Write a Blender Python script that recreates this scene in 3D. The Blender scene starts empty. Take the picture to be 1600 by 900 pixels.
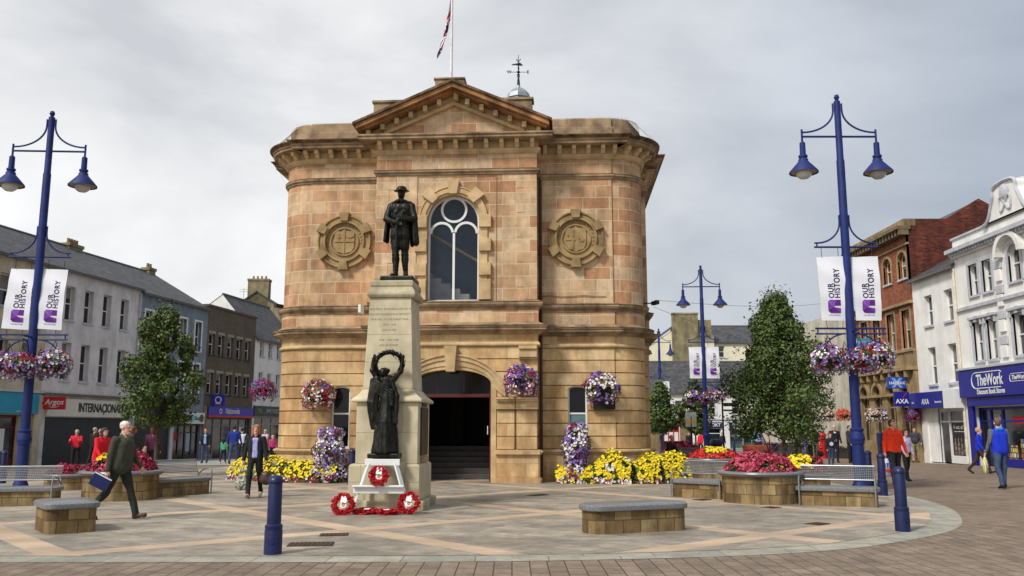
import bpy, bmesh, math, random
import numpy as np
from mathutils import Vector, Matrix, noise
from mathutils.bvhtree import BVHTree
R = math.radians; PI = math.pi
rnd = random.Random(7)
SC = bpy.context.scene
COL = SC.collection

# ---------------------------------------------------------------- camera, sky, sun, exposure
CAM_H = 1.6; FPX = 1370.0; PITCH = R(9.05)
cd = bpy.data.cameras.new('camera'); cam = bpy.data.objects.new('camera', cd); COL.objects.link(cam)
cam.location = (0, 0, CAM_H); cam.rotation_euler = (R(90) + PITCH, 0, 0)
cd.sensor_width = 36.0; cd.lens = FPX / 1600 * 36.0; cd.clip_start = 0.1; cd.clip_end = 2000
SC.camera = cam
SC.render.resolution_x = 1024; SC.render.resolution_y = 576

SUN_EL, SUN_AZ = R(46), R(222)          # azimuth measured clockwise from +Y: behind the camera, to the left
w = bpy.data.worlds.new('World'); SC.world = w; w.use_nodes = True
nt = w.node_tree; nt.nodes.clear()
def wn(t, **k):
    n = nt.nodes.new(t)
    for a, b in k.items(): setattr(n, a, b)
    return n
out = wn('ShaderNodeOutputWorld'); bg = wn('ShaderNodeBackground'); bg.inputs['Strength'].default_value = 0.1
sky = wn('ShaderNodeTexSky', sky_type='NISHITA'); sky.sun_disc = False
sky.sun_elevation = SUN_EL; sky.sun_rotation = SUN_AZ; sky.dust_density = 3
tc = wn('ShaderNodeTexCoord'); mp = wn('ShaderNodeMapping'); mp.inputs['Scale'].default_value = (1.3, 1.3, 3.0)
mp.inputs['Location'].default_value = (3.3, 1.2, 0.4)
n1 = wn('ShaderNodeTexNoise'); n1.inputs['Scale'].default_value = 1.7; n1.inputs['Detail'].default_value = 7
n1.inputs['Roughness'].default_value = 0.52; n1.inputs['Distortion'].default_value = 0.35
cr = wn('ShaderNodeValToRGB')
cr.color_ramp.elements[0].position = 0.34; cr.color_ramp.elements[0].color = (4.9, 5.1, 5.45, 1)
cr.color_ramp.elements[1].position = 0.66; cr.color_ramp.elements[1].color = (8.1, 8.15, 8.25, 1)
# the cloud deck is thinner and brighter on the left, heavier and bluer on the right
sep = wn('ShaderNodeSeparateXYZ'); mr = wn('ShaderNodeMapRange')
mr.inputs['From Min'].default_value = -0.15; mr.inputs['From Max'].default_value = 0.55
mr.inputs['To Min'].default_value = 1.0; mr.inputs['To Max'].default_value = 0.0
cr2 = wn('ShaderNodeValToRGB')
cr2.color_ramp.elements[0].color = (0.49, 0.55, 0.64, 1); cr2.color_ramp.elements[1].color = (1.12, 1.11, 1.09, 1)
mul = wn('ShaderNodeMix', data_type='RGBA', blend_type='MULTIPLY'); mul.inputs['Factor'].default_value = 1
mx = wn('ShaderNodeMix', data_type='RGBA'); mx.inputs['Factor'].default_value = 0.93
L = nt.links.new
L(tc.outputs['Generated'], mp.inputs['Vector']); L(mp.outputs['Vector'], n1.inputs['Vector']); L(n1.outputs['Fac'], cr.inputs['Fac'])
L(tc.outputs['Generated'], sep.inputs['Vector']); L(sep.outputs['X'], mr.inputs['Value']); L(mr.outputs['Result'], cr2.inputs['Fac'])
L(cr.outputs['Color'], mul.inputs['A']); L(cr2.outputs['Color'], mul.inputs['B'])
L(sky.outputs['Color'], mx.inputs['A']); L(mul.outputs['Result'], mx.inputs['B'])
L(mx.outputs['Result'], bg.inputs['Color']); L(bg.outputs['Background'], out.inputs['Surface'])

sd = bpy.data.lights.new('sun', 'SUN'); sd.energy = 2.7; sd.angle = R(10); sd.color = (1.0, 0.96, 0.91)
sun = bpy.data.objects.new('sun', sd); COL.objects.link(sun)
sv = Vector((math.sin(SUN_AZ) * math.cos(SUN_EL), math.cos(SUN_AZ) * math.cos(SUN_EL), math.sin(SUN_EL)))
sun.rotation_euler = sv.to_track_quat('Z', 'Y').to_euler(); sun.location = (-10, -10, 30)

SC.view_settings.view_transform = 'Standard'; SC.view_settings.look = 'None'
SC.view_settings.gamma = 1; SC.view_settings.use_curve_mapping = False; SC.view_settings.exposure = 0.24
SC.render.engine = 'CYCLES'

# ---------------------------------------------------------------- measuring helpers (pixel of the photograph -> metres in the world)
def ray(px, py):
    x = (px - 800) / FPX; y = (450 - py) / FPX
    return Vector((x, math.cos(PITCH) - y * math.sin(PITCH), math.sin(PITCH) + y * math.cos(PITCH)))
def gz(x, y):
    return -0.015 * min(max(0, y - 38), 60) - 0.014 * min(max(0, -x - 9), 40)
def P(px, py, Y):
    r = ray(px, py); t = Y / r.y
    return Vector((r.x * t, Y, CAM_H + r.z * t))
def G(px, py):
    r = ray(px, py); t = 20.0
    for _ in range(40):
        t = min((gz(r.x * t, r.y * t) - CAM_H) / r.z, 150)
    return Vector((r.x * t, r.y * t, gz(r.x * t, r.y * t)))
def GP(X, Y): return Vector((X, Y, gz(X, Y)))
def at(px, Y, z=None):
    r = ray(px, 668); X = r.x / r.y * Y
    return Vector((X, Y, gz(X, Y) if z is None else z))

# ---------------------------------------------------------------- materials
def srgb(c):
    f = lambda v: v / 12.92 if v <= 0.04045 else ((v + 0.055) / 1.055) ** 2.4
    return tuple(f(v / 255) for v in c) + (1,)
MATS = {}
def M(name, c, rough=0.7, var=0.18, scale=5.0, bump=0.0, metal=0.0, spec=0.4, coat=0.0, detail=5, hue=None, stain=0.0):
    if name in MATS: return MATS[name]
    m = bpy.data.materials.new(name); m.use_nodes = True; MATS[name] = m
    n = m.node_tree.nodes; l = m.node_tree.links.new; b = n['Principled BSDF']
    base = srgb(c)
    b.inputs['Roughness'].default_value = rough; b.inputs['Metallic'].default_value = metal
    b.inputs['Specular IOR Level'].default_value = spec; b.inputs['Coat Weight'].default_value = coat
    t = n.new('ShaderNodeTexCoord'); no = n.new('ShaderNodeTexNoise'); no.inputs['Scale'].default_value = scale
    no.inputs['Detail'].default_value = detail
    r = n.new('ShaderNodeValToRGB'); r.color_ramp.elements[0].position = 0.3; r.color_ramp.elements[1].position = 0.7
    lo = tuple(v * (1 - var) for v in base[:3]) + (1,); hi = tuple(min(1, v * (1 + var)) for v in base[:3]) + (1,)
    if hue: hi = srgb(hue)
    r.color_ramp.elements[0].color = lo; r.color_ramp.elements[1].color = hi
    l(t.outputs['Object'], no.inputs['Vector']); l(no.outputs['Fac'], r.inputs['Fac'])
    last = r.outputs['Color']
    if stain:
        mpn = n.new('ShaderNodeMapping'); mpn.inputs['Scale'].default_value = (0.9, 0.9, 0.42)
        s = n.new('ShaderNodeTexNoise'); s.inputs['Scale'].default_value = 1.6; s.inputs['Detail'].default_value = 8; s.inputs['Roughness'].default_value = 0.65
        rr = n.new('ShaderNodeValToRGB'); rr.color_ramp.elements[0].position = 0.36; rr.color_ramp.elements[1].position = 0.56
        rr.color_ramp.elements[0].color = (1 - stain,) * 3 + (1,); rr.color_ramp.elements[1].color = (1, 1, 1, 1)
        mm = n.new('ShaderNodeMix'); mm.data_type = 'RGBA'; mm.blend_type = 'MULTIPLY'; mm.inputs['Factor'].default_value = 1
        l(t.outputs['Object'], mpn.inputs['Vector']); l(mpn.outputs['Vector'], s.inputs['Vector']); l(s.outputs['Fac'], rr.inputs['Fac'])
        l(last, mm.inputs['A']); l(rr.outputs['Color'], mm.inputs['B']); last = mm.outputs['Result']
    l(last, b.inputs['Base Color'])
    if bump:
        n2 = n.new('ShaderNodeTexNoise'); n2.inputs['Scale'].default_value = scale * 6; n2.inputs['Detail'].default_value = 6
        bp = n.new('ShaderNodeBump'); bp.inputs['Strength'].default_value = bump; bp.inputs['Distance'].default_value = 0.02
        l(t.outputs['Object'], n2.inputs['Vector']); l(n2.outputs['Fac'], bp.inputs['Height']); l(bp.outputs['Normal'], b.inputs['Normal'])
    return m
def brickmat(name, tints, mortar, bw, rh, ms=0.01, rough=0.85, bump=0.35, offset=0.5, coords='UV', rot=0.0, grime=0.25, loc=(0, 0, 0), jitter=0.0, squash=1.0):
    """blocks in random tints (a ramp), joints, blotches and streaks"""
    if name in MATS: return MATS[name]
    m = bpy.data.materials.new(name); m.use_nodes = True; MATS[name] = m
    n = m.node_tree.nodes; l = m.node_tree.links.new; b = n['Principled BSDF']; b.inputs['Roughness'].default_value = rough
    b.inputs['Specular IOR Level'].default_value = 0.3
    t = n.new('ShaderNodeTexCoord'); mp_ = n.new('ShaderNodeMapping'); mp_.inputs['Rotation'].default_value = (0, 0, rot); mp_.inputs['Location'].default_value = loc
    br = n.new('ShaderNodeTexBrick'); br.offset = offset; br.squash = squash; br.squash_frequency = 2
    br.inputs['Scale'].default_value = 1; br.inputs['Brick Width'].default_value = bw; br.inputs['Row Height'].default_value = rh
    br.inputs['Mortar Size'].default_value = ms; br.inputs['Mortar Smooth'].default_value = 0.2
    br.inputs['Color1'].default_value = (0, 0, 0, 1); br.inputs['Color2'].default_value = (1, 1, 1, 1); br.inputs['Mortar'].default_value = (0.5, 0.5, 0.5, 1)
    l(t.outputs[coords], mp_.inputs['Vector']); l(mp_.outputs['Vector'], br.inputs['Vector'])
    ramp = n.new('ShaderNodeValToRGB'); e = ramp.color_ramp.elements
    while len(e) < len(tints): e.new(0.5)
    for i, c in enumerate(tints):
        e[i].position = i / (len(tints) - 1); e[i].color = srgb(c)
    l(br.outputs['Color'], ramp.inputs['Fac'])
    def noise_(sc, det, scale3=(1, 1, 1), rough_=0.6):
        q = n.new('ShaderNodeMapping'); q.inputs['Scale'].default_value = scale3
        s = n.new('ShaderNodeTexNoise'); s.inputs['Scale'].default_value = sc; s.inputs['Detail'].default_value = det; s.inputs['Roughness'].default_value = rough_
        l(t.outputs['Object'], q.inputs['Vector']); l(q.outputs['Vector'], s.inputs['Vector']); return s
    def ramp2(src, a, c, p0, p1):
        q = n.new('ShaderNodeValToRGB'); q.color_ramp.elements[0].position = p0; q.color_ramp.elements[1].position = p1
        q.color_ramp.elements[0].color = (a, a, a, 1) if not isinstance(a, tuple) else a
        q.color_ramp.elements[1].color = (c, c, c, 1) if not isinstance(c, tuple) else c
        l(src, q.inputs['Fac']); return q.outputs['Color']
    def mult(a, c):
        q = n.new('ShaderNodeMix'); q.data_type = 'RGBA'; q.blend_type = 'MULTIPLY'; q.inputs['Factor'].default_value = 1
        l(a, q.inputs['A']); l(c, q.inputs['B']); return q.outputs['Result']
    c = mult(ramp.outputs['Color'], ramp2(noise_(3.5, 8).outputs['Fac'], (0.80, 0.76, 0.70, 1), (1.12, 1.1, 1.08, 1), 0.3, 0.7))
    c = mult(c, ramp2(noise_(1.1, 8, (2.2, 2.2, 0.5), 0.68).outputs['Fac'], 1 - grime, 1.03, 0.36, 0.56))
    c = mult(c, ramp2(noise_(0.45, 6, (1, 1, 1.6), 0.6).outputs['Fac'], (1 - grime * .7, 1 - grime * .8, 1 - grime * .9, 1), (1.05, 1.04, 1.02, 1), 0.38, 0.6))
    c = mult(c, ramp2(noise_(28, 6, (1, 1, 2.0), 0.7).outputs['Fac'], 0.88, 1.10, 0.35, 0.65))
    q = n.new('ShaderNodeMix'); q.data_type = 'RGBA'; l(br.outputs['Fac'], q.inputs['Factor']); l(c, q.inputs['A']); q.inputs['B'].default_value = srgb(mortar)
    l(q.outputs['Result'], b.inputs['Base Color'])
    inv = n.new('ShaderNodeMath'); inv.operation = 'MULTIPLY_ADD'; inv.inputs[1].default_value = -1.0
    l(br.outputs['Fac'], inv.inputs[0]); l(noise_(40, 5).outputs['Fac'], inv.inputs[2])
    bp = n.new('ShaderNodeBump'); bp.inputs['Strength'].default_value = bump; bp.inputs['Distance'].default_value = 0.012
    l(inv.outputs[0], bp.inputs['Height']); l(bp.outputs['Normal'], b.inputs['Normal'])
    return m

# ---------------------------------------------------------------- mesh builder
class MB:
    def __init__(s): s.v = []; s.f = []; s.m = []; s.uv = {}
    def add(s, vs, fs, mi=0, uvs=None):
        o = len(s.v); s.v += [tuple(x) for x in vs]
        for i, f in enumerate(fs):
            if uvs: s.uv[len(s.f)] = uvs[i]
            s.f.append(tuple(o + j for j in f)); s.m.append(mi)
        return s
    def box(s, x0, x1, y0, y1, z0, z1, mi=0, mat=None):
        vs = [(x, y, z) for z in (z0, z1) for x, y in ((x0, y0), (x1, y0), (x1, y1), (x0, y1))]
        if mat: vs = [mat @ Vector(v) for v in vs]
        return s.add(vs, [(3, 2, 1, 0), (4, 5, 6, 7), (0, 1, 5, 4), (1, 2, 6, 5), (2, 3, 7, 6), (3, 0, 4, 7)], mi)
    def cbox(s, c, size, rz=0, mi=0, rx=0, ry=0):
        m = Matrix.Translation(c) @ Matrix.Rotation(rz, 4, 'Z') @ Matrix.Rotation(ry, 4, 'Y') @ Matrix.Rotation(rx, 4, 'X')
        a, b, c_ = (q / 2 for q in size)
        return s.box(-a, a, -b, b, -c_, c_, mi, m)
    def prism_y(s, poly, y0, y1, mi=0):
        """polygon of (x,z), CCW seen from -y, extruded between y0 (front) and y1"""
        n = len(poly)
        vs = [(x, y0, z) for x, z in poly] + [(x, y1, z) for x, z in poly]
        fs = [tuple(range(n)), tuple(reversed(range(n, 2 * n)))] + [(i, i + n, (i + 1) % n + n, (i + 1) % n) for i in range(n)]
        return s.add(vs, fs, mi)
    def prism_z(s, poly, z0, z1, mi=0):
        n = len(poly)
        vs = [(x, y, z0) for x, y in poly] + [(x, y, z1) for x, y in poly]
        fs = [tuple(reversed(range(n))), tuple(range(n, 2 * n))] + [(i, (i + 1) % n, (i + 1) % n + n, i + n) for i in range(n)]
        return s.add(vs, fs, mi)
    def lathe(s, prof, seg=20, c=(0, 0, 0), mi=0, mat=None, sx=1, sy=1):
        vs = []; fs = []
        for r, z in prof:
            for k in range(seg):
                a = 2 * PI * k / seg; p = Vector((c[0] + sx * r * math.cos(a), c[1] + sy * r * math.sin(a), c[2] + z))
                vs.append(mat @ p if mat else p)
        for i in range(len(prof) - 1):
            for k in range(seg):
                a = i * seg + k; b = i * seg + (k + 1) % seg
                fs.append((a, b, b + seg, a + seg))
        fs.append(tuple(reversed(range(seg)))); o = (len(prof) - 1) * seg; fs.append(tuple(range(o, o + seg)))
        return s.add(vs, fs, mi)
    def tube(s, pts, r, seg=8, mi=0, closed=False):
        pts = [Vector(p) for p in pts]; n = len(pts)
        rs = r if isinstance(r, (list, tuple)) else [r] * n
        vs = []; fs = []; prev = None
        for i, p in enumerate(pts):
            a = pts[(i - 1) % n] if (i or closed) else p; b = pts[(i + 1) % n] if (i < n - 1 or closed) else p
            t = (b - a).normalized()
            if prev is None:
                u = t.cross(Vector((0, 0, 1)))
                if u.length < 0.01: u = t.cross(Vector((1, 0, 0)))
            else: u = prev - t * prev.dot(t)
            u.normalize(); prev = u; v = t.cross(u)
            for k in range(seg):
                q = 2 * PI * k / seg; vs.append(p + (u * math.cos(q) + v * math.sin(q)) * rs[i])
        for i in range(n if closed else n - 1):
            for k in range(seg):
                a = i * seg + k; b = i * seg + (k + 1) % seg; j = (i + 1) % n * seg
                fs.append((a, b, j + (k + 1) % seg, j + k))
        if not closed: fs += [tuple(reversed(range(seg))), tuple(range((n - 1) * seg, n * seg))]
        return s.add(vs, fs, mi)
    def sweep(s, path, prof, mi=0, closed=False, z0=0):
        """profile of (outward offset, z) carried along a plan path with mitred corners; u runs along the path"""
        n = len(path); P2 = [Vector((p[0], p[1])) for p in path]
        nor = []
        for i in range(n):
            def en(j):
                d = (P2[(j + 1) % n] - P2[j % n]); d.normalize(); return Vector((d.y, -d.x))
            if closed or 0 < i < n - 1: a, b = en(i - 1), en(i)
            elif i == 0: a = b = en(0)
            else: a = b = en(n - 2)
            m = a + b; m.normalize(); nor.append(m / max(0.35, m.dot(a)))
        ln = [0.0]
        for i in range(1, n + (1 if closed else 0)): ln.append(ln[-1] + (P2[i % n] - P2[i - 1]).length)
        k = len(prof); vs = []; fs = []; uvs = []
        for i in range(n):
            for o, z in prof: q = P2[i] + nor[i] * o; vs.append((q.x, q.y, z + z0))
        for i in range(n if closed else n - 1):
            j = (i + 1) % n
            for a in range(k - 1):
                fs.append((i * k + a, j * k + a, j * k + a + 1, i * k + a + 1))
                za, zb = prof[a][1] + z0, prof[a + 1][1] + z0
                if abs(za - zb) < 1e-5: zb = za + abs(prof[a][0] - prof[a + 1][0])
                uvs.append([(ln[i], za), (ln[i + 1], za), (ln[i + 1], zb), (ln[i], zb)])
        s.add(vs, fs, mi, uvs)
        if not closed:
            s.add(vs[:k], [tuple(reversed(range(k)))], mi); s.add(vs[-k:], [tuple(range(k))], mi)
        return s
    def tri_grid(s, fn, nu, nv, mi=0, thick=0):
        """surface fn(u,v) on a grid, doubled at distance thick when given"""
        vs = [fn(i / nu, j / nv) for j in range(nv + 1) for i in range(nu + 1)]
        fs = [(j * (nu + 1) + i, j * (nu + 1) + i + 1, (j + 1) * (nu + 1) + i + 1, (j + 1) * (nu + 1) + i) for j in range(nv) for i in range(nu)]
        uvs = [[(i / nu, j / nv), ((i + 1) / nu, j / nv), ((i + 1) / nu, (j + 1) / nv), (i / nu, (j + 1) / nv)] for j in range(nv) for i in range(nu)]
        return s.add(vs, fs, mi, uvs)
    def xform(s, m):
        s.v = [tuple(m @ Vector(v)) for v in s.v]; return s
    def build(s, name, mats, parent=None, smooth=False, bevel=0, loc=None, rz=0, seg=2, label=None):
        me = bpy.data.meshes.new(name); me.from_pydata(s.v, [], s.f)
        if not isinstance(mats, (list, tuple)): mats = [mats]
        for m in mats: me.materials.append(m)
        me.polygons.foreach_set('material_index', s.m)
        if smooth: me.polygons.foreach_set('use_smooth', [True] * len(s.f))
        uv = me.uv_layers.new(name='UVMap').data
        co = s.v
        for p in me.polygons:
            q = s.uv.get(p.index)
            if q:
                for li, c in zip(p.loop_indices, q): uv[li].uv = c
            else:
                nx, ny, nz = (abs(c) for c in p.normal)
                for li in p.loop_indices:
                    x, y, z = co[me.loops[li].vertex_index]
                    uv[li].uv = (x, y) if nz > 0.75 else ((x, z) if ny >= nx else (y, z))
        me.update()
        if smooth:
            try: me.set_sharp_from_angle(angle=R(40))
            except Exception: pass
        o = bpy.data.objects.new(name, me); COL.objects.link(o)
        if parent: o.parent = parent
        if loc is not None: o.location = loc
        o.rotation_euler.z = rz
        if bevel:
            b = o.modifiers.new('bevel', 'BEVEL'); b.width = bevel; b.segments = seg; b.limit_method = 'ANGLE'; b.angle_limit = R(35)
            b.harden_normals = False
        if label: o['label'] = label
        return o
def tag(o, label=None, cat=None, group=None, kind=None):
    if label: o['label'] = label
    if cat: o['category'] = cat
    if group: o['group'] = group
    if kind: o['kind'] = kind
    return o
def thing(name, label, cat, loc=(0, 0, 0), rz=0, group=None):
    o = bpy.data.objects.new(name, None); COL.objects.link(o); o.location = loc; o.rotation_euler.z = rz
    o.empty_display_size = 0.2
    return tag(o, label, cat, group)
KIDS = {}
def copy_tree(o, parent=None, swap=None):
    c = o.copy(); COL.objects.link(c); c.parent = parent
    for ch in [q for q in bpy.data.objects if q.parent == o]: copy_tree(ch, c)
    return c
def again(o, loc, rz, label, group=None, scale=None):
    c = copy_tree(o); c.location = loc; c.rotation_euler.z = rz; c['label'] = label
    if group: c['group'] = group
    if scale: c.scale = (scale,) * 3
    return c
def text_mesh(txt, size, font_scale=(1, 1), depth=0.006, align='CENTER', bold=0.0, spacing=1.0, shear=0.0, line=1.0):
    """writing as verts/faces lying in the x-z plane, facing -y, centred on the origin"""
    cu = bpy.data.curves.new('txt', 'FONT'); cu.body = txt; cu.size = size; cu.extrude = depth / 2; cu.offset = bold
    cu.align_x = align; cu.align_y = 'CENTER'; cu.space_character = spacing; cu.shear = shear; cu.space_line = line
    o = bpy.data.objects.new('txt', cu); COL.objects.link(o)
    dg = bpy.context.evaluated_depsgraph_get(); dg.update()
    me = bpy.data.meshes.new_from_object(o.evaluated_get(dg))
    vs = [(v.co.x * font_scale[0], -v.co.z, v.co.y * font_scale[1]) for v in me.vertices]
    fs = [tuple(p.vertices) for p in me.polygons]
    bpy.data.objects.remove(o); bpy.data.curves.remove(cu); bpy.data.meshes.remove(me)
    return vs, fs
def lettering(name, txt, size, mat, parent, m, **k):
    vs, fs = text_mesh(txt, size, **k)
    b = MB(); b.add([m @ Vector(v) for v in vs], fs)
    return b.build(name, mat, parent)
def T(x, y, z): return Matrix.Translation((x, y, z))
def RZ(a): return Matrix.Rotation(a, 4, 'Z')
def RY(a): return Matrix.Rotation(a, 4, 'Y')
def RX(a): return Matrix.Rotation(a, 4, 'X')
def disc(n, r, cx=0, cz=0, a0=0): return [(cx + r * math.cos(a0 + 2 * PI * k / n), cz + r * math.sin(a0 + 2 * PI * k / n)) for k in range(n)]
def archpoly(x0, x1, zb, zs, rise=None, n=14):
    """outline of an arched opening: bottom zb, springing zs, semicircular unless rise is given"""
    c = (x0 + x1) / 2; h = (x1 - x0) / 2; rise = rise or h
    return [(x0, zb), (x1, zb)] + [(c + h * math.cos(PI * k / n), zs + rise * math.sin(PI * k / n)) for k in range(n + 1)]
def ring(b, n, r0, r1, y0, y1, cx, cz, a0=0, a1=2 * PI, mi=0, ez=1.0):
    """flat arch or ring of rectangular section in the x-z plane"""
    full = abs(a1 - a0 - 2 * PI) < 1e-6; k = n if full else n + 1
    vs = []
    for i in range(k):
        a = a0 + (a1 - a0) * i / n; c, s_ = math.cos(a), math.sin(a)
        for r, y in ((r0, y0), (r1, y0), (r1, y1), (r0, y1)):
            vs.append((cx + r * c, y, cz + (r if r == r0 or True else r) * s_ * ez))
    fs = []
    for i in range(n):
        j = (i + 1) % k
        for q in range(4): fs.append((i * 4 + q, i * 4 + (q + 1) % 4, j * 4 + (q + 1) % 4, j * 4 + q))
    if not full: fs += [(3, 2, 1, 0), ((k - 1) * 4, (k - 1) * 4 + 1, (k - 1) * 4 + 2, (k - 1) * 4 + 3)]
    b.add(vs, fs, mi)
def half_width(op):
    """half width of an opening (cx, w, zb, zs, rise) as a function of height"""
    cx, w_, zb, zs, rise = op
    def f(z):
        if z < zb - 1e-6 or z > zs + rise + 1e-6: return 0.0
        if z <= zs: return w_ / 2
        return w_ / 2 * math.sqrt(max(0, 1 - ((z - zs) / rise) ** 2)) if rise else 0.0
    return f
def wall_strip(b, x0, x1, z0, z1, ops, y0, y1, mi=0):
    """one band of wall between z0 and z1 with the openings cut out of it (thick prisms left and right of each)"""
    cuts = [(op, half_width(op)) for op in sorted(ops) if op[2] < z1 - 1e-4 and op[3] + op[4] > z0 + 1e-4]
    if not cuts: b.prism_y([(x0, z0), (x1, z0), (x1, z1), (x0, z1)], y0, y1, mi); return
    zz = {z0, z1}
    for (cx, w_, zb, zs, rise), f in cuts:
        for z in (zb, zs, zs + rise): 
            if z0 < z < z1: zz.add(z)
        for k in range(1, 9):
            z = zs + rise * math.sin(PI / 2 * k / 9)
            if rise and z0 < z < z1: zz.add(z)
    zz = sorted(zz)
    for za, zb_ in zip(zz[:-1], zz[1:]):
        zm = (za + zb_) / 2; left = x0; ll = (x0, x0)
        for (op, f) in cuts:
            if f(zm) <= 0 : continue
            def ff(z, f=f, op=op): 
                v = f(min(max(z, op[2]), op[3] + op[4])); return v
            a, c = op[0] - ff(za), op[0] - ff(zb_)
            if a - ll[0] > 1e-4 or c - ll[1] > 1e-4: b.prism_y([(ll[0], za), (a, za), (c, zb_), (ll[1], zb_)], y0, y1, mi)
            ll = (op[0] + ff(za), op[0] + ff(zb_))
        b.prism_y([(ll[0], za), (x1, za), (x1, zb_), (ll[1], zb_)], y0, y1, mi)
# ================================================================ ground
SLAB = brickmat('granite_slabs', [(150,145,136),(160,154,143),(170,163,151),(141,137,130),(178,170,156)], (112,110,106), 0.62, 0.42, 0.006, rough=0.62, bump=0.15, coords='Object', rot=R(40), grime=0.22)
def bands(m):
    """two families of warm stone bands crossing the grey slabs, plus worn patches"""
    n = m.node_tree.nodes; l = m.node_tree.links.new; b = n['Principled BSDF']
    src = b.inputs['Base Color'].links[0].from_socket
    t = n.new('ShaderNodeTexCoord'); masks = []
    for ang, off, per, wd in ((R(130), 7.9, 4.6, 0.40), (R(41), 7.5, 4.3, 0.42)):
        d = n.new('ShaderNodeVectorMath'); d.operation = 'DOT_PRODUCT'; d.inputs[1].default_value = (math.cos(ang), math.sin(ang), 0)
        l(t.outputs['Object'], d.inputs[0])
        a = n.new('ShaderNodeMath'); a.operation = 'ADD'; a.inputs[1].default_value = -off + wd / 2 + per * 30; l(d.outputs['Value'], a.inputs[0])
        q = n.new('ShaderNodeMath'); q.operation = 'MODULO'; q.inputs[1].default_value = per; l(a.outputs[0], q.inputs[0])
        c = n.new('ShaderNodeMath'); c.operation = 'LESS_THAN'; c.inputs[1].default_value = wd; l(q.outputs[0], c.inputs[0]); masks.append(c)
    mxm = n.new('ShaderNodeMath'); mxm.operation = 'MAXIMUM'; l(masks[0].outputs[0], mxm.inputs[0]); l(masks[1].outputs[0], mxm.inputs[1])
    no = n.new('ShaderNodeTexNoise'); no.inputs['Scale'].default_value = 1.3; no.inputs['Detail'].default_value = 6
    r = n.new('ShaderNodeValToRGB'); r.color_ramp.elements[0].position = 0.3; r.color_ramp.elements[1].position = 0.7
    r.color_ramp.elements[0].color = srgb((178, 154, 130)); r.color_ramp.elements[1].color = srgb((198, 176, 150))
    l(t.outputs['Object'], no.inputs['Vector']); l(no.outputs['Fac'], r.inputs['Fac'])
    x = n.new('ShaderNodeMix'); x.data_type = 'RGBA'; l(mxm.outputs[0], x.inputs['Factor']); l(src, x.inputs['A']); l(r.outputs['Color'], x.inputs['B'])
    # darker worn and damp patches over everything
    mp_ = n.new('ShaderNodeMapping'); mp_.inputs['Scale'].default_value = (0.35, 1.0, 1); l(t.outputs['Object'], mp_.inputs['Vector'])
    no2 = n.new('ShaderNodeTexNoise'); no2.inputs['Scale'].default_value = 0.9; no2.inputs['Detail'].default_value = 9; no2.inputs['Roughness'].default_value = 0.7
    l(mp_.outputs['Vector'], no2.inputs['Vector'])
    r2 = n.new('ShaderNodeValToRGB'); r2.color_ramp.elements[0].position = 0.36; r2.color_ramp.elements[1].position = 0.6
    r2.color_ramp.elements[0].color = (0.72, 0.72, 0.72, 1); r2.color_ramp.elements[1].color = (1.08, 1.07, 1.05, 1); l(no2.outputs['Fac'], r2.inputs['Fac'])
    y = n.new('ShaderNodeMix'); y.data_type = 'RGBA'; y.blend_type = 'MULTIPLY'; y.inputs['Factor'].default_value = 1
    vo = n.new('ShaderNodeTexVoronoi'); vo.inputs['Scale'].default_value = 2.6; l(t.outputs['Object'], vo.inputs['Vector'])
    gs = n.new('ShaderNodeMath'); gs.operation = 'LESS_THAN'; gs.inputs[1].default_value = 0.055; l(vo.outputs['Distance'], gs.inputs[0])
    gm = n.new('ShaderNodeMix'); gm.data_type = 'RGBA'; gf = n.new('ShaderNodeMath'); gf.operation = 'MULTIPLY'; gf.inputs[1].default_value = .45; l(gs.outputs[0], gf.inputs[0]); l(gf.outputs[0], gm.inputs['Factor']); l(x.outputs['Result'], gm.inputs['A']); gm.inputs['B'].default_value = srgb((70, 68, 66)); x = gm
    l(x.outputs['Result'], y.inputs['A']); l(r2.outputs['Color'], y.inputs['B']); l(y.outputs['Result'], b.inputs['Base Color'])
bands(SLAB)
PAVER = brickmat('brown_block_paving', [(134,121,107),(144,130,115),(124,112,100),(138,125,111)], (70,62,55), 0.36, 0.21, 0.008, rough=0.8, bump=0.35, coords='Object', rot=R(90), grime=0.2)
KERB = brickmat('pale_kerb_stone', [(158,158,148),(166,165,154),(148,149,141)], (105,105,100), 0.9, 0.6, 0.008, rough=0.75, coords='Object', grime=0.15)
TAR = brickmat('worn_street_paving', [(128,114,100),(136,121,107),(121,109,97)], (108,96,85), 0.42, 0.25, 0.004, rough=0.85, bump=0.12, coords='Object', rot=R(18), grime=0.2)
GREYPAVE = M('grey_pavement', (150, 150, 144), rough=0.8, var=0.14, scale=0.7, bump=0.1)

def sheet(name, poly, dz, m, kind='structure', step=2.0):
    """flat polygon laid dz above the ground's own slope"""
    bm = bmesh.new(); vs = [bm.verts.new((x, y, 0)) for x, y in poly]; bm.faces.new(vs)
    for ax in ((1, 0, 0), (0, 1, 0)):
        lo = min(p[0 if ax[0] else 1] for p in poly); hi = max(p[0 if ax[0] else 1] for p in poly)
        cuts = [-49, -29, -19, -14, -9] if ax[0] else [38, 55, 75, 98]
        for c in cuts:
            if lo < c < hi:
                bmesh.ops.bisect_plane(bm, geom=bm.verts[:] + bm.edges[:] + bm.faces[:], plane_co=(c * ax[0], c * ax[1], 0), plane_no=ax)
    for v in bm.verts: v.co.z = gz(v.co.x, v.co.y) + dz
    me = bpy.data.meshes.new(name); bm.to_mesh(me); bm.free(); me.materials.append(m)
    if me.polygons and me.polygons[0].normal.z < 0: me.flip_normals()
    o = bpy.data.objects.new(name, me); COL.objects.link(o); o['kind'] = kind
    return o
sheet('ground', [(-400, -60), (400, -60), (400, 900), (-400, 900)], 0.0, TAR)
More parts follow.
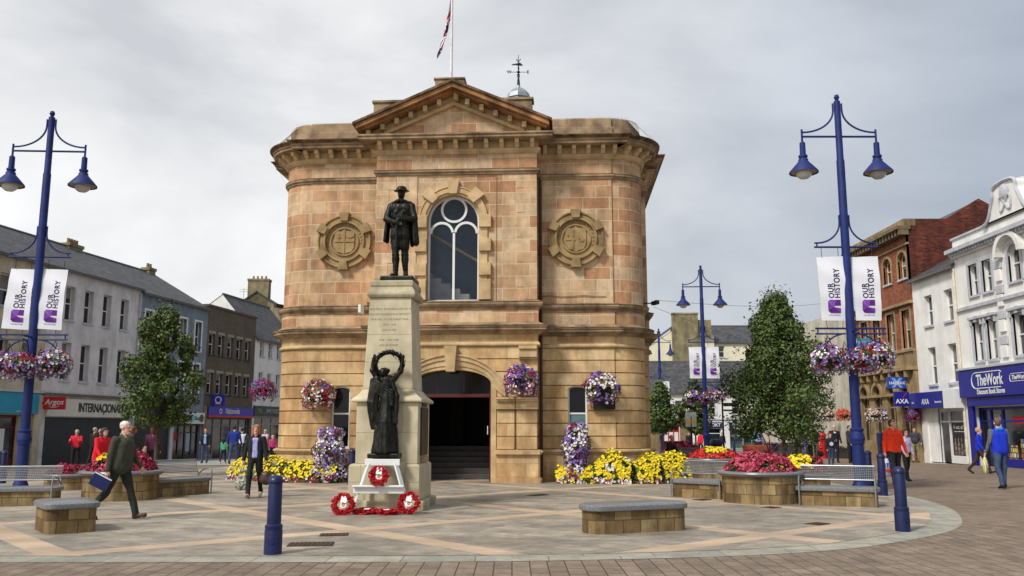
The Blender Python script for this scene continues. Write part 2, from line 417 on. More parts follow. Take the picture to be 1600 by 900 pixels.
def smooth_line(pts, k=6):
    out_ = []
    for i in range(len(pts) - 1):
        p0 = pts[max(0, i - 1)]; p1 = pts[i]; p2 = pts[i + 1]; p3 = pts[min(len(pts) - 1, i + 2)]
        for j in range(k):
            t = j / k
            out_.append(tuple(0.5 * (2 * p1[a] + (p2[a] - p0[a]) * t + (2 * p0[a] - 5 * p1[a] + 4 * p2[a] - p3[a]) * t * t + (3 * p1[a] - p0[a] - 3 * p2[a] + p3[a]) * t ** 3) for a in (0, 1)))
    out_.append(tuple(pts[-1])); return out_
edge = smooth_line([(-17.5, 13.8), (-14, 11.6), (-9, 10.95), (-6, 10.9), (-2.3, 10.9), (0, 10.98), (2, 11.25), (3.7, 11.7), (5.1, 12.5), (7.0, 14.3), (8.24, 16.6), (9.0, 18.9), (9.3, 21.2), (9.35, 25.5), (9.4, 34), (9.4, 40)])
back_edge = [(-11.5, 40), (-13.0, 34), (-15.0, 30), (-18.5, 25), (-19.5, 19)]
sheet('road', [(-60, -20), (60, -20), (60, 15.5), (9.9, 15.5)] + [(9.3, 15.5)] + [(-60, 15.5)], 0.004, PAVER)
def inset(line, d):
    r_ = []
    for i, p in enumerate(line):
        a = Vector(line[max(0, i - 1)]); b = Vector(line[min(len(line) - 1, i + 1)]); t = (b - a).normalized()
        r_.append((p[0] - t.y * d, p[1] + t.x * d))
    return r_
inner = inset(edge, 0.5)
sheet('plaza_edge', edge + inset(back_edge, 0), 0.008, KERB)
sheet('plaza', inner + inset(back_edge, 0.5), 0.012, SLAB)
sheet('pavement', [(-23.5, 44), (-11.8, 40), (-9.5, 31), (-4.5, 28.4), (9.0, 34), (9.0, 60), (-18, 60)], 0.016, GREYPAVE)

# ================================================================ town hall
STONE_T = [(184,136,100),(204,167,130),(206,176,140),(210,184,150),(216,194,162),(203,168,132),(194,150,114),(207,178,142),(217,197,166)]
ASH = brickmat('sandstone_ashlar', STONE_T, (212,194,162), 0.82, 0.372, 0.008, bump=0.35, grime=0.32, loc=(0.2, -5.38 % 0.372, 0))
RUS = brickmat('sandstone_courses', [(188,150,108),(208,178,132),(214,188,144),(202,168,122),(218,196,154),(192,150,106)], (150,120,80), 1.12, 0.38125, 0.005, bump=0.2, grime=0.30, loc=(0.1, -0.95 % 0.38125, 0))
TRIM = M('sandstone_trim', (192, 160, 114), rough=0.85, var=0.18, scale=2.2, bump=0.25, hue=(212, 186, 142), stain=0.3)
TRIMD = M('weathered_sandstone', (146, 124, 98), rough=0.9, var=0.3, scale=2.5, bump=0.35, hue=(182, 156, 122), stain=0.55)
CARVE = M('carved_sandstone', (156, 130, 88), rough=0.88, var=0.2, scale=3, bump=0.2, hue=(176, 150, 106), stain=0.3)
ORANGE = M('rusty_sandstone_capping', (158, 112, 72), rough=0.9, var=0.35, scale=2.0, bump=0.4, hue=(196, 146, 98), stain=0.5)
WHITE = M('white_paint', (222, 224, 222), rough=0.45, var=0.05, scale=3)
REDWOOD = M('dark_red_painted_wood', (84, 26, 22), rough=0.5, var=0.15, scale=4)
SLATE = brickmat('roof_slate', [(74,76,82),(88,90,96),(64,66,72),(98,98,102)], (48,50,54), 0.3, 0.22, 0.008, rough=0.6, bump=0.5, grime=0.25)
LEAD = M('lead_sheet', (150, 156, 160), rough=0.45, var=0.15, scale=3, metal=0.4)
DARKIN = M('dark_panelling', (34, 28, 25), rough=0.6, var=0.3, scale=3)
IRON = M('dark_iron', (44, 46, 48), rough=0.5, var=0.2, metal=0.6)
def glassmat(name, c, rough=0.06, trans=0.0, spec=0.8, hue=None):
    m = M(name, c, rough=rough, var=0.35, scale=0.9, spec=spec, hue=hue); m.node_tree.nodes['Principled BSDF'].inputs['Transmission Weight'].default_value = trans
    return m
GLASS = glassmat('window_glass', (40, 54, 66), hue=(78, 92, 104))
GLASSC = glassmat('clear_stair_glass', (30, 44, 60), hue=(44, 60, 78)); GLASSC.node_tree.nodes['Principled BSDF'].inputs['Alpha'].default_value = .42
GLASSK = glassmat('black_glass', (12, 13, 16), spec=.35, rough=.12, hue=(22, 24, 28))
GLASSD = glassmat('dark_window_glass', (20, 22, 26), hue=(40, 44, 50))

HALL = thing('town_hall', 'sandstone town hall with central pediment, arched staircase window, rounded corners and open doorway', 'building', (-1.72, 26.2, 0), R(-3.5))
W = 5.8; CRN = 1.0
def arc(cx, cy, r, a0, a1, n=12): return [(cx + r * math.cos(a0 + (a1 - a0) * k / n), cy + r * math.sin(a0 + (a1 - a0) * k / n)) for k in range(n + 1)]
left_side = [(-6.05, 14.0), (-6.05, 3.0), (-W, 3.0)]
larc = arc(-W + CRN, 0.8 + CRN, CRN, PI, 1.5 * PI)
rarc = arc(W - CRN, 0.8 + CRN, CRN, -0.5 * PI, 0)
right_side = [(W, 3.0), (6.05, 3.0), (6.05, 14.0)]
WL, BAY = 0.75, 2.48
path = left_side + larc + [(-W + CRN, WL), (-BAY, WL), (-BAY, 0), (BAY, 0), (BAY, WL), (W - CRN, WL)] + rarc + right_side
lpath = left_side + larc; rpath = rarc + right_side
def S(prof, name, m, p=path, **k):
    b = MB(); b.sweep(p, prof, z0=k.pop('z0', 0)); return b.build(name, m, HALL, **k)
half_l = left_side + larc + [(-W + CRN, WL), (-BAY, WL), (-BAY, 0), (-1.47, 0)]
half_r = [(1.27, 0), (BAY, 0), (BAY, WL), (W - CRN, WL)] + rarc + right_side
for hp in (half_l, half_r):
    S([(-0.25, 0), (0.12, 0), (0.12, 0.13), (0.06, 0.17), (0.06, 0.82), (-0.25, 0.82)], 'plinth', RUS, hp)
    S([(-0.2, 0.82), (0.10, 0.82), (0.12, 0.86), (0.15, 0.89), (0.15, 0.93), (0.05, 0.965), (-0.2, 0.965)], 'dado_moulding', TRIM, hp)
# rusticated ground storey: every course a block with an open joint above it
GC = [(0.965 + i * 0.3794, 0.965 + (i + 1) * 0.3794) for i in range(8)]
prof = []
for a, c in GC: prof += [(-0.05, a), (-0.05, a + 0.016), (0.0, a + 0.026), (0.0, c - 0.014), (-0.05, c - .004)]
b = MB()
for p in (lpath + [(-W + CRN, 0.8)], [(W - CRN, 0.8)] + rpath): b.sweep(p, [(-0.3, 0.95)] + prof + [(-0.3, 4.0)])
b.sweep([(-BAY, WL), (-BAY, 0.03)], [(-0.3, 0.95)] + prof + [(-0.3, 4.0)]); b.sweep([(BAY, 0.03), (BAY, WL)], [(-0.3, 0.95)] + prof + [(-0.3, 4.0)])
winL = (-3.60, 0.58, 0.965, 2.73, 0.13); winR = (3.66, 0.58, 0.965, 2.73, 0.13)
for x0, x1, op in ((-W + CRN, -BAY, winL), (BAY, W - CRN, winR)):
    for a, c in GC:
        wall_strip(b, x0, x1, a + 0.022, c - 0.010, [op], WL, WL + 0.06)
    wall_strip(b, x0, x1, 0.95, 4.0, [op], WL + 0.05, WL + 0.34)
DX = -0.1
door = (DX, 2.4, 0.0, 2.88, 0.43)
for a, c in GC:
    wall_strip(b, -BAY, BAY, a + 0.022, c - 0.010, [(DX, 2.72, 0, 2.55, 1.0)], 0.0, 0.05)
wall_strip(b, -BAY + 0.02, BAY - 0.02, 0.0, 4.0, [door], 0.05, 0.55)
b.build('ground_storey_wall', RUS, HALL)
# string, frieze, cornice, blocking course, sill string
S([(-0.2, 4.0), (0.04, 4.0), (0.08, 4.04), (0.08, 4.08), (0.03, 4.13), (-0.2, 4.13)], 'string_course', TRIM)
S([(-0.2, 4.13), (0.015, 4.13), (0.015, 4.36), (-0.2, 4.36)], 'frieze', RUS)
S([(-0.2, 4.36), (0.06, 4.36), (0.10, 4.41), (0.22, 4.47), (0.27, 4.48), (0.27, 4.53), (0.31, 4.56), (0.31, 4.585), (0.05, 4.72), (-0.2, 4.72)], 'lower_cornice', TRIMD)
S([(-0.2, 4.70), (0.035, 4.70), (0.035, 5.10), (-0.2, 5.10)], 'blocking_course', ASH)
S([(-0.2, 5.10), (0.06, 5.10), (0.06, 5.16), (0.14, 5.21), (0.17, 5.26), (0.17, 5.31), (0.04, 5.38), (-0.2, 5.38)], 'sill_string', TRIMD)
# upper storey
b = MB()
for p in (lpath + [(-W + CRN, 0.8)], [(W - CRN, 0.8)] + rpath, [(-BAY, WL), (-BAY, 0.04)], [(BAY, 0.04), (BAY, WL)]): b.sweep(p, [(-0.3, 5.38), (0, 5.38), (0, 9.32), (-0.3, 9.32)])
WX, WHW, WSP = -0.08, 0.79, 7.88
big = (WX, WHW * 2, 5.38, WSP, WHW)
wall_strip(b, -W + CRN, -BAY, 5.38, 9.32, [], WL, WL + 0.3); wall_strip(b, BAY, W - CRN, 5.38, 9.32, [], WL, WL + 0.3)
wall_strip(b, -BAY, BAY, 5.38, 9.32, [big], 0.0, 0.45)
b.build('upper_storey_wall', ASH, HALL)
# long-and-short quoin stones on the bay's outer margins
for sd_ in (-1, 1):
    b = MB()
    for i in range(10):
        z = 5.40 + i * 0.385; w_ = 0.62 if i % 2 else 0.40; xa, xb = sd_ * (BAY - w_), sd_ * (BAY + 0.004)
        b.box(min(xa, xb), max(xa, xb), -0.012, 0.05, z, z + 0.3852)
    b.build('quoin_strip', ASH, HALL, bevel=0.006)
S([(-0.2, 9.32), (0.04, 9.32), (0.05, 9.37), (0.09, 9.40), (0.09, 9.46), (0.02, 9.49), (-0.2, 9.49)], 'frieze_string', TRIMD)
S([(-0.2, 9.49), (0.01, 9.49), (0.01, 9.96), (-0.2, 9.96)], 'upper_frieze', ASH)
S([(-0.2, 9.96), (0.04, 9.96), (0.08, 10.0), (0.13, 10.06), (0.13, 10.10), (0.06, 10.10), (0.06, 10.34), (-0.2, 10.34)], 'bed_moulding', TRIM)
S([(-0.2, 10.34), (0.46, 10.34), (0.50, 10.36), (0.50, 10.43), (0.54, 10.45), (0.54, 10.50), (0.0, 10.52), (-0.5, 10.52)], 'main_cornice', TRIMD)
SOOT = M('soot_stained_stone', (92, 72, 52), rough=.95, var=.4, scale=4, bump=.3, hue=(142, 114, 82), stain=.5)
for hp in (left_side + larc + [(-W + CRN, WL), (-BAY - .5, WL)], [(BAY + .5, WL), (W - CRN, WL)] + rarc + right_side):
    S([(-0.4, 10.50), (0.55, 10.50), (0.58, 10.53), (0.64, 10.57), (0.645, 10.60), (0.0, 10.66), (-0.4, 10.66)], 'cornice_crown', SOOT, hp)
S([(0.25, 4.586), (0.322, 4.586), (0.322, 4.612), (0.25, 4.63)], 'cornice_drip', SOOT)
S([(0.10, 5.311), (0.180, 5.311), (0.180, 5.332), (0.10, 5.352)], 'string_drip', SOOT)
S([(0.04, 9.461), (0.098, 9.461), (0.098, 9.478), (0.04, 9.488)], 'string_drip', SOOT)
BR = None
def along(p, gap, inset_=0.0):
    r_ = []; 
    for i in range(len(p) - 1):
        a = Vector(p[i]); c = Vector(p[i + 1]); r_.append((a, c))
    tot = sum((c - a).length for a, c in r_); n = max(1, round((tot - 2 * inset_) / gap)); res = []
    for k in range(n + 1):
        d = inset_ + (tot - 2 * inset_) * k / n
        for a, c in r_:
            ln = (c - a).length
            if d <= ln + 1e-6:
                t = (c - a).normalized(); res.append((a + t * d, math.atan2(t.y, t.x))); break
            d -= ln
    return res
for seg_, gap, ins in (([(-6.05, 14), (-6.05, 3.0)], .45, .2), (larc, .38, .1), ([(-W + CRN, WL), (-BAY, WL)], .42, .25), ([(-BAY, 0), (BAY, 0)], .45, .12), ([(BAY, WL), (W - CRN, WL)], .42, .25), (rarc, .38, .1), ([(6.05, 3.0), (6.05, 14)], .45, .2)):
    for q, a in along(seg_, gap, ins):
        if abs(q.x) > 5.9 and q.y > 8: continue
        if BR is None:
            b = MB(); b.prism_y([(-0.065, -.02), (-0.065, .085), (0.065, .085), (.065, -.02)][::-1], -.36, -.02)
            b = MB(); b.add([(x, y, z) for x in (-.065, .065) for y, z in ((-.02, -.11), (-.14, -.11), (-.22, -.05), (-.26, -.02), (-.35, .0), (-.36, .085), (-.39, .09), (-.39, .118), (-.02, .118))],
              [tuple(range(9)), tuple(reversed(range(9, 18)))] + [(i, i + 9, (i + 1) % 9 + 9, (i + 1) % 9) for i in range(9)])
            BR = b.build('cornice_bracket', TRIM, HALL, bevel=0.008); o_ = BR
        else:
            o_ = BR.copy(); COL.objects.link(o_); o_.parent = HALL
        o_.location = (q.x, q.y, 10.22); o_.rotation_euler.z = a
# parapet on the wings, stepped with a lower course and a coping
b = MB()
lp = [(-6.0, 13.9), (-6.0, 3.0), (-W + 0.03, 3.0)] + arc(-W + CRN, 0.83 + CRN, CRN - 0.03, PI, 1.5 * PI) + [(-W + CRN, 0.80), (-BAY + 0.5, 0.80)]
rp = [(-x, y) for x, y in reversed(lp)]
for p in (lp, rp):
    b.sweep(p, [(-0.4, 10.6), (0.06, 10.6), (0.06, 11.02), (0.03, 11.04), (0.03, 11.30), (0.0, 11.345), (-0.4, 11.345)])
b.build('parapet', TRIMD, HALL)
# pediment
PC = -0.08; SL = 0.432
def rk(dz0, dz1, y0, y1, xe, b, mi=0):
    """one pair of raking members between two heights measured down from the apex line"""
    top = 12.17
    for s in (-1, 1):
        poly = [(PC, top - dz1), (PC + s * xe, top - dz1 - SL * xe), (PC + s * xe, top - dz0 - SL * xe), (PC, top - dz0)]
        if s < 0: poly = poly[::-1]
        b.prism_y(poly, y0, y1, mi)
b = MB(); rk(0.0, 0.09, -0.70, 0.55, 3.06, b); b.build('raking_capping', SOOT, HALL, bevel=0.012)
b = MB(); rk(0.092, 0.24, -0.63, 0.5, 2.97, b); rk(0.242, 0.30, -0.48, 0.5, 2.9, b); b.build('raking_cornice', ORANGE, HALL, bevel=0.012)
b = MB(); rk(0.52, 0.64, -0.13, 0.5, 2.2, b); rk(0.302, 0.519, -0.05, 0.5, 2.75, b)
b.build('raking_bed', TRIM, HALL, bevel=0.01)
b = MB(); b.prism_y([(-2.35, 10.66), (2.35, 10.66), (0, 11.66)], 0.0, 0.4); b.build('tympanum', ASH, HALL)
for k in range(-6, 7):
    b = MB(); x = k * 0.44; z = 12.17 - 0.31 - SL * abs(x); x += PC
    if k == 0: b.box(-0.07, 0.07, -0.34, 0.0, z - 0.22, z + 0.0)
    else: b.box(x - 0.065, x + 0.065, -0.34, 0.0, z - 0.20, z - 0.02)
    b.build('pediment_bracket', TRIM, HALL, bevel=0.008)
# walls rising behind the pediment
b = MB(); b.box(-2.95, 2.30, 1.35, 1.8, 10.6, 12.22); b.box(-3.0, 2.35, 1.30, 1.85, 12.22, 12.30)
b.build('attic_wall', TRIMD, HALL, bevel=0.01)
b = MB(); b.prism_y([(-0.86, 12.0), (0.22, 12.0), (0.10, 12.84), (-0.86, 12.84)], 1.0, 1.7); b.box(-0.90, 0.13, 0.96, 1.74, 12.84, 12.90)
b.build('flagpole_block', TRIMD, HALL, bevel=0.01)
b = MB(); b.add([(-5.9, 1.4, 10.9), (5.9, 1.4, 10.9), (5.9, 13.9, 10.9), (-5.9, 13.9, 10.9), (-2.6, 5.2, 12.9), (2.6, 5.2, 12.9), (2.6, 10, 12.9), (-2.6, 10, 12.9)],
      [(0, 1, 5, 4), (1, 2, 6, 5), (2, 3, 7, 6), (3, 0, 4, 7), (4, 5, 6, 7)])
b.add([(-2.6, 0.3, 11.0), (2.6, 0.3, 11.0), (2.6, 6, 11.0), (-2.6, 6, 11.0), (0, 0.3, 12.1), (0, 6, 12.1)], [(0, 4, 5, 3), (4, 1, 2, 5)])
b.build('roof', SLATE, HALL)
b = MB(); b.lathe([(0.42, 12.4), (0.42, 13.62), (0.46, 13.66), (0.44, 13.72), (0.40, 13.85), (0.30, 13.98), (0.16, 14.06), (0.08, 14.10), (0.03, 14.3)], 8, (1.66, 5, 0))
b.build('cupola', LEAD, HALL)
b = MB(); b.box(-6.0, 6.0, 1.9, 13.9, 10.3, 10.6); b.box(-6.0, 6.0, 13.7, 14.0, 0, 11.3); b.build('back_wall', RUS, HALL)
# big window: surround, sill, frame with tracery, glass, and the stairs seen through it
b = MB(); ring(b, 20, 0.79, 0.86, -0.03, 0.2, WX, WSP, 0, PI); ring(b, 20, 0.86, 1.02, -0.075, 0.1, WX, WSP, 0, PI); ring(b, 20, 1.02, 1.06, -0.1, 0.1, WX, WSP, 0, PI)
for s in (-1, 1):
    x = WX + s * 0.925
    b.box(x - 0.135, x + 0.135, -0.05, 0.1, 5.40, WSP)
for a in (90, 47, 133):
    m = T(WX, 0, WSP) @ RY(-R(a))
    b.prism_y([(0.80, -0.12), (1.22, -0.19), (1.22, 0.19), (0.80, 0.12)], -0.17, 0.1); n_ = 8
    b.v[-n_:] = [tuple(m @ Vector(v)) for v in b.v[-n_:]]
for s in (-1, 1):
    for k in range(4):
        z = 5.40 + k * 0.745; h = 0.62 if k == 0 else 0.39; z = z if k == 0 else z + 0.0
        x0 = WX + s * 0.80; x1 = WX + s * 1.17
        b.box(min(x0, x1), max(x0, x1), -0.13, 0.1, z, z + h)
b.build('window_surround', TRIM, HALL, bevel=0.01)
wf = MB()
def frame_arch(b, cx, hw, zb, zs, t, y0, y1, n=24):
    ring(b, n, hw - t, hw, y0, y1, cx, zs, 0, PI); b.box(cx - hw, cx - hw + t, y0, y1, zb, zs); b.box(cx + hw - t, cx + hw, y0, y1, zb, zs)
frame_arch(wf, WX, 0.79, 5.385, WSP, 0.06, 0.20, 0.28)
wf.box(WX - 0.79, WX + 0.79, 0.20, 0.28, 5.385, 5.44)
wf.box(WX - 0.035, WX + 0.035, 0.195, 0.27, 5.43, 7.52)
ring(wf, 28, 0.34, 0.41, 0.19, 0.265, WX, 8.25)
for s in (-1, 1): ring(wf, 20, 0.30, 0.375, 0.185, 0.262, WX + s * 0.375, 7.50, 0.12 if s < 0 else 0, PI if s < 0 else PI - 0.12)
WINF = wf.build('window', WHITE, HALL)
b = MB(); b.add([(x, 0.24, z) for x, z in archpoly(WX - 0.78, WX + 0.78, 5.39, WSP)], [tuple(range(17))]); b.build('glass', GLASSC, WINF)
b = MB(); b.box(WX - 1.3, WX + 1.3, 2.4, 2.5, 5.2, 8.9); b.box(WX - 1.35, WX - 1.3, .46, 2.5, 5.2, 8.9); b.box(WX + 1.3, WX + 1.35, .46, 2.5, 5.2, 8.9); b.box(WX - 1.3, WX + 1.3, .46, 2.5, 8.85, 8.9); b.build('stairwell', M('stairwell_blue', (96, 116, 136), rough=.9, var=.1), HALL)
b = MB()
for k in range(7): b.box(WX - 1.1 + k * .3, WX - .8 + k * .3, 1.0, 1.9, 4.9, 6.42 - k * .17)
b.build('stair_flight', M('pale_stair', (206, 208, 206), rough=.8), HALL)
b = MB(); b.tube([(WX - 1.2, .75, 7.85), (WX + 1.25, .75, 6.40)], .045, 8); b.build('handrail', M('oak_rail', (180, 150, 112), rough=.5), HALL)
# side windows
for op, nm in ((winL, 0), (winR, 1)):
    cx, w_, zb, zs, rise = op; h = w_ / 2; b = MB()
    b.box(cx - h, cx - h + 0.05, WL + 0.10, WL + 0.17, zb, zs); b.box(cx + h - 0.05, cx + h, WL + 0.10, WL + 0.17, zb, zs)
    b.box(cx - h, cx + h, WL + 0.09, WL + 0.17, zb, zb + 0.07); b.box(cx - h + .04, cx + h - .04, WL + 0.105, WL + 0.165, 2.0, 2.05)
    n = 10; o_ = [(cx + h * math.cos(PI * k / n), zs + rise * math.sin(PI * k / n)) for k in range(n + 1)]
    i_ = [(cx + (h - .05) * math.cos(PI * k / n), zs + (rise - .04) * math.sin(PI * k / n)) for k in range(n + 1)]
    for k in range(n): b.prism_y([o_[k], o_[k + 1], i_[k + 1], i_[k]], WL + 0.10, WL + 0.17)
    f = b.build('window', WHITE, HALL)
    b = MB(); pl = [(cx - h + .02, zb), (cx + h - .02, zb)] + [(cx + (h - .02) * math.cos(PI * k / n), zs + (rise - .01) * math.sin(PI * k / n)) for k in range(n + 1)]
    b.add([(x, WL + 0.14, z) for x, z in pl], [tuple(range(len(pl)))])
    b.build('glass', GLASSK, f)
    if nm: bb = MB(); bb.box(cx - h + .05, cx + h - .05, WL + 0.128, WL + 0.132, zb + .07, 2.0); bb.build('frosted_pane', M('frosted_pane', (92, 122, 124), rough=0.3), f)
# roundels
def carved_text(parent, txt, cx, y, cz, r, a0, da, size):
    b = MB()
    for i, ch in enumerate(txt):
        if ch == ' ': continue
        vs, fs = text_mesh(ch, size, depth=0.02, bold=0.001)
        a = a0 - i * da; m = T(cx + r * math.cos(a), y, cz + r * math.sin(a)) @ RY(-(a - PI / 2))
        b.add([m @ Vector(v) for v in vs], fs)
    b.build('inscription', CARVE, parent)
for sx, cx in ((0, -3.62), (1, 3.67)):
    cz = 7.40; y = WL; b = MB(); po = 1.0
    pl_ = MB(); pl_.prism_y(disc(10, 1.0, cx, cz, R(18)), y - 0.015, y + 0.05); pl_.build('roundel_backing', ASH, HALL)
    ring(b, 40, 0.60, 0.66, y - 0.16, y, cx, cz); ring(b, 40, 0.66, 0.80, y - 0.10, y, cx, cz); ring(b, 40, 0.80, 0.85, y - 0.14, y, cx, cz)
    for k in range(6):
        m = T(cx, 0, cz) @ RY(-R(90 + 60 * k)); n0 = len(b.v)
        b.prism_y([(0.645, -0.115), (0.92, -0.165), (0.92, 0.165), (0.645, 0.115)], y - 0.21, y + 0.02)
        b.v[n0:] = [tuple(m @ Vector(v)) for v in b.v[n0:]]
    b2 = b.build('roundel', CARVE, HALL, bevel=0.008)
    b = MB(); b.prism_y(disc(36, 0.60, cx, cz), y - 0.035, y + 0.0); ring(b, 36, 0.42, 0.46, y - 0.085, y, cx, cz)
    b.build('disc', CARVE, b2)
    b = MB()
    sh = [(-.32, .27), (-.33, .0), (-.31, -.2), (-.24, -.33), (-.1, -.36), (0, -.42), (.1, -.36), (.24, -.33), (.31, -.2), (.33, 0), (.32, .27), (.36, .3), (.24, .35), (.1, .31), (0, .40), (-.1, .31), (-.24, .35), (-.36, .3)]
    b.prism_y([(cx + x * .98, cz + z) for x, z in sh][::1], y - 0.075, y)
    if sx == 0:
        b.box(cx - .02, cx + .02, y - .10, y, cz - .38, cz + .38); b.box(cx - .32, cx + .32, y - .10, y, cz - .02, cz + .02)
        b.box(cx - .175, cx - .155, y - .10, y, cz + .04, cz + .26); b.box(cx - .23, cx - .10, y - .10, y, cz + .12, cz + .14)
        b.prism_y([(cx + .05 + .25 * k / 8, cz + .16 - .05 * math.sin(PI * k / 8)) for k in range(9)] + [(cx + .3 - .25 * k / 8, cz + .16 - .012 * math.sin(PI * k / 8)) for k in range(9)], y - .10, y)
    else:
        b.box(cx - .15, cx - .09, y - .095, y, cz - .34, cz + .30); b.box(cx - .08, cx - .05, y - .1, y, cz - .30, cz + .30)
        b.box(cx - .32, cx - .01, y - .098, y, cz - .06, cz + .0); b.box(cx - .26, cx - .24, y - .10, y, cz + .04, cz + .16); b.box(cx - .30, cx - .20, y - .10, y, cz + .09, cz + .11)
        b.prism_y([(cx + .12, cz - .02), (cx + .14, cz - .10), (cx + .24, cz - .10), (cx + .25, cz - .02), (cx + .20, cz - .05), (cx + .16, cz - .04)], y - .1, y)
        b.box(cx + .08, cx + .12, y - .1, y, cz - .02, cz + .02)
    b.build('shield', CARVE, b2, bevel=0.006)
    if sx == 0: carved_text(b2, 'SIGILLVM', cx, y - .045, cz, 0.535, R(195), R(13), 0.085); carved_text(b2, 'COLLERVE', cx, y - .045, cz, 0.535, R(72), R(11), 0.085)
    else: carved_text(b2, 'SIGILLVM COLLERVE', cx, y - .045, cz, 0.535, R(195), R(13.5), 0.075)
# doorway
b = MB()
def earch(b, n, c, hi, zi, ri, ho, zo, ro, y0, y1):
    for k in range(n):
        q = [PI * k / n, PI * (k + 1) / n]
        i_ = [(c + hi * math.cos(a), zi + ri * math.sin(a)) for a in q]; o_ = [(c + ho * math.cos(a), zo + ro * math.sin(a)) for a in q]
        b.prism_y([i_[0], o_[0], o_[1], i_[1]], y0, y1)
earch(b, 26, DX, 1.20, 2.88, 0.43, 1.30, 2.76, 0.66, -0.02, 0.3)
earch(b, 26, DX, 1.30, 2.76, 0.66, 1.46, 2.62, 0.97, -0.05, 0.1); earch(b, 26, DX, 1.46, 2.62, 0.97, 1.60, 2.52, 1.20, -0.09, 0.1)
earch(b, 26, DX, 1.60, 2.52, 1.20, 1.65, 2.50, 1.27, -0.13, 0.1)
for s in (-1, 1):
    x0, x1 = DX + s * 1.2, DX + s * 1.36
    b.box(min(x0, x1), max(x0, x1), -0.03, 0.3, 0.0, 2.88)
b.build('door_arch', TRIM, HALL, bevel=0.006)
b = MB(); n0 = 0
b.add([(DX - .13, -.2, 3.24), (DX + .13, -.2, 3.24), (DX + .19, -.26, 4.0), (DX - .19, -.26, 4.0), (DX - .13, .1, 3.24), (DX + .13, .1, 3.24), (DX + .19, .1, 4.0), (DX - .19, .1, 4.0)],
      [(0, 1, 2, 3), (4, 7, 6, 5), (0, 4, 5, 1), (1, 5, 6, 2), (2, 6, 7, 3), (3, 7, 4, 0)])
b.build('keystone', TRIM, HALL, bevel=0.01)
for s in (-1, 1):
    b = MB()
    for xa, xb in ((1.29, 1.80), (1.86, 2.46)):
        for a, c in GC[:3] + [(GC[3][0], 2.12)]:
            b.box(min(s * xa, s * xb), max(s * xa, s * xb), -0.09, 0.06, a + 0.017, c - 0.006)
        b.box(min(s * xa, s * xb), max(s * xa, s * xb), -0.05, 0.06, 0.95, 2.14)
    b.box(min(s * 1.26, s * 2.56), max(s * 1.26, s * 2.56), -0.17, 0.06, 0.0, 0.16); b.box(min(s * 1.27, s * 2.5), max(s * 1.27, s * 2.5), -0.10, 0.06, 0.16, 0.83)
    b.box(min(s * 1.24, s * 2.55), max(s * 1.24, s * 2.55), -0.19, 0.06, 0.83, 0.95)
    b.build('pier', RUS, HALL, bevel=0.012)
    b = MB()
    for xa, xb in ((1.27, 1.82), (1.84, 2.50)):
        for z0_, z1_, o in ((2.13, 2.19, .12), (2.19, 2.36, .07), (2.36, 2.42, .14), (2.42, 2.48, .18)): b.box(min(s * (xa), s * xb), max(s * xa, s * xb), -0.05 - o, 0.06, z0_, z1_)
    b.build('capital', TRIM, HALL, bevel=0.01); b = MB()
    for z0_, z1_, o in ((3.60, 3.66, .12), (3.66, 3.9, .18), (3.9, 3.99, .24)): b.box(min(s * 1.93, s * 2.47), max(s * 1.93, s * 2.47), -o, 0.06, z0_, z1_)
    b.build('corbel_block', TRIM, HALL, bevel=0.01)
b = MB()
b.box(DX - 1.2, DX - 1.13, 0.34, 0.46, 0.0, 2.9); b.box(DX + 1.13, DX + 1.2, 0.34, 0.46, 0.0, 2.9); b.box(DX - 1.13, DX + 1.13, 0.33, 0.46, 2.50, 2.60)
DF = b.build('door_frame', REDWOOD, HALL, bevel=0.005)
b = MB(); b.prism_y([(DX + 1.16 * x / 1.2, z) for x, z in [(-1.2, 2.6), (1.2, 2.6), (1.2, 2.88)] + [(1.2 * math.cos(PI * k / 14), 2.88 + .42 * math.sin(PI * k / 14)) for k in range(1, 14)] + [(-1.2, 2.88)]], 0.40, 0.41)
b.build('fanlight', GLASSK, DF)
for x in (-.45, .35): bb = MB(); bb.box(DX + x - .015, DX + x + .015, .38, .40, 2.6, 3.25); bb.build('glazing_bar', REDWOOD, DF)
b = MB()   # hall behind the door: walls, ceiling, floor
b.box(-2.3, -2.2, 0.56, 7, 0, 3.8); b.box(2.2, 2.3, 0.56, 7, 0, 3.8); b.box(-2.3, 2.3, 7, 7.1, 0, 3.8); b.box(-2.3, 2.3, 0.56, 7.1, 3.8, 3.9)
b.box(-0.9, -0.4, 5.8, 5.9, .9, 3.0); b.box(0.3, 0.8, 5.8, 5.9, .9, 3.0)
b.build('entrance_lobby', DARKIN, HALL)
b = MB()
for k in range(6): b.box(-2.2, 2.2, 1.6 + 0.32 * k, 7.0, 0.165 * k + .015, 0.165 * (k + 1) + .015)
b.build('steps', M('dark_stone_steps', (72, 66, 62), rough=0.6), HALL, bevel=0.01)
b = MB(); b.lathe([(0.17, 0), (0.17, 0.02), (0.14, 0.025), (0.14, 0.02)], 20, (0, 0, 0), 0, T(DX - 1.10, 0.28, 1.72) @ RX(R(90)))
b.build('round_notice', WHITE, HALL)
b = MB(); b.box(DX + 1.07, DX + 1.09, 0.25, 0.33, 1.4, 1.65); b.build('notice_panel', WHITE, HALL)
b = MB(); b.tube([(BAY + 0.09, WL - 0.1, 9.3), (BAY + 0.09, WL - 0.1, 0.1)], 0.045); b.build('drainpipe', M('brown_drainpipe', (70, 48, 34), rough=0.6), HALL)
b = MB()   # loose cable clipped along the wall
b.tube([(-1.2 + 0.05 * math.sin(k), -0.02, 9.28 - 0.04 * math.sin(k * 1.3)) for k in range(12)][:1] + [(-1.2 + k * 0.24, -0.025, 9.27 + 0.012 * math.sin(k * 2.1)) for k in range(11)], 0.008, 5)
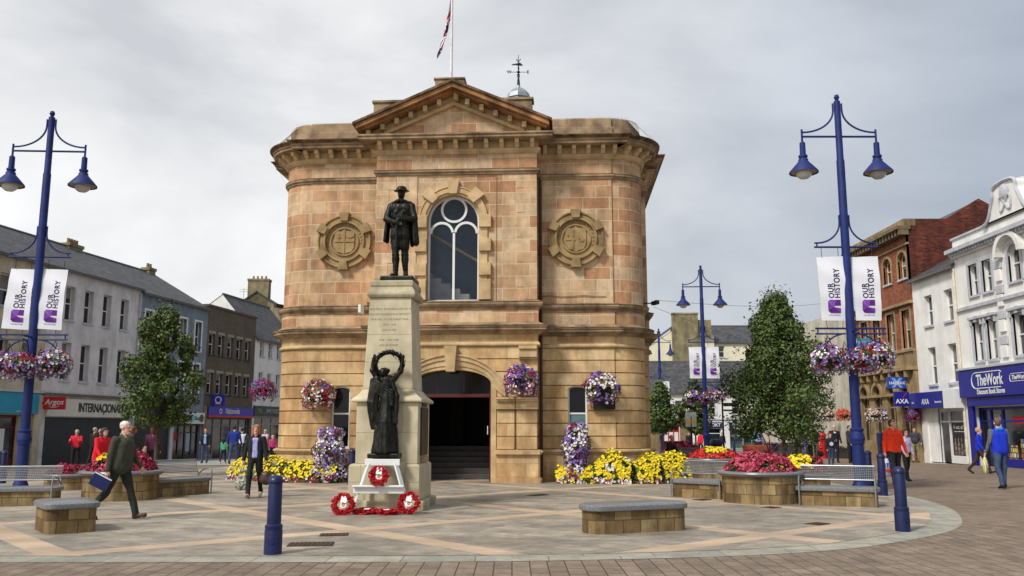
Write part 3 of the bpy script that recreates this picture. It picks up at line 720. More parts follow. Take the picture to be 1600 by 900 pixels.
b.tube([(-1.2, -.025, 9.27), (-1.21, -.02, 5.5)], 0.007, 5); b.tube([(1.25, -.025, 9.27), (1.24, -.02, 5.4)], 0.007, 5)
b.tube([(BAY + k * .35, WL - .03, 5.60 + 0.02 * math.sin(k * 2)) for k in range(7)], 0.012, 5)
b.tube([(BAY * 0 + 5.95, 2.9, 5.9 - k * .3) for k in range(5)], 0.01, 5)
b.build('cable', M('grey_cable', (120, 105, 85)), HALL)
# bird spikes on the ledges
b = MB(); rr_ = random.Random(3)
def spikes(x0, x1, y, z, h=0.10, gap=0.05, slope=0.0, zc=0):
    n = int((x1 - x0) / gap)
    for k in range(n):
        x = x0 + (k + rr_.random() * .5) * gap; zz = z - slope * abs(x - zc) ; a = rr_.uniform(-.4, .4) * .1
        b.add([(x - .003, y, zz), (x + .003, y, zz), (x + a, y - .02 + rr_.uniform(-.04, .04), zz + h * rr_.uniform(.7, 1.1))], [(0, 1, 2)])
spikes(-W + .8, -BAY, WL - .1, 4.66); spikes(BAY, W - .8, WL - .1, 4.66); spikes(-BAY, BAY, -.1, 4.66); spikes(-.9, 2.4, -.1, 5.35); spikes(-W + .8, -BAY, WL - .1, 5.35); spikes(BAY, W - .8, WL - .1, 5.35)
spikes(-3.1, 3.1, -.3, 12.17, .12, .06, SL); spikes(-3, 2.3, 1.5, 12.30, .12, .05); spikes(-.86, .1, 1.3, 12.90, .10, .05); spikes(-W + .4, -3.1, .9, 11.34, .1, .06); spikes(3.1, W - .4, .9, 11.34, .1, .06)
b.build('bird_spikes', M('spike_wire', (70, 60, 50)), HALL)
# pale bird netting stretched over the corners
NET = bpy.data.materials.new('bird_netting'); NET.use_nodes = True; MATS['net'] = NET
nn = NET.node_tree.nodes; ll_ = NET.node_tree.links.new; pb = nn['Principled BSDF']; pb.inputs['Base Color'].default_value = srgb((215, 218, 220)); pb.inputs['Roughness'].default_value = 0.8
tcx = nn.new('ShaderNodeTexCoord'); chk = nn.new('ShaderNodeTexBrick'); chk.offset = 0; chk.inputs['Scale'].default_value = 1; chk.inputs['Brick Width'].default_value = .05; chk.inputs['Row Height'].default_value = .05; chk.inputs['Mortar Size'].default_value = .007
ll_(tcx.outputs['Object'], chk.inputs['Vector']); mth = nn.new('ShaderNodeMath'); mth.operation = 'MULTIPLY_ADD'; mth.inputs[1].default_value = .5; mth.inputs[2].default_value = .32
ll_(chk.outputs['Fac'], mth.inputs[0]); ll_(mth.outputs[0], pb.inputs['Alpha'])
for s in (-1, 1):
    b = MB(); n = 10; a0, a1 = (1.02 * PI, 1.30 * PI) if s < 0 else (-0.30 * PI, -0.02 * PI)
    top = arc(s * (W - CRN), 0.8 + CRN, 0.98, a0, a1, n); lo = arc(s * (W - CRN), 0.8 + CRN, CRN + 0.64, a0, a1, n); low2 = arc(s * (W - CRN), 0.8 + CRN, CRN + .1, a0, a1, n)
    vs = [(x, y, 11.3) for x, y in top] + [(x, y, 10.6) for x, y in lo] + [(x, y, 9.5) for x, y in low2]
    fs = [(i, i + 1, n + 2 + i, n + 1 + i) for i in range(n)]
    if s < 0: fs += [(n + 1 + i, n + 2 + i, 2 * n + 3 + i, 2 * n + 2 + i) for i in range(2)]
    b.add(vs, fs); b.build('bird_netting', NET, HALL)
# security cameras on the flanks
for s in (-1, 1):
    b = MB(); b.box(-.03, .03, -.02, .02, -.03, .03, 0, T(s * 6.15, 2.6, 5.62)); b.tube([(s * 5.85, 2.6, 5.62), (s * 6.2, 2.6, 5.62)], .02)
    b.cbox((s * 6.25, 2.5, 5.62), (.12, .34, .12), rz=.4 * s); b.build('security_camera', M('dark_plastic', (40, 40, 44)), HALL)

# flagpole, flag, weather vane -------------------------------------------------
mh = HALL.matrix_basis if False else (T(-1.72, 26.2, 0) @ RZ(R(-3.5)))
def HW(x, y, z): return mh @ Vector((x, y, z))
b = MB(); b.lathe([(0.085, 0), (0.085, .1), (0.05, .12), (0.04, 3.6), (0.032, 4.2), (0.05, 4.22), (0.05, 4.28), (0.0, 4.3)], 12)
fp = b.build('flagpole', M('white_flagpole_paint', (226, 226, 226), rough=.35), None, smooth=True, loc=HW(-0.385, 1.4, 12.9))
tag(fp, 'white flagpole rising from the block behind the pediment', 'flagpole')
FLAGM = [M('flag_blue', (28, 30, 78), rough=.8), M('flag_white', (226, 224, 226), rough=.8), M('flag_red', (200, 24, 44), rough=.8)]
fo = HW(-0.385, 1.4, 13.12); b = MB(); NU, NV = 60, 44
def flagcolor(u, v):
    x, y = (u - .5) * 2, (v - .5) * 1.0 * 1.0
    if abs(x) < .1 or abs(y) < .1: return 2
    if abs(x) < .17 or abs(y) < .17: return 1
    d1 = abs(y - x * .5) * .894; d2 = abs(y + x * .5) * .894; d = min(d1, d2)
    return 2 if d < .032 else (1 if d < .1 else 0)
def flagpt(u, v):
    # the fly end falls: cloth gathered in folds and hanging from the hoist
    L_ = 2.1 * u; hoist = 1.0 * (1 - v)
    drop = math.sqrt(max(0, L_)) * 0; ang = 1.22
    x = -0.04 - 0.16 * L_ * (1 - .12 * math.sin(3 * u)) - .06 * math.sin(u * 7 + v * 9) * u + .50 * (v - .5) * u * (1.25 - u)
    y = 0.10 * math.sin(u * 9 + v * 4.5) * min(1, u * 3) + .06 * math.sin(v * 14 + u * 3) * u
    z = 3.0 - hoist * (1 - .55 * u) - 0.92 * L_ - .04 * math.sin(u * 12)
    return Vector((x, y, z))
vs = [flagpt(i / NU, j / NV) for j in range(NV + 1) for i in range(NU + 1)]
fs = []; mi = []
for j in range(NV):
    for i in range(NU):
        fs.append((j * (NU + 1) + i, j * (NU + 1) + i + 1, (j + 1) * (NU + 1) + i + 1, (j + 1) * (NU + 1) + i)); mi.append(flagcolor((i + .5) / NU, (j + .5) / NV))
b.add(vs, fs); b.m = mi
fl = b.build('flag', FLAGM, None, smooth=True, loc=fo); sm = fl.modifiers.new('thickness', 'SOLIDIFY'); sm.thickness = 0.01
tag(fl, 'union flag hanging limp down the flagpole above the town hall', 'flag')
b = MB(); b.lathe([(0.06, 0), (0.05, .25), (0.022, .5), (0.05, .53), (0.022, .56), (0.018, .9), (0.04, .93), (.012, .96), (.01, 1.30)], 10)
b.tube([(-.30, 0, .62), (.30, 0, .62)], .010, 6); b.tube([(0, -.30, .62), (0, .30, .62)], .010, 6)
b.lathe([(0, .57), (.06, .60), (.075, .62), (.06, .64), (0, .67)], 12)
wv = b.build('weather_vane', IRON, None, smooth=True, loc=HW(1.66, 5, 14.1))
tag(wv, 'dark iron weather vane on the small lead dome behind the pediment', 'weather vane')
b = MB(); b.prism_y([(-.26, .93), (-.10, .955), (.06, 1.0), (.12, .93), (.18, .9), (.12, .87), (-.05, .88), (-.10, .90), (-.26, .88), (-.2, .905)], -.008, .008)
b.prism_y([(-.02, 1.0), (.0, 1.0), (.10, 1.14), (.06, 1.14)], -.008, .008); b.prism_y([(-.02, 1.0), (.0, 1.0), (-.05, 1.14), (-.09, 1.14)], -.008, .008); b.build('pointer', IRON, wv)
for ch, x, y in (('E', .35, 0), ('W', -.35, 0), ('N', 0, .35), ('S', 0, -.35)): lettering('compass_letter', ch, .16, IRON, wv, T(x, y, .62), depth=.02, bold=.004)
# ================================================================ figures (bodies grown from overlapping tapered volumes, fused into one skin)
def cap(a, b, ra, rb, m=0, n=None, f=1.0): return dict(t='c', a=Vector(a), b=Vector(b), ra=ra, rb=rb, m=m, n=Vector(n).normalized() if n is not None else None, f=f)
def ell(c, r, m=0, rot=None): return dict(t='e', a=Vector(c), r=Vector(r), m=m, rot=rot or Matrix.Identity(3))
def prim_mesh(p, seg=14):
    vs = []; fs = []
    if p['t'] == 'e':
        rings = 9
        for i in range(rings + 1):
            th = PI * i / rings
            for k in range(seg):
                a = 2 * PI * k / seg; q = Vector((math.sin(th) * math.cos(a) * p['r'].x, math.sin(th) * math.sin(a) * p['r'].y, math.cos(th) * p['r'].z))
                vs.append(p['a'] + p['rot'] @ q)
    else:
        d = p['b'] - p['a']; ln = max(d.length, 1e-5); t = d / ln
        u = t.cross(Vector((0, 0, 1))); u = t.cross(Vector((1, 0, 0))) if u.length < .1 else u; u.normalize(); v = t.cross(u)
        prof_ = [(p['ra'] * math.sin(PI / 2 * i / 4), -p['ra'] * math.cos(PI / 2 * i / 4)) for i in range(5)] + [(p['rb'] * math.cos(PI / 2 * i / 4), ln + p['rb'] * math.sin(PI / 2 * i / 4)) for i in range(5)]
        for r, h in prof_:
            for k in range(seg):
                a = 2 * PI * k / seg; o = (u * math.cos(a) + v * math.sin(a)) * r
                if p['n'] is not None: o = o + p['n'] * (p['n'].dot(o)) * (p['f'] - 1)
                vs.append(p['a'] + t * h + o)
        rings = len(prof_) - 1
    for i in range(rings):
        for k in range(seg):
            a = i * seg + k; b = i * seg + (k + 1) % seg; fs.append((a, b, b + seg, a + seg))
    return vs, fs
def prim_dist(p, X):
    A = np.array(p['a'])
    if p['t'] == 'e':
        q = (X - A) @ np.array(p['rot']); k = q / np.array(p['r']); return (np.linalg.norm(k, axis=1) - 1) * min(p['r'])
    B = np.array(p['b']); d = B - A; L2 = max(d @ d, 1e-9); t = np.clip(((X - A) @ d) / L2, 0, 1)
    o = X - (A + t[:, None] * d)
    if p['n'] is not None:
        n_ = np.array(p['n']); o = o + np.outer(o @ n_, n_) * (1 / p['f'] - 1)
    return np.linalg.norm(o, axis=1) - (p['ra'] + t * (p['rb'] - p['ra']))
def surface_nets(F, org, h):
    """iso-surface of a sampled distance field as quads (one vertex per crossed cell)"""
    nx, ny, nz = F.shape; S_ = F < 0
    C = [(i, j, k) for i in (0, 1) for j in (0, 1) for k in (0, 1)]
    sub = lambda A, c: A[c[0]:nx - 1 + c[0], c[1]:ny - 1 + c[1], c[2]:nz - 1 + c[2]]
    cnt = sum(sub(S_, c).astype(np.int8) for c in C); act = (cnt > 0) & (cnt < 8)
    ids = -np.ones(act.shape, dtype=np.int64); cells = np.argwhere(act); ids[act] = np.arange(len(cells))
    val = {c: F[cells[:, 0] + c[0], cells[:, 1] + c[1], cells[:, 2] + c[2]] for c in C}
    acc = np.zeros((len(cells), 3)); num = np.zeros(len(cells))
    for c in C:
        for ax in range(3):
            if c[ax] == 0:
                d = list(c); d[ax] = 1; a, b = val[c], val[tuple(d)]; m = (a < 0) != (b < 0)
                t = np.where(m, a / np.where(m, a - b, 1), 0); p = np.tile(np.array(c, float), (len(cells), 1)); p[:, ax] += t
                acc[m] += p[m]; num[m] += 1
    V_ = org + (cells + acc / num[:, None]) * h
    quads = []
    for ax in range(3):
        sl0 = [slice(None)] * 3; sl1 = [slice(None)] * 3; sl0[ax] = slice(0, -1); sl1[ax] = slice(1, None)
        a, b = S_[tuple(sl0)], S_[tuple(sl1)]; e = np.argwhere(a != b)
        u, v = (ax + 1) % 3, (ax + 2) % 3
        ok = (e[:, u] > 0) & (e[:, v] > 0) & (e[:, u] < act.shape[u]) & (e[:, v] < act.shape[v]); e = e[ok]
        ins = a[e[:, 0], e[:, 1], e[:, 2]]
        def g(du, dv):
            q = e.copy(); q[:, u] -= du; q[:, v] -= dv; return ids[q[:, 0], q[:, 1], q[:, 2]]
        Q = np.stack([g(1, 1), g(0, 1), g(0, 0), g(1, 0)], 1); Q[~ins] = Q[~ins][:, ::-1]; quads.append(Q)
    return V_, np.concatenate(quads)
def bounds_of(p):
    if p['t'] == 'e': r = max(p['r']); return np.array(p['a']) - r, np.array(p['a']) + r
    r = max(p['ra'], p['rb']) * max(1, p['f']); A, B = np.array(p['a']), np.array(p['b'])
    return np.minimum(A, B) - r, np.maximum(A, B) + r
def fuse(name, prims, mats, voxel, parent=None, wrinkle=0.0, wscale=14.0, loc=None, rz=0.0, marks=None, smooth_it=3, blend=1.2):
    lo = np.min([bounds_of(p)[0] for p in prims], 0) - 3 * voxel; hi = np.max([bounds_of(p)[1] for p in prims], 0) + 3 * voxel
    n = np.ceil((hi - lo) / voxel).astype(int) + 1; F = np.full(n, 1.0); MI = np.zeros(n, dtype=np.int8); FD = np.full(n, 1.0)
    K = voxel * blend
    for p in prims:
        a, b = bounds_of(p); i0 = np.maximum(((a - lo) / voxel - 3).astype(int), 0); i1 = np.minimum(((b - lo) / voxel + 4).astype(int), n)
        gx, gy, gz_ = (lo[k] + np.arange(i0[k], i1[k]) * voxel for k in range(3))
        X = np.stack(np.meshgrid(gx, gy, gz_, indexing='ij'), -1); sh = X.shape[:3]
        d = prim_dist(p, X.reshape(-1, 3)).reshape(sh); s_ = tuple(slice(i0[k], i1[k]) for k in range(3))
        f = F[s_]; near = d < FD[s_]; MI[s_][near] = p['m']; FD[s_][near] = d[near]
        hh = np.maximum(K - np.abs(f - d), 0) / K; F[s_] = np.minimum(f, d) - hh * hh * K * .25
    V_, Q = surface_nets(F, lo, voxel)
    ctr = V_[Q].mean(1); ii = np.clip(np.round((ctr - lo) / voxel).astype(int), 0, n - 1); mi = MI[ii[:, 0], ii[:, 1], ii[:, 2]].astype(np.int32)
    if marks:
        for c, rad, mat_i in marks: mi[np.linalg.norm(ctr - np.array(c), axis=1) < rad] = mat_i
    # one pass of relaxation takes the voxel steps off
    for _ in range(smooth_it):
        acc = np.zeros_like(V_); w_ = np.zeros(len(V_))
        for a, b in ((0, 1), (1, 2), (2, 3), (3, 0)):
            np.add.at(acc, Q[:, a], V_[Q[:, b]]); np.add.at(acc, Q[:, b], V_[Q[:, a]]); np.add.at(w_, Q[:, a], 1); np.add.at(w_, Q[:, b], 1)
        V_ = V_ * .5 + acc / np.maximum(w_, 1)[:, None] * .5
    m2 = bpy.data.meshes.new(name)
    m2.vertices.add(len(V_)); m2.vertices.foreach_set('co', V_.ravel()); m2.loops.add(Q.size); m2.loops.foreach_set('vertex_index', Q.ravel().astype(np.int32))
    m2.polygons.add(len(Q)); m2.polygons.foreach_set('loop_start', np.arange(0, Q.size, 4, dtype=np.int32))
    for m in mats: m2.materials.append(m)
    m2.polygons.foreach_set('material_index', mi); m2.update(calc_edges=True)
    m2.polygons.foreach_set('use_smooth', [True] * len(m2.polygons))
    if wrinkle:
        N_ = np.empty(len(V_) * 3); m2.vertex_normals.foreach_get('vector', N_); N_ = N_.reshape(-1, 3); W_ = V_ * np.array([wscale, wscale, wscale * .45])
        amp = np.array([noise.noise(q) for q in W_.tolist()]); m2.vertices.foreach_set('co', (V_ + N_ * (amp * wrinkle)[:, None]).ravel())
    m2.update()
    o = bpy.data.objects.new(name, m2); COL.objects.link(o)
    if parent: o.parent = parent
    if loc is not None: o.location = loc
    o.rotation_euler.z = rz
    return o

SKIN = M('skin', (206, 158, 132), rough=0.55, var=0.10, scale=9, hue=(214, 168, 142)); LIP = M('lips', (160, 92, 84), rough=.5); EYE = M('eye_dark', (48, 38, 34), rough=.3)
def cloth(name, c, rough=0.85, **k): return M('cloth_' + name, c, rough=rough, var=k.pop('var', .16), scale=k.pop('scale', 16), bump=.15, **k)

def person(label, loc, face=0.0, h=1.72, top='jacket', topc=None, legc=None, shoe=None, hair='short', hairc=None, legs=((0, 0), (0, 0)), arms=((5, 8, 10), (5, 8, 10)),
           detail=False, width=1.0, belly=0.0, bare=False, hem=0.0, group=None, head=(0, 0), skirt=False, shorts=False, lean=0.0, shirt=None, collar=None, sleeve=None, deep=1.0, sit=False, child=False, hood=None):
    """legs: (thigh forward, knee bend) left/right; arms: (forward, outward, elbow bend) in degrees. The figure faces -y before turning by face."""
    k = h / 1.75; vox = 0.0085 if detail else 0.015
    root = thing('person', label, 'person', loc, face, group)
    topc = topc or cloth('grey', (70, 70, 74)); legc = legc or cloth('black', (30, 30, 33)); shoe = shoe or M('shoe_black', (26, 24, 24), rough=.5)
    mats = [topc, legc, SKIN, shoe, LIP, EYE, shirt or topc, collar or topc, sleeve or topc]; TOP, LEG, SK, SH, LP_, EY, IN_, CO = range(8)
    pr = []; V = Vector; fy = V((0, 1, 0))
    def dirv(fwd, outw, side): # down vector swung forward (-y) and outward (side)
        f, o_ = R(fwd), R(outw); return V((side * math.sin(o_), -math.sin(f) * math.cos(o_), -math.cos(f) * math.cos(o_)))
    feet = []; hz = 0.93
    # legs
    for i, side in enumerate((-1, 1)):
        tf, kb = legs[i]; hip = V((side * .088 * width, 0, hz)); kn = hip + dirv(tf, 3 if not sit else 5, side) * .43; an = kn + dirv(tf - kb, 0, side) * .42
        lr = 1.0 if not skirt else .9
        bareleg = SK if (shorts or skirt) else LEG
        pr.append(cap(hip + V((0, 0, .02)), kn, .096 * width, .066, LEG)); pr.append(cap(kn, kn.lerp(an, .35), .066, .064 if bareleg == LEG else .054, bareleg)); pr.append(cap(kn.lerp(an, .35), an + V((0, 0, -.0)), .064 if bareleg == LEG else .054, .052 if bareleg == LEG else .036, bareleg))
        pitch = tf - kb; fd = dirv(pitch + 90 - (0 if abs(pitch) < 8 else (8 if pitch > 0 else -2)), 0, side)
        if pitch > -8 and not sit: fd = V((side * .12, -1, -.08 if pitch < 8 else .15)).normalized()
        heel = an + V((0, .02, -.045)); toe = heel + fd * .19
        pr.append(cap(heel, toe, .042, .036, SH)); pr.append(cap(an + V((0, .015, -.01)), heel, .042, .044, SH)); feet += [heel.z - .042, toe.z - .036]
    if skirt: pr.append(cap((0, 0, hz), (0, 0, .5), .15 * width, .20, LEG, (0, 1, 0), .72))
    # trunk, leaning from the hips
    lm = Matrix.Rotation(R(lean), 3, 'X'); 
    def tr(x, y, z): return V((0, 0, hz)) + lm @ V((x, y, z - hz))
    wd = width
    pr += [cap(tr(-.055 * wd, 0, hz), tr(.055 * wd, 0, hz), .108 * wd, .108 * wd, LEG if hem <= 0 else TOP, fy, .92),
           cap(tr(-.068 * wd, 0, 1.33), tr(-.062 * wd, 0, 1.02), .116 * wd, .108 * wd, TOP, fy, .90), cap(tr(.068 * wd, 0, 1.33), tr(.062 * wd, 0, 1.02), .116 * wd, .108 * wd, TOP, fy, .90),
           cap(tr(0, 0, 1.33), tr(0, 0, 1.02), .112 * wd, .108 * wd, TOP, fy, .92),
           cap(tr(-.10 * wd, .005, 1.36), tr(.10 * wd, .005, 1.36), .098 * wd, .098 * wd, TOP, fy, .88), cap(tr(-.135 * wd, .01, 1.425), tr(.135 * wd, .01, 1.425), .062, .062, TOP),
           cap(tr(-.06, .01, 1.47), tr(.06, .01, 1.47), .055, .055, TOP)]
    if belly: pr.append(ell(tr(0, -.04, 1.08), (.15 * wd, .10 + belly, .19), TOP))
    if top in ('jacket', 'coat', 'hoodie'):
        hemz = .98 - hem; pr += [cap(tr(q_ * .068 * wd, 0, 1.33), tr(q_ * .062 * wd, 0, hemz), .124 * wd, .127 * wd, TOP, fy, .92) for q_ in (-1, 0, 1)]
        for p_ in pr[-3:]: p_['f'] = .92 * deep
        pr[-1]['trim'] = 1
    else: pr.append(cap(tr(-.05 * wd, 0, 1.02), tr(.05 * wd, 0, 1.0 - hem), .115 * wd, .118 * wd, TOP, fy, .88))
    if shirt: pr += [cap(tr(q_, -.060, 1.38), tr(q_ * 1.3, -.066, 1.0), .056, .060, IN_) for q_ in (-.022, .022)] 
    if collar: pr += [cap(tr(-.045, -.045, 1.50), tr(-.03, -.095, 1.42), .022, .016, CO), cap(tr(.045, -.045, 1.50), tr(.03, -.095, 1.42), .022, .016, CO), cap(tr(-.04, .04, 1.52), tr(.04, .04, 1.52), .024, .024, CO)]
    if top == 'hoodie' or hood: mats[7] = hood or topc; pr += [cap(tr(-.06, .07, 1.49), tr(.06, .07, 1.49), .045, .045, CO), cap(tr(-.06, .07, 1.49), tr(-.06, -.05, 1.46), .035, .022, CO), cap(tr(.06, .07, 1.49), tr(.06, -.05, 1.46), .035, .022, CO)]
    # neck and head
    hc = tr(0, -.015, 1.635); yaw, nod = head; hm = Matrix.Rotation(R(yaw), 3, 'Z') @ Matrix.Rotation(R(nod), 3, 'X')
    pr.append(cap(tr(0, .012, 1.45), tr(0, .0, 1.56), .056, .052, SK))
    Hs = 1.0 if not child else 1.22
    def hd(x, y, z): return hc + hm @ (V((x, y, z)) * Hs)
    pr += [ell(hd(0, .008, .03), V((.076, .094, .088)) * Hs, SK, hm), ell(hd(0, -.028, -.035), V((.058, .062, .075)) * Hs, SK, hm), cap(hd(0, -.088, .012), hd(0, -.106, -.018), .009, .014, SK), cap(hd(-.012, -.075, -.085), hd(.012, -.075, -.085), .022, .022, SK)]
    for s in (-1, 1): pr += [ell(hd(s * .078, .012, .0), V((.012, .022, .03)) * Hs, SK, hm), cap(hd(s * .045, -.082, .035), hd(s * .018, -.094, .032), .010, .010, SK)]
    marks = [(tuple(hd(s * .031, -.088, .016)), .0125, EY) for s in (-1, 1)] + [(tuple(hd(x, -.092, -.05)), .0125, LP_) for x in (-.014, 0, .014)] if detail else [(tuple(hd(s * .031, -.085, .014)), .014, EY) for s in (-1, 1)]
    # arms and hands
    hands = []
    for i, side in enumerate((-1, 1)):
        f_, o_, e_ = arms[i]; sh = tr(side * (.165 * wd + .012), .008, 1.425); el = sh + dirv(f_, o_, side) * .285
        fa = dirv(f_ + e_, max(-25, o_ - e_ * .22), side); wr = el + fa * .25
        am = SK if bare else 8
        pr += [cap(sh, el, .064 * (1 + (wd - 1) * .6), .053, 8), cap(el, wr, .052 if not bare else .038, .040 if not bare else .027, am)]
        if bare: pr[-2] = cap(sh, sh.lerp(el, .5), .058, .052, TOP); pr.append(cap(sh.lerp(el, .5), el, .042, .038, SK))
        pm = wr + fa * .055; pr += [cap(wr - fa * .02, wr, .026, .026, SK), cap(wr, pm + fa * .02, .026, .034, SK, V((side, 0, 0)), .62)]
        inn = V((-side, 0, 0)); fwdv = fa.cross(inn).normalized(); 
        if fwdv.y > 0: fwdv = -fwdv
        fr = .0088 if detail else .0105
        for q, (off, ln) in enumerate(((-.030, .062), (-.010, .074), (.010, .070), (.029, .056))):
            a0 = pm + fa * .030 - fwdv * off * -1 * .95; a0 = pm + fa * .03 + fwdv * (-off); k1 = a0 + (fa * .9 + inn * .25).normalized() * ln * .5; k2 = k1 + (fa * .6 + inn * .8).normalized() * ln * .5
            pr += [cap(a0, k1, fr, fr * .95, SK), cap(k1, k2, fr * .95, fr * .8, SK)]
        th0 = pm - fa * .02 + fwdv * .028; pr += [cap(th0, th0 + (fwdv * .6 + fa * .7 + inn * .3).normalized() * .035, .012, .0105, SK), cap(th0 + (fwdv * .6 + fa * .7 + inn * .3).normalized() * .035, th0 + (fwdv * .3 + fa + inn * .4).normalized() * .065, .0105, .009, SK)]
        hands.append(pm + fa * .06)
    low = min(feet) if not sit else min(feet)
    sc = Matrix.Scale(k, 4) @ Matrix.Translation((0, 0, -low))
    for p in pr:
        p['a'] = sc @ p['a']
        if p['t'] == 'c': p['b'] = sc @ p['b']; p['ra'] *= k; p['rb'] *= k
        else: p['r'] = p['r'] * k
    marks = [(tuple(sc @ V(c)), r_ * k, i_) for c, r_, i_ in marks]
    body = fuse('body', pr, mats, vox * k, root, wrinkle=.020 if detail else .010, wscale=10, marks=marks, smooth_it=2)
    # hair
    hairc = hairc or M('hair_brown', (62, 44, 32), rough=.6, var=.3, scale=30)
    hp = []
    def H(x, y, z): return sc @ hd(x, y, z)
    ks = k * Hs
    if hair in ('short', 'crop'):
        e = .006 if hair == 'crop' else .012
        hp += [ell(H(0, .022, .048), V((.078 + e, .090 + e, .078 + e)) * ks, 0, hm), ell(H(0, .045, .01), V((.072 + e, .064 + e, .075)) * ks, 0, hm)]
    elif hair == 'bald':
        hp += [cap(H(-.068, .02, .012), H(-.03, .078, .005), .016 * ks, .024 * ks), cap(H(.068, .02, .012), H(.03, .078, .005), .016 * ks, .024 * ks), cap(H(-.03, .078, .005), H(.03, .078, .005), .024 * ks, .024 * ks), ell(H(0, .026, .056), V((.079, .096, .070)) * ks, 0, hm)]
    elif hair in ('bob', 'long'):
        dz = -.10 if hair == 'bob' else -.22
        hp += [ell(H(0, .018, .050), V((.092, .104, .085)) * ks, 0, hm), cap(H(-.072, .0, .03), H(-.078, .005, dz), .030 * ks, .026 * ks), cap(H(.072, .0, .03), H(.078, .005, dz), .030 * ks, .026 * ks), cap(H(0, .06, .03), H(0, .062, dz), .062 * ks, .045 * ks), cap(H(-.05, .05, .03), H(-.05, .05, dz), .05 * ks, .035 * ks), cap(H(.05, .05, .03), H(.05, .05, dz), .05 * ks, .035 * ks), cap(H(-.05, -.055, .082), H(.05, -.06, .085), .022 * ks, .02 * ks)]
    elif hair == 'pony':
        hp += [ell(H(0, .02, .048), V((.086, .098, .082)) * ks, 0, hm), cap(H(0, .10, .04), H(0, .14, -.04), .028 * ks, .022 * ks), cap(H(0, .14, -.04), H(0, .12, -.15), .022 * ks, .012 * ks)]
    if hp:
        # keep the face clear: cut everything in front of the hairline
        ho = fuse('hair', hp, [hairc], .010 * k if detail else .014 * k, root, wrinkle=.006, wscale=40, smooth_it=1)
        inv = hm.transposed(); hc2 = sc @ hc; bm = bmesh.new(); bm.from_mesh(ho.data); kill = []
        for f in bm.faces:
            q = inv @ (f.calc_center_median() - hc2) / ks
            if q.y < -.042 and q.z < .072 - .3 * abs(q.x) and abs(q.x) < .066: kill.append(f)
        bmesh.ops.delete(bm, geom=kill, context='FACES'); bm.to_mesh(ho.data); bm.free()
    m = T(*loc) @ RZ(face)
    root['_hands'] = [0]; del root['_hands']
    return root, [m @ (sc @ q) for q in hands]

# ================================================================ war memorial
MEM_L = Vector((-2.50, 17.45, 0)); MEM_R = R(-3.5); mm_ = T(*MEM_L) @ RZ(MEM_R)
def MW(x, y, z): return mm_ @ Vector((x, y, z))
PORT = M('pale_memorial_stone', (196, 184, 152), rough=0.85, var=0.12, scale=2.0, bump=0.2, hue=(212, 202, 172), stain=0.25)
PORTD = M('weathered_memorial_stone', (170, 160, 132), rough=0.9, var=0.2, scale=2.5, bump=0.3, hue=(198, 188, 156), stain=0.45)
BRONZE = M('dark_bronze', (34, 32, 29), rough=0.42, var=0.4, scale=7, metal=0.7, spec=.5, bump=.2, hue=(50, 50, 44), stain=.3)
MEM = thing('war_memorial', 'tall pale stone war memorial pedestal with tapering shaft in front of the town hall', 'war memorial', MEM_L, MEM_R)
def mblock(name, levels, m, cx=0.0, d0=0.0, bev=0.012, front=0.0):
    """stack of square sections (z, half width, front y, back y)"""
    b = MB(); vs = []; fs = []
    for z, hw, yf, yb in levels: vs += [(cx - hw, yf, z), (cx + hw, yf, z), (cx + hw, yb, z), (cx - hw, yb, z)]
    for i in range(len(levels) - 1):
        for k in range(4): fs.append((i * 4 + k, i * 4 + (k + 1) % 4, i * 4 + 4 + (k + 1) % 4, i * 4 + 4 + k))
    n = (len(levels) - 1) * 4; fs += [(3, 2, 1, 0), (n, n + 1, n + 2, n + 3)]
    b.add(vs, fs); return b.build(name, m, MEM, bevel=bev)
mblock('base_step', [(0, .80, -.10, 1.62), (.18, .80, -.10, 1.62), (.20, .77, -.07, 1.59)], PORTD)
mblock('base_block', [(.20, .70, 0, 1.52), (.86, .70, 0, 1.52), (.90, .66, .04, 1.48)], PORT)
mblock('die', [(.90, .615, .04, 1.46), (2.10, .615, .04, 1.46)], PORT, cx=.035)
mblock('die_moulding', [(2.10, .70, -.03, 1.54), (2.13, .71, -.04, 1.55), (2.16, .70, -.03, 1.54), (2.24, .60, .08, 1.42), (2.36, .505, .16, 1.32)], PORT, cx=.02)
mblock('shaft', [(2.36, .505, .16, 1.32), (4.22, .425, .24, 1.20)], PORT, cx=.01)
mblock('shaft_cap', [(4.22, .47, .20, 1.25), (4.28, .50, .17, 1.28), (4.33, .49, .18, 1.27), (4.44, .42, .24, 1.2), (4.47, .44, .22, 1.22), (4.56, .44, .22, 1.22), (4.58, .42, .24, 1.2)], PORTD, cx=.03)
b = MB(); b.prism_z([( .02 + .40 * math.cos(a), .0 + .36 * math.sin(a)) for a in [PI + PI * k / 16 for k in range(17)]] + [(.42, .05), (-.38, .05)], .20, .94)
b.prism_z([( .02 + .46 * math.cos(a), .0 + .42 * math.sin(a)) for a in [PI + PI * k / 16 for k in range(17)]] + [(.48, .05), (-.44, .05)], .0, .22)
b.build('bowed_plinth', PORTD, MEM, bevel=.012)
b = MB(); b.box(.652, .675, .32, 1.18, 1.05, 2.0); b.build('name_plaque', M('name_plaque_bronze', (46, 42, 38), rough=.5, metal=.6), MEM, bevel=.006)
b = MB(); b.box(.652, .672, .45, 1.0, 2.02, 2.09); b.build('date_plaque', M('plaque_dark', (60, 44, 34), rough=.5, metal=.5), MEM)
b = MB(); b.box(.652, .690, .38, 1.1, .92, 1.02); b.build('lower_plaque', CARVE, MEM)
b = MB(); b.box(-.72, -.66, .5, .8, 3.95, 4.12); b.build('floodlight', WHITE, MEM, bevel=.01)
ENG = M('worn_engraved_letters', (140, 126, 98), rough=.9)
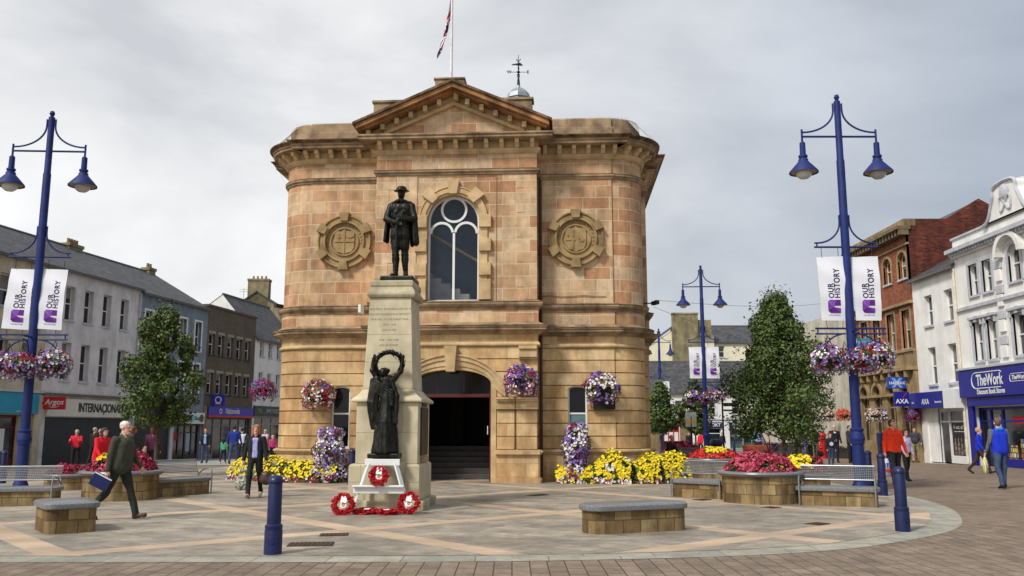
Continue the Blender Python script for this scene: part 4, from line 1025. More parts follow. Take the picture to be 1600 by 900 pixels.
for txt, z, sz in (('IN GRATEFUL REMEMBRANCE OF THE', 3.98, .058), ('MEN OF COLERAINE & DISTRICT', 3.875, .058), ('WHO FELL IN THE GREAT WAR', 3.77, .055), ('1914 - 1918', 3.66, .055), ('AND IN THE', 3.55, .05), ('1939 - 1945 WAR', 3.35, .055), ('LEST WE FORGET', 3.24, .05)):
    yy = .16 + (z - 2.36) / 1.86 * .08 - .0015
    lettering('inscription', txt, sz, ENG, MEM, T(.0, yy, z) @ RX(R(-2.4)), depth=.003)
for z_, x0_, x1_, y_ in ((1.5, -.58, .65, .0385), (.55, -.70, .70, -.0015)):
    b = MB(); b.box(x0_, x1_, y_, y_ + .02, z_, z_ + .006); b.build('joint', ENG, MEM)
for x_, z0_, z1_, y_ in ((-.2, .92, 1.5, .0385), (.33, 1.5, 2.1, .0385), (.48, .2, .55, -.0015), (-.46, .55, .88, -.0015)):
    b = MB(); b.box(x_, x_ + .006, y_, y_ + .02, z0_, z1_); b.build('joint', ENG, MEM)
for z in (3.46, 2.9):
    b = MB(); y_ = .16 + (z - 2.36) / 1.86 * .08; hw = .505 - (z - 2.36) / 1.86 * .08; b.box(.01 - hw, .01 + hw, y_ - .0015, y_ + .02, z, z + .006); b.build('joint', ENG, MEM)
pd = sheet('stone_apron', [tuple(MW(x, y, 0).xy) for x, y in ((-1.35, -.15), (-.9, -.42), (.95, -.42), (1.6, .9), (1.2, 2.4), (-1.2, 2.4))], .016, KERB)

# soldier: helmet, greatcoat cape, hands resting on a reversed rifle
b_ = []
def c_(a, b, ra, rb, n=None, f=1.0): b_.append(cap(a, b, ra, rb, 0, n, f))
Y = Vector((0, 1, 0))
for s in (-1, 1):
    hip = Vector((s * .085, 0, 1.0)); kn = Vector((s * .10, -.03 + .02 * s, .55)); an = Vector((s * (.10 if s < 0 else .13), .0 - .03 * s, .10))
    c_(hip, kn + Vector((0, 0, .06)), .11, .085); c_(kn, kn.lerp(an, .4), .078, .080); c_(kn.lerp(an, .4), an, .080, .050); c_(an, an + Vector((0, 0, -.06)), .055, .055)
    c_(an + Vector((0, .03, -.06)), an + Vector((s * .05, -.19, -.065)), .055, .045)
    for i in range(5): q = kn.lerp(an, .15 + i * .17); b_.append(ell(q, (.082 - i * .006, .084 - i * .006, .016), 0))
c_((-.085, 0, 1.0), (-.10, -.02, .64), .12, .108); c_((.085, 0, 1.0), (.10, -.02, .64), .12, .108)        # kilt-like breeches
c_((-.08, 0, 1.06), (.08, 0, 1.06), .15, .15, Y, .85); c_((-.08, 0, 1.28), (.08, 0, 1.28), .155, .155, Y, .85); c_((-.12, 0, 1.45), (.12, 0, 1.45), .13, .13, Y, .9); c_((-.19, .01, 1.53), (.19, .01, 1.53), .075, .075)
c_((-.08, -.02, 1.02), (-.085, -.02, .88), .138, .15, Y, .9); c_((.08, -.02, 1.02), (.085, -.02, .88), .138, .15, Y, .9)
c_((0, 0, 1.56), (0, -.01, 1.68), .065, .06); b_.append(ell((0, -.02, 1.76), (.082, .098, .115))); c_((0, -.11, 1.76), (0, -.128, 1.735), .011, .016); c_((-.03, -.1, 1.70), (.03, -.1, 1.70), .014, .014)
b_.append(ell((0, -.0, 1.85), (.125, .135, .085))); b_.append(ell((0, -.01, 1.825), (.178, .19, .022), 0, Matrix.Rotation(R(6), 3, 'X')))
for s in (-1, 1):
    sh = Vector((s * .235, 0, 1.49)); el = Vector((s * .32, -.06, 1.22)); hd_ = Vector((s * .035 - .03, -.235, 1.14 + .03 * s))
    c_(sh, el, .082, .070); c_(el, hd_, .068, .045); b_.append(ell(hd_, (.052, .04, .045)))
    for q in range(4): c_(hd_ + Vector((-s * .02, -.035, .03 - q * .02)), hd_ + Vector((-s * .055, -.03, .025 - q * .02)), .011, .010)
    b_.append(ell((s * .09, -.135, 1.36), (.05, .02, .05))); b_.append(ell((s * .10, -.15, 1.12), (.055, .025, .045))); 
c_((-.15, -.13, 1.055), (.15, -.13, 1.055), .022, .022); c_((-.12, -.10, 1.50), (.10, -.14, 1.15), .018, .018)
for k in range(9):   # cape over the shoulders, hanging to the knee behind and on the figure's left
    a = R(-25 + k * 26); x, y = math.cos(a), math.sin(a)
    top = Vector((x * .20, y * .10 + .03, 1.55)); mid = Vector((x * .32, y * .19 + .04, 1.2)); low = Vector((x * .36, y * .24 + .05, .80 if x < .2 else .74))
    c_(top, mid, .055, .045); c_(mid, low, .045, .05)
c_((-.17, -.04, 1.555), (-.05, -.10, 1.60), .045, .035); c_((.17, -.04, 1.555), (.05, -.10, 1.60), .045, .035)
c_((-.04, -.25, 1.16), (-.055, -.27, .05), .020, .026); c_((-.045, -.25, 1.0), (-.05, -.262, .6), .026, .03); c_((-.055, -.27, .25), (-.055, -.275, .03), .03, .042)
SOL = thing('soldier_statue', 'dark bronze soldier in helmet and cape standing on top of the memorial shaft', 'statue', MW(.10, .72, 4.70), MEM_R); SOL.scale = (.95, 1.0, 1.035)
fuse('soldier', b_, [BRONZE], .0115, SOL, wrinkle=.010, wscale=12, smooth_it=1)
b = MB(); b.box(-.37, .36, -.36, .40, -.125, .0); o = b.build('statue_base', BRONZE, SOL, bevel=.03)

# mourning woman holding a wreath up against the shaft
b_ = []
FOLD = [(-.22, .04), (-.16, -.06), (-.10, -.12), (-.03, -.15), (.05, -.16), (.12, -.12), (.18, -.05), (.22, .04)]
for i, (x, y) in enumerate(FOLD):
    c_((x * .42 + .03, y * .6 - .02, 1.12), (x * .72 + .02, y * 1.1 - .04, .62), .045, .050); c_((x * .72 + .02, y * 1.1 - .04, .62), (x * .92 + .03 * math.sin(i * 2.1), y * 1.25 - .06, .06), .048, .060)
c_((.02, 0, 1.1), (0, 0, .05), .12, .19, Y, .8); c_((.01, -.02, 1.12), (.02, -.02, 1.42), .125, .12, Y, .8); c_((-.11, -.01, 1.44), (.13, -.01, 1.44), .075, .075)
b_.append(ell((-.05, -.06, 1.585), (.078, .09, .09))); b_.append(ell((-.03, .01, 1.60), (.08, .07, .085))); b_.append(ell((.03, -.02, 1.62), (.05, .06, .045)))
c_((-.02, 0, 1.46), (-.04, -.02, 1.55), .05, .045)
c_((-.15, -.02, 1.45), (-.27, -.06, 1.62), .058, .050); c_((-.27, -.06, 1.62), (-.24, -.05, 1.86), .045, .034); c_((.16, -.02, 1.45), (.30, -.05, 1.60), .058, .050); c_((.30, -.05, 1.60), (.33, -.05, 1.84), .045, .034)
b_.append(ell((-.23, -.05, 1.90), (.035, .03, .05))); b_.append(ell((.33, -.05, 1.89), (.035, .03, .05)))
for k in range(6):   # mantle hanging from the raised arm on the left side
    x = -.13 - k * .028; c_((x, -.05 - .02 * math.sin(k), 1.48 - k * .01), (x - .035, -.09 + .03 * math.sin(k * 2), 1.0), .042, .045); c_((x - .035, -.09 + .03 * math.sin(k * 2), 1.0), (x - .03 + .01 * k, -.09, .50 + .05 * (k % 2)), .045, .035)
for k in range(5): a = .2 + k * .2; c_((-.16, -.12, 1.40 - k * .05), (.16, -.14, 1.22 - k * .07), .028, .026)
c_((.12, -.05, 1.42), (.24, -.08, 1.12), .045, .05); c_((.24, -.08, 1.12), (.22, -.1, .6), .05, .045); c_((-.1, -.18, .20), (.12, -.2, .06), .05, .06); c_((-.13, -.12, .5), (-.08, -.24, .05), .05, .05)
ANG = thing('mourning_figure', 'dark bronze robed woman holding up a wreath against the memorial shaft', 'statue', MW(.03, -.12, 1.09), MEM_R)
fuse('robed_woman', b_, [BRONZE], .0115, ANG, wrinkle=.010, wscale=14, smooth_it=1)
b = MB(); b.box(-.29, .31, -.24, .22, -.07, .02); b.build('statue_base', BRONZE, ANG, bevel=.02)
b = MB(); rw = random.Random(5)
for k in range(420):
    a = rw.uniform(0, 2 * PI); q = rw.gauss(0, .028); cx_, cz_ = .055, 1.735; r_ = .268 + q
    p = Vector((cx_ + r_ * math.cos(a), -.02 + rw.uniform(-.045, .02), cz_ + r_ * math.sin(a) * .92)); t = Vector((-math.sin(a), rw.uniform(-.6, .2), math.cos(a))).normalized(); n = Vector((math.cos(a), -.6, math.sin(a))).normalized(); u = t.cross(n).normalized() * .02
    b.add([p - u * .6, p + t * .03 - u, p + t * .07 + n * .02, p + t * .03 + u], [(0, 1, 2, 3)])
b.tube([(.055 + .268 * math.cos(2 * PI * k / 32), -.02, 1.735 + .247 * math.sin(2 * PI * k / 32)) for k in range(32)], .042, 8, closed=True)
b.build('bronze_wreath', BRONZE, ANG)

# white easel in front
EAS = thing('wreath_stand', 'white painted wooden wreath stand leaning against the memorial', 'stand', MW(.05, -.45, 0), MEM_R)
def bar(name, a, b2, w_, t_, parent, m):
    a = Vector(a); b2 = Vector(b2); d = b2 - a; q = d.to_track_quat('Z', 'Y').to_matrix().to_4x4(); b = MB()
    b.box(-w_ / 2, w_ / 2, -t_ / 2, t_ / 2, 0, d.length, 0, T(*a) @ q); return b.build(name, m, parent, bevel=.004)
bar('leg', (-.52, -.17, .0), (-.25, .0, .93), .105, .035, EAS, WHITE); bar('leg', (.58, -.17, .0), (.27, .0, .93), .105, .035, EAS, WHITE)
b = MB(); b.box(-.32, .35, -.035, .01, .89, 1.01); b.build('top_board', WHITE, EAS, bevel=.006)
b = MB(); b.box(-.50, .47, -.17, -.14, .38, .50); b.box(-.50, .47, -.24, -.14, .50, .535); b.build('shelf', WHITE, EAS, bevel=.006)
POPPY = M('poppy_red', (150, 10, 20), rough=.6, var=.35, scale=30, hue=(206, 24, 34)); CARD = M('white_card', (226, 226, 230), rough=.7, var=.05)
def wreath(label, loc, rx, rz, r=.17, seed=1, group='poppy wreaths at the memorial', badge=True):
    root = thing('poppy_wreath', label, 'wreath', loc, 0, group); root.rotation_euler = (rx, 0, rz); g = random.Random(seed); b = MB()
    for k in range(300):
        a = g.uniform(0, 2 * PI); rr = r + max(-.05, min(.05, g.gauss(0, .026))); ph = g.uniform(-.5, 1.4)
        c = Vector((rr * math.cos(a), -.02 - .035 * max(0, math.sin(ph * 1.3 + .4)) + g.uniform(-.012, .012), rr * math.sin(a)))
        n = Vector((g.gauss(0, .5) + (rr - r) * 14 * math.cos(a), -1, g.gauss(0, .5) + (rr - r) * 14 * math.sin(a))).normalized(); u = n.orthogonal().normalized(); v = n.cross(u); s = g.uniform(.022, .032)
        ring_ = [c + (u * math.cos(2 * PI * i / 6) + v * math.sin(2 * PI * i / 6)) * s + n * (.010 if i % 2 else -.002) for i in range(6)]
        b.add([c - n * .004] + ring_, [(0, i + 1, (i + 1) % 6 + 1) for i in range(6)])
    b.tube([(r * math.cos(2 * PI * k / 20), -.005, r * math.sin(2 * PI * k / 20)) for k in range(20)], .028, 6, closed=True)
    b.build('poppies', POPPY, root)
    if badge:
        b = MB(); b.prism_y(disc(20, .062, 0, 0), -.028, -.015); o = b.build('badge', CARD, root); b = MB(); b.prism_y(disc(12, .035, 0, -.005), -.032, -.02); b.box(-.012, .012, -.034, -.02, -.04, .045); b.build('crest', M('crest_gold', (176, 136, 60)), o)
    b = MB(); b.box(-.06, .05, -.062, -.058, .03, .15, 0, RY(.15)); b.build('card', CARD, root)
    return root
wreath('poppy wreath propped up on the shelf of the white stand', MW(.05, -.66, .70), R(-12), MEM_R, .135, 2)
wreath('poppy wreath leaning at the foot of the stand on its left', MW(-.56, -.86, .19), R(-18), MEM_R + .05, .162, 3)
wreath('poppy wreath leaning at the foot of the stand on its right', MW(.62, -.62, .20), R(-16), MEM_R - .15, .165, 4)
wreath('poppy wreath lying flat on the ground just left of the middle under the stand', MW(-.19, -.66, .03), R(-86), MEM_R, .185, 5, badge=False)
wreath('poppy wreath lying flat on the ground just right of the middle under the stand', MW(.24, -.74, .03), R(-86), MEM_R + .6, .17, 6, badge=False)
# ================================================================ buildings round the square
REND_CREAM = M('cream_render', (196, 184, 156), rough=.9, var=.10, scale=1.5, bump=.15, hue=(206, 196, 170), stain=.28)
REND_WHITE = M('offwhite_render', (214, 208, 206), rough=.9, var=.08, scale=1.5, bump=.12, hue=(222, 218, 216), stain=.22)
REND_BLUE = M('bluegrey_render', (128, 140, 152), rough=.9, var=.12, scale=1.5, bump=.15, hue=(140, 150, 162), stain=.3)
REND_PURE = M('bright_white_render', (232, 231, 226), rough=.85, var=.05, scale=1.5, bump=.1, stain=.16)
REND_YEL = M('pale_yellow_render', (236, 228, 196), rough=.9, var=.05, scale=1.2, hue=(240, 234, 208), stain=.12)
BRICKB = brickmat('brown_brick', [(96,86,72),(108,96,80),(86,76,64),(116,104,86)], (120,112,98), .22, .075, .01, grime=.3)
BRICKR = brickmat('red_brick', [(140,72,48),(164,90,58),(122,58,40),(176,104,70)], (140,112,92), .22, .075, .008, grime=.3)
BRICKD = brickmat('dark_red_brick', [(92,42,34),(128,60,42),(70,34,32),(140,72,50)], (88,62,54), .23, .078, .008, grime=.55)
STONEB = brickmat('bank_stone', [(150,132,100),(166,148,114),(140,122,92)], (126,110,84), .8, .4, .008, grime=.4)
OLIVE = M('mossy_render', (132, 122, 92), rough=.95, var=.2, scale=1.2, bump=.3, hue=(156, 146, 112), stain=.45)
CONC = M('pale_concrete', (190, 184, 168), rough=.85, var=.1, scale=1.5, bump=.15, stain=.3)
REVEAL = M('grey_painted_reveal', (166, 168, 174), rough=.8, var=.06)
DGREY = M('dark_shutter', (42, 44, 48), rough=.55, var=.2, scale=2); DARKW = M('shop_interior', (22, 22, 24), rough=.7, var=.5, scale=1.5, hue=(70, 66, 62))
STRIM = M('light_grey_trim', (186, 188, 194), rough=.8, var=.08, stain=.2); GUT = M('cast_gutter', (92, 90, 88), rough=.6)
def signmat(n, c, **k): return M('sign_' + n, c, rough=.45, var=.05, scale=2, **k)

CURT = M('net_curtain', (126, 124, 118), rough=.9, var=.2, scale=12); CR = random.Random(1)
class Bld:
    def __init__(s, name, label, o, rz, x0, x1, depth, zg, ze, wall, thick=.32, cat='building', group=None):
        s.root = thing(name, label, cat, o, rz, group); s.x0, s.x1, s.d, s.zg, s.ze, s.wall, s.t = x0, x1, depth, zg, ze, wall, thick; s.ops = []; s.wins = []
    def win(s, cx, w_, zb, zt, rise=0, frame=None, sill=True, bars='sash', recess=.2, surround=None, hood=False):
        s.ops.append((cx, w_, zb, zt - rise, rise)); s.wins.append((cx, w_, zb, zt - rise, rise, frame or WHITE, sill, bars, recess, surround, hood)); return s
    def hole(s, x0, x1, z0, z1): s.ops.append(((x0 + x1) / 2, x1 - x0, z0, z1, 0)); return s
    def shell(s, zsplit=None, gmat=None):
        b = MB(); wall_strip(b, s.x0, s.x1, s.zg - .3, s.ze, s.ops, 0, s.t); d = s.d
        b.box(s.x0, s.x0 + .3, s.t, d, s.zg - .3, s.ze); b.box(s.x1 - .3, s.x1, s.t, d, s.zg - .3, s.ze); b.box(s.x0 + .3, s.x1 - .3, d - .3, d, s.zg - .3, s.ze)
        b.build('wall', s.wall, s.root)
        b = MB(); b.box(s.x0 + .32, s.x1 - .32, s.t + .9, s.t + 1.0, s.zg, s.ze - .1); b.build('inner_wall', DARKW, s.root)
        for cx, w_, zb, zs, rise, fr, sill, bars, rec, sur, hood in s.wins:
            h = w_ / 2; b = MB(); y0, y1 = rec, rec + .06; f = .055
            b.box(cx - h, cx - h + f, y0, y1, zb, zs); b.box(cx + h - f, cx + h, y0, y1, zb, zs); b.box(cx - h, cx + h, y0, y1, zb, zb + f)
            if rise:
                n = 10
                for k in range(n):
                    q = [PI * k / n, PI * (k + 1) / n]; o_ = [(cx + h * math.cos(a), zs + rise * math.sin(a)) for a in q]; i_ = [(cx + (h - f) * math.cos(a), zs + (rise - f) * math.sin(a)) for a in q]
                    b.prism_y([i_[0], o_[0], o_[1], i_[1]], y0, y1)
            else: b.box(cx - h, cx + h, y0, y1, zs - f, zs)
            if bars in ('sash', 'cross'): zm = (zb + zs + rise) / 2; b.box(cx - h + f, cx + h - f, y0 - .02, y1, zm - .03, zm + .03)
            if bars == 'cross': b.box(cx - .02, cx + .02, y0 + .005, y1, zb + f, zs - f)
            wdw = b.build('window', fr, s.root)
            b = MB(); pl = [(cx - h + .02, zb + .02), (cx + h - .02, zb + .02)] + ([(cx + (h - .02) * math.cos(PI * k / 10), zs + (rise - .02) * math.sin(PI * k / 10)) for k in range(11)] if rise else [(cx + h - .02, zs - .02), (cx - h + .02, zs - .02)])
            b.add([(x, rec + .035, z) for x, z in pl], [tuple(range(len(pl)))]); b.build('pane', GLASSD, wdw)
            CR.seed(int(cx * 31 + zb * 17 + s.x0)); q = CR.random()
            if q < .55 and w_ > .6: b = MB(); hh = (zs - zb) * (.25 + .3 * CR.random()) if q < .3 else (zs - zb) * .92; b.box(cx - h + .07, cx + h - .07 if q < .3 else cx - h + .07 + w_ * (.16 + .1 * CR.random()), rec + .026, rec + .032, zs - hh, zs - .04); b.build('curtain', CURT, wdw)
            if sill: b = MB(); b.box(cx - h - .07, cx + h + .07, -.08, rec, zb - .10, zb + .002); b.build('sill', sill if sill is not True else STRIM, wdw)
            if sur:
                b = MB(); e = .13
                b.box(cx - h - e, cx - h, -.045, .08, zb, zs); b.box(cx + h, cx + h + e, -.045, .08, zb, zs)
                if rise:
                    for k in range(10):
                        q = [PI * k / 10, PI * (k + 1) / 10]; b.prism_y([(cx + h * math.cos(q[0]), zs + rise * math.sin(q[0])), (cx + (h + e) * math.cos(q[0]), zs + (rise + e) * math.sin(q[0])), (cx + (h + e) * math.cos(q[1]), zs + (rise + e) * math.sin(q[1])), (cx + h * math.cos(q[1]), zs + rise * math.sin(q[1]))], -.045, .08)
                else: b.box(cx - h - e, cx + h + e, -.045, .08, zs, zs + e)
                if hood: b.box(cx - h - e - .06, cx + h + e + .06, -.16, .08, zs + e, zs + e + .10); b.box(cx - .10, cx + .10, -.12, .08, zs, zs + e + .14); [b.box(cx + q * (h + .06) - .06, cx + q * (h + .06) + .06, -.12, .02, zs - .14, zs + e) for q in (-1, 1)]
                b.build('surround', sur, wdw)
        return s
    def box(s, name, m, x0, x1, y0, y1, z0, z1, bevel=.006, parent=None):
        b = MB(); b.box(x0, x1, y0, y1, z0, z1); return b.build(name, m, parent or s.root, bevel=bevel)
    def gable_roof(s, zr, m=None, over=.18, ends=None, yr=None):
        yr = yr or s.d / 2; x0, x1, ze = s.x0, s.x1, s.ze; b = MB(); k = (zr - ze) / yr
        def slab(p): b.add(p + [(x, y, z + .06) for x, y, z in p], [(0, 1, 2, 3), (7, 6, 5, 4), (0, 4, 5, 1), (1, 5, 6, 2), (2, 6, 7, 3), (3, 7, 4, 0)])
        slab([(x0, -over, ze - k * over + .03), (x1, -over, ze - k * over + .03), (x1, yr, zr + .03), (x0, yr, zr + .03)]); slab([(x0, yr, zr + .03), (x1, yr, zr + .03), (x1, s.d, ze), (x0, s.d, ze)])
        r = b.build('roof', m or SLATE, s.root)
        for x in (x0, x1 - .3):
            b = MB(); b.add([(x, 0, ze), (x, s.d, ze), (x, yr, zr), (x + .3, 0, ze), (x + .3, s.d, ze), (x + .3, yr, zr)], [(0, 2, 1), (3, 4, 5), (0, 3, 5, 2), (1, 2, 5, 4), (0, 1, 4, 3)]); b.build('gable_wall', ends or s.wall, s.root)
        b = MB(); b.tube([(x0, yr, zr + .1), (x1, yr, zr + .1)], .09, 6); b.build('ridge_tiles', M('ridge_tile', (96, 92, 90)), r)
        b = MB(); b.box(x0, x1, -over - .10, -over + .02, ze - k * over - .08, ze - k * over + .03); b.build('gutter', GUT, s.root)
        return r
    def chimney(s, x, y, z0, z1, w_=.9, d=.6, pots=3, m=None, parent=None):
        b = MB(); b.box(x - w_ / 2, x + w_ / 2, y - d / 2, y + d / 2, z0, z1 - .2); b.box(x - w_ / 2 - .06, x + w_ / 2 + .06, y - d / 2 - .06, y + d / 2 + .06, z1 - .2, z1)
        c = b.build('chimney', m or OLIVE, parent or s.root, bevel=.01)
        for i in range(pots): b = MB(); b.lathe([(.11, 0), (.09, .3), (.11, .32), (.08, .32)], 10, (x + (i - (pots - 1) / 2) * w_ / max(pots, 1) * .8, y, z1)); b.build('chimney_pot', M('clay_pot', (140, 110, 84)), c)
        return c
    def text(s, parent, txt, cx, y, cz, size, m, **k): return lettering('lettering', txt, size, m, parent or s.root, T(cx, y, cz), **k)
    def shop(s, x0, x1, z0, z1, m, n=3, door=None, mull=.06, y=.15, posters=(), glass=None):
        """glazed shopfront with mullions; door = index of the bay that is the door"""
        b = MB(); w_ = (x1 - x0) / n
        b.box(x0, x1, y, y + .08, z0, z0 + .35) if door is None else [b.box(x0 + i * w_, x0 + (i + 1) * w_, y, y + .08, z0, z0 + .35) for i in range(n) if i != door]
        for i in range(n + 1): xx = x0 + i * w_; b.box(max(x0, xx - mull), min(x1, xx + mull), y - .01, y + .09, z0, z1)
        b.box(x0, x1, y, y + .08, z1 - .12, z1); b.box(x0, x1, y + .005, y + .075, z1 - .62, z1 - .55)
        f = b.build('shop_window', m, s.root, bevel=.005)
        b = MB(); b.box(x0, x1, y + .04, y + .05, z0 + .05, z1 - .05); b.build('pane', glass or GLASSD, f)
        for px_, pz_, pw, ph, pm in posters: b = MB(); b.box(px_ - pw / 2, px_ + pw / 2, y + .02, y + .035, pz_ - ph / 2, pz_ + ph / 2); b.build('poster', pm, f)
        return f
# ---- left side of the square
LO = (-24.5, 46.5, 0); LRZ = math.atan2(1, .175); LG = 'shops along the left side of the square'
def ZL(u): p = Vector((-24.5, 46.5)) + Vector((.1724, .985)) * u; return gz(p.x, p.y)
A1 = Bld('shop_building', 'cream rendered shop with teal fascia at the left edge of the square', LO, LRZ, -9, -.45, 9, ZL(-4) , 10.17, REND_CREAM, group=LG)
for u in (-7.4, -5.5, -3.6, -1.7): A1.win(u, .95, 7.58, 9.17, surround=REND_CREAM); A1.win(u, .95, 4.15, 5.95, surround=REND_CREAM)
A1.hole(-8.6, -1.9, ZL(-5) - .05, 2.22).shell(); A1.gable_roof(12.7)
TEAL = signmat('teal', (28, 148, 180)); fa = A1.box('fascia', TEAL, -9, -.75, -.16, .0, 2.28, 3.34)
A1.text(fa, 'www', -2.2, -.165, 2.42, .14, WHITE); A1.box('cornice', STRIM, -9, -.45, -.22, 0, 3.36, 3.50); A1.box('pilaster', REND_CREAM, -1.85, -1.15, -.10, 0, -.3, 2.24); A1.box('pilaster', REND_CREAM, -.95, -.46, -.12, 0, -.3, 3.3)
A1.shop(-8.6, -1.9, ZL(-5), 2.2, M('dark_red_shopfront', (110, 24, 26), rough=.5), 4, posters=[(-3.0, 1.0, .8, 1.1, WHITE), (-4.6, .9, .7, .8, POPPY)])
A2 = Bld('shop_building', 'off-white rendered building over the long shuttered shop on the left', LO, LRZ, -.45, 7.78, 9, ZL(3), 10.17, REND_WHITE, group=LG)
for u in (1.25, 2.85, 4.5, 6.2): A2.win(u, .78, 7.42, 9.28, recess=.26); A2.win(u, .78, 4.14, 6.2, recess=.26)
A2.hole(0, 7.4, ZL(3) - .05, 2.15).shell(); A2.gable_roof(12.7); A2.chimney(7.0, 4.5, 12.3, 13.0, 1.3, .6, 4)
fa = A2.box('fascia', M('cream_sign_board', (214, 210, 196), rough=.6, var=.06), -.05, 7.75, -.14, 0, 2.2, 3.15)
SIGNBLK = signmat('black', (24, 24, 26))
A2.text(fa, 'INTERNAÇIONALE', 4.5, -.15, 2.68, .62, SIGNBLK, font_scale=(.80, 1.1), bold=.012, depth=.03); A2.box('cornice', M('brown_cornice', (110, 100, 84), stain=.3), -.45, 7.78, -.24, 0, 3.28, 3.42)
b = MB()
for k in range(24): b.box(.05, 7.35, .06 + (.012 if k % 2 else 0), .10, ZL(3) + k * .108, ZL(3) + (k + 1) * .108)
b.build('roller_shutter', DGREY, A2.root); A2.box('downpipe', STRIM, 7.6, 7.7, -.12, -.02, -.3, 9.9)
A3 = Bld('shop_building', 'blue-grey rendered building with white framed windows over a white charity shop sign', LO, LRZ, 7.78, 16.0, 9, ZL(12), 10.0, REND_BLUE, group=LG)
for u in (8.75, 10.75, 12.8, 14.75): A3.win(u, .82, 6.85, 8.9, surround=WHITE); A3.win(u, .82, 3.8, 5.95, surround=WHITE)
A3.hole(8.0, 11.9, ZL(10) - .05, 2.3).hole(12.3, 15.8, ZL(14) - .05, 2.0).shell(); A3.gable_roof(12.6); A3.chimney(15.4, 4.5, 12.2, 13.0, .8, .6, 2)
A3.box('fascia', M('dark_blue_board', (40, 46, 58)), 7.95, 12.2, -.1, 0, 2.3, 3.0)
fa = A3.box('fascia', WHITE, 12.4, 16.0, -.16, 0, 1.86, 2.62)
A3.text(fa, 'Charity   Shop', 14.3, -.17, 2.24, .42, SIGNBLK, font_scale=(.9, 1), bold=.006)
for u, c in ((12.85, (150, 110, 60)), (14.35, (90, 190, 196)), (15.6, (60, 70, 74))):
    b = MB(); b.prism_y(disc(18, .27, u, 2.24), -.175, -.15); o = b.build('emblem', signmat('e%d' % c[0], c), fa)
b = MB()
for k in range(20): b.box(8.05, 11.85, .06 + (.012 if k % 2 else 0), .10, ZL(10) + k * .13, ZL(10) + (k + 1) * .13)
b.build('roller_shutter', DGREY, A3.root); A3.shop(12.4, 15.7, ZL(14), 1.85, M('black_shopfront', (30, 30, 34), rough=.4), 4, door=1, posters=[(14.5, .6, .5, 1.2, signmat('paleblue', (150, 176, 196))), (12.9, 1.0, .5, .4, POPPY)])
A3.box('pilaster', REND_WHITE, 11.9, 12.25, -.08, 0, ZL(12) - .2, 2.3); A3.box('lead_lantern', WHITE, 11.7, 11.9, -.3, -.1, 1.7, 2.0)
A4 = Bld('shop_building', 'flat-topped brown brick building with two rows of five windows over a blue and red fascia', LO, LRZ, 16.0, 23.5, 9, ZL(20), 10.2, BRICKB, group=LG)
for u in (16.75, 18.1, 19.5, 20.9, 22.3): A4.win(u, .85, 6.8, 8.3, surround=None, sill=M('dark_sill', (60, 54, 46))); A4.win(u, .85, 4.0, 5.5, sill=M('dark_sill', (60, 54, 46)))
A4.hole(16.4, 23.1, ZL(20) - .05, 2.25).shell(); A4.box('flat_roof', M('felt_roof', (70, 70, 72)), 16.02, 23.48, .3, 8.7, 9.9, 10.0); A4.box('coping', M('coping_stone', (96, 88, 74), stain=.3), 15.9, 23.6, -.1, .4, 10.2, 10.36)
for u in (16.75, 18.1, 19.5, 20.9, 22.3): A4.box('lintel', M('stone_lintel', (150, 144, 128)), u - .5, u + .5, -.012, .1, 8.3, 8.5); A4.box('lintel', M('stone_lintel', (150, 144, 128)), u - .5, u + .5, -.012, .1, 5.5, 5.7)
NAVY = signmat('violet_blue', (52, 44, 172)); RED = signmat('red', (196, 30, 40)); fa = A4.box('fascia', NAVY, 16.5, 23.4, -.18, 0, 2.48, 3.08); A4.box('fascia_strip', RED, 16.5, 23.4, -.19, 0, 2.33, 2.475)
A4.text(fa, 'Nationwide', 20.0, -.19, 2.80, .60, WHITE, font_scale=(.85, 1), bold=.004, spacing=.92)
b = MB(); ring(b, 16, .13, .20, -.19, -.17, 18.2, 2.78); b.build('emblem', WHITE, fa)
A4.shop(16.5, 23.0, ZL(20), 2.3, M('grey_shopfront', (120, 120, 122), rough=.5), 5, door=1, posters=[(22.1, 1.4, .9, .5, WHITE)]); A4.box('pilaster', STONEB, 16.0, 16.4, -.1, 0, ZL(16) - .3, 3.1)
A5 = Bld('shop_building', 'white rendered building with steep slate roof beside the sandstone hall on the left', LO, LRZ, 23.5, 32, 8, ZL(27), 8.75, REND_PURE, group=LG)
for u in (24.75, 26.3, 27.9, 29.5): A5.win(u, .72, 7.3, 8.55); A5.win(u, .72, 4.3, 6.0)
A5.hole(23.9, 31, ZL(27) - .05, 2.45).shell(); A5.gable_roof(12.2, yr=3.0)
fa = A5.box('fascia', signmat('dark_green', (34, 42, 40)), 23.65, 31, -.14, 0, 2.5, 3.32); A5.text(fa, 'M&S', 24.6, -.15, 2.92, .46, signmat('lime', (120, 170, 50)), font_scale=(.8, 1)); A5.text(fa, 'SIMPLY FOOD', 26.9, -.15, 2.92, .46, signmat('grey_text', (176, 184, 178)), font_scale=(.85, 1), align='CENTER')
A5.shop(24, 30.8, ZL(27), 2.45, M('pale_shopfront', (150, 156, 158), rough=.5), 4, door=2)
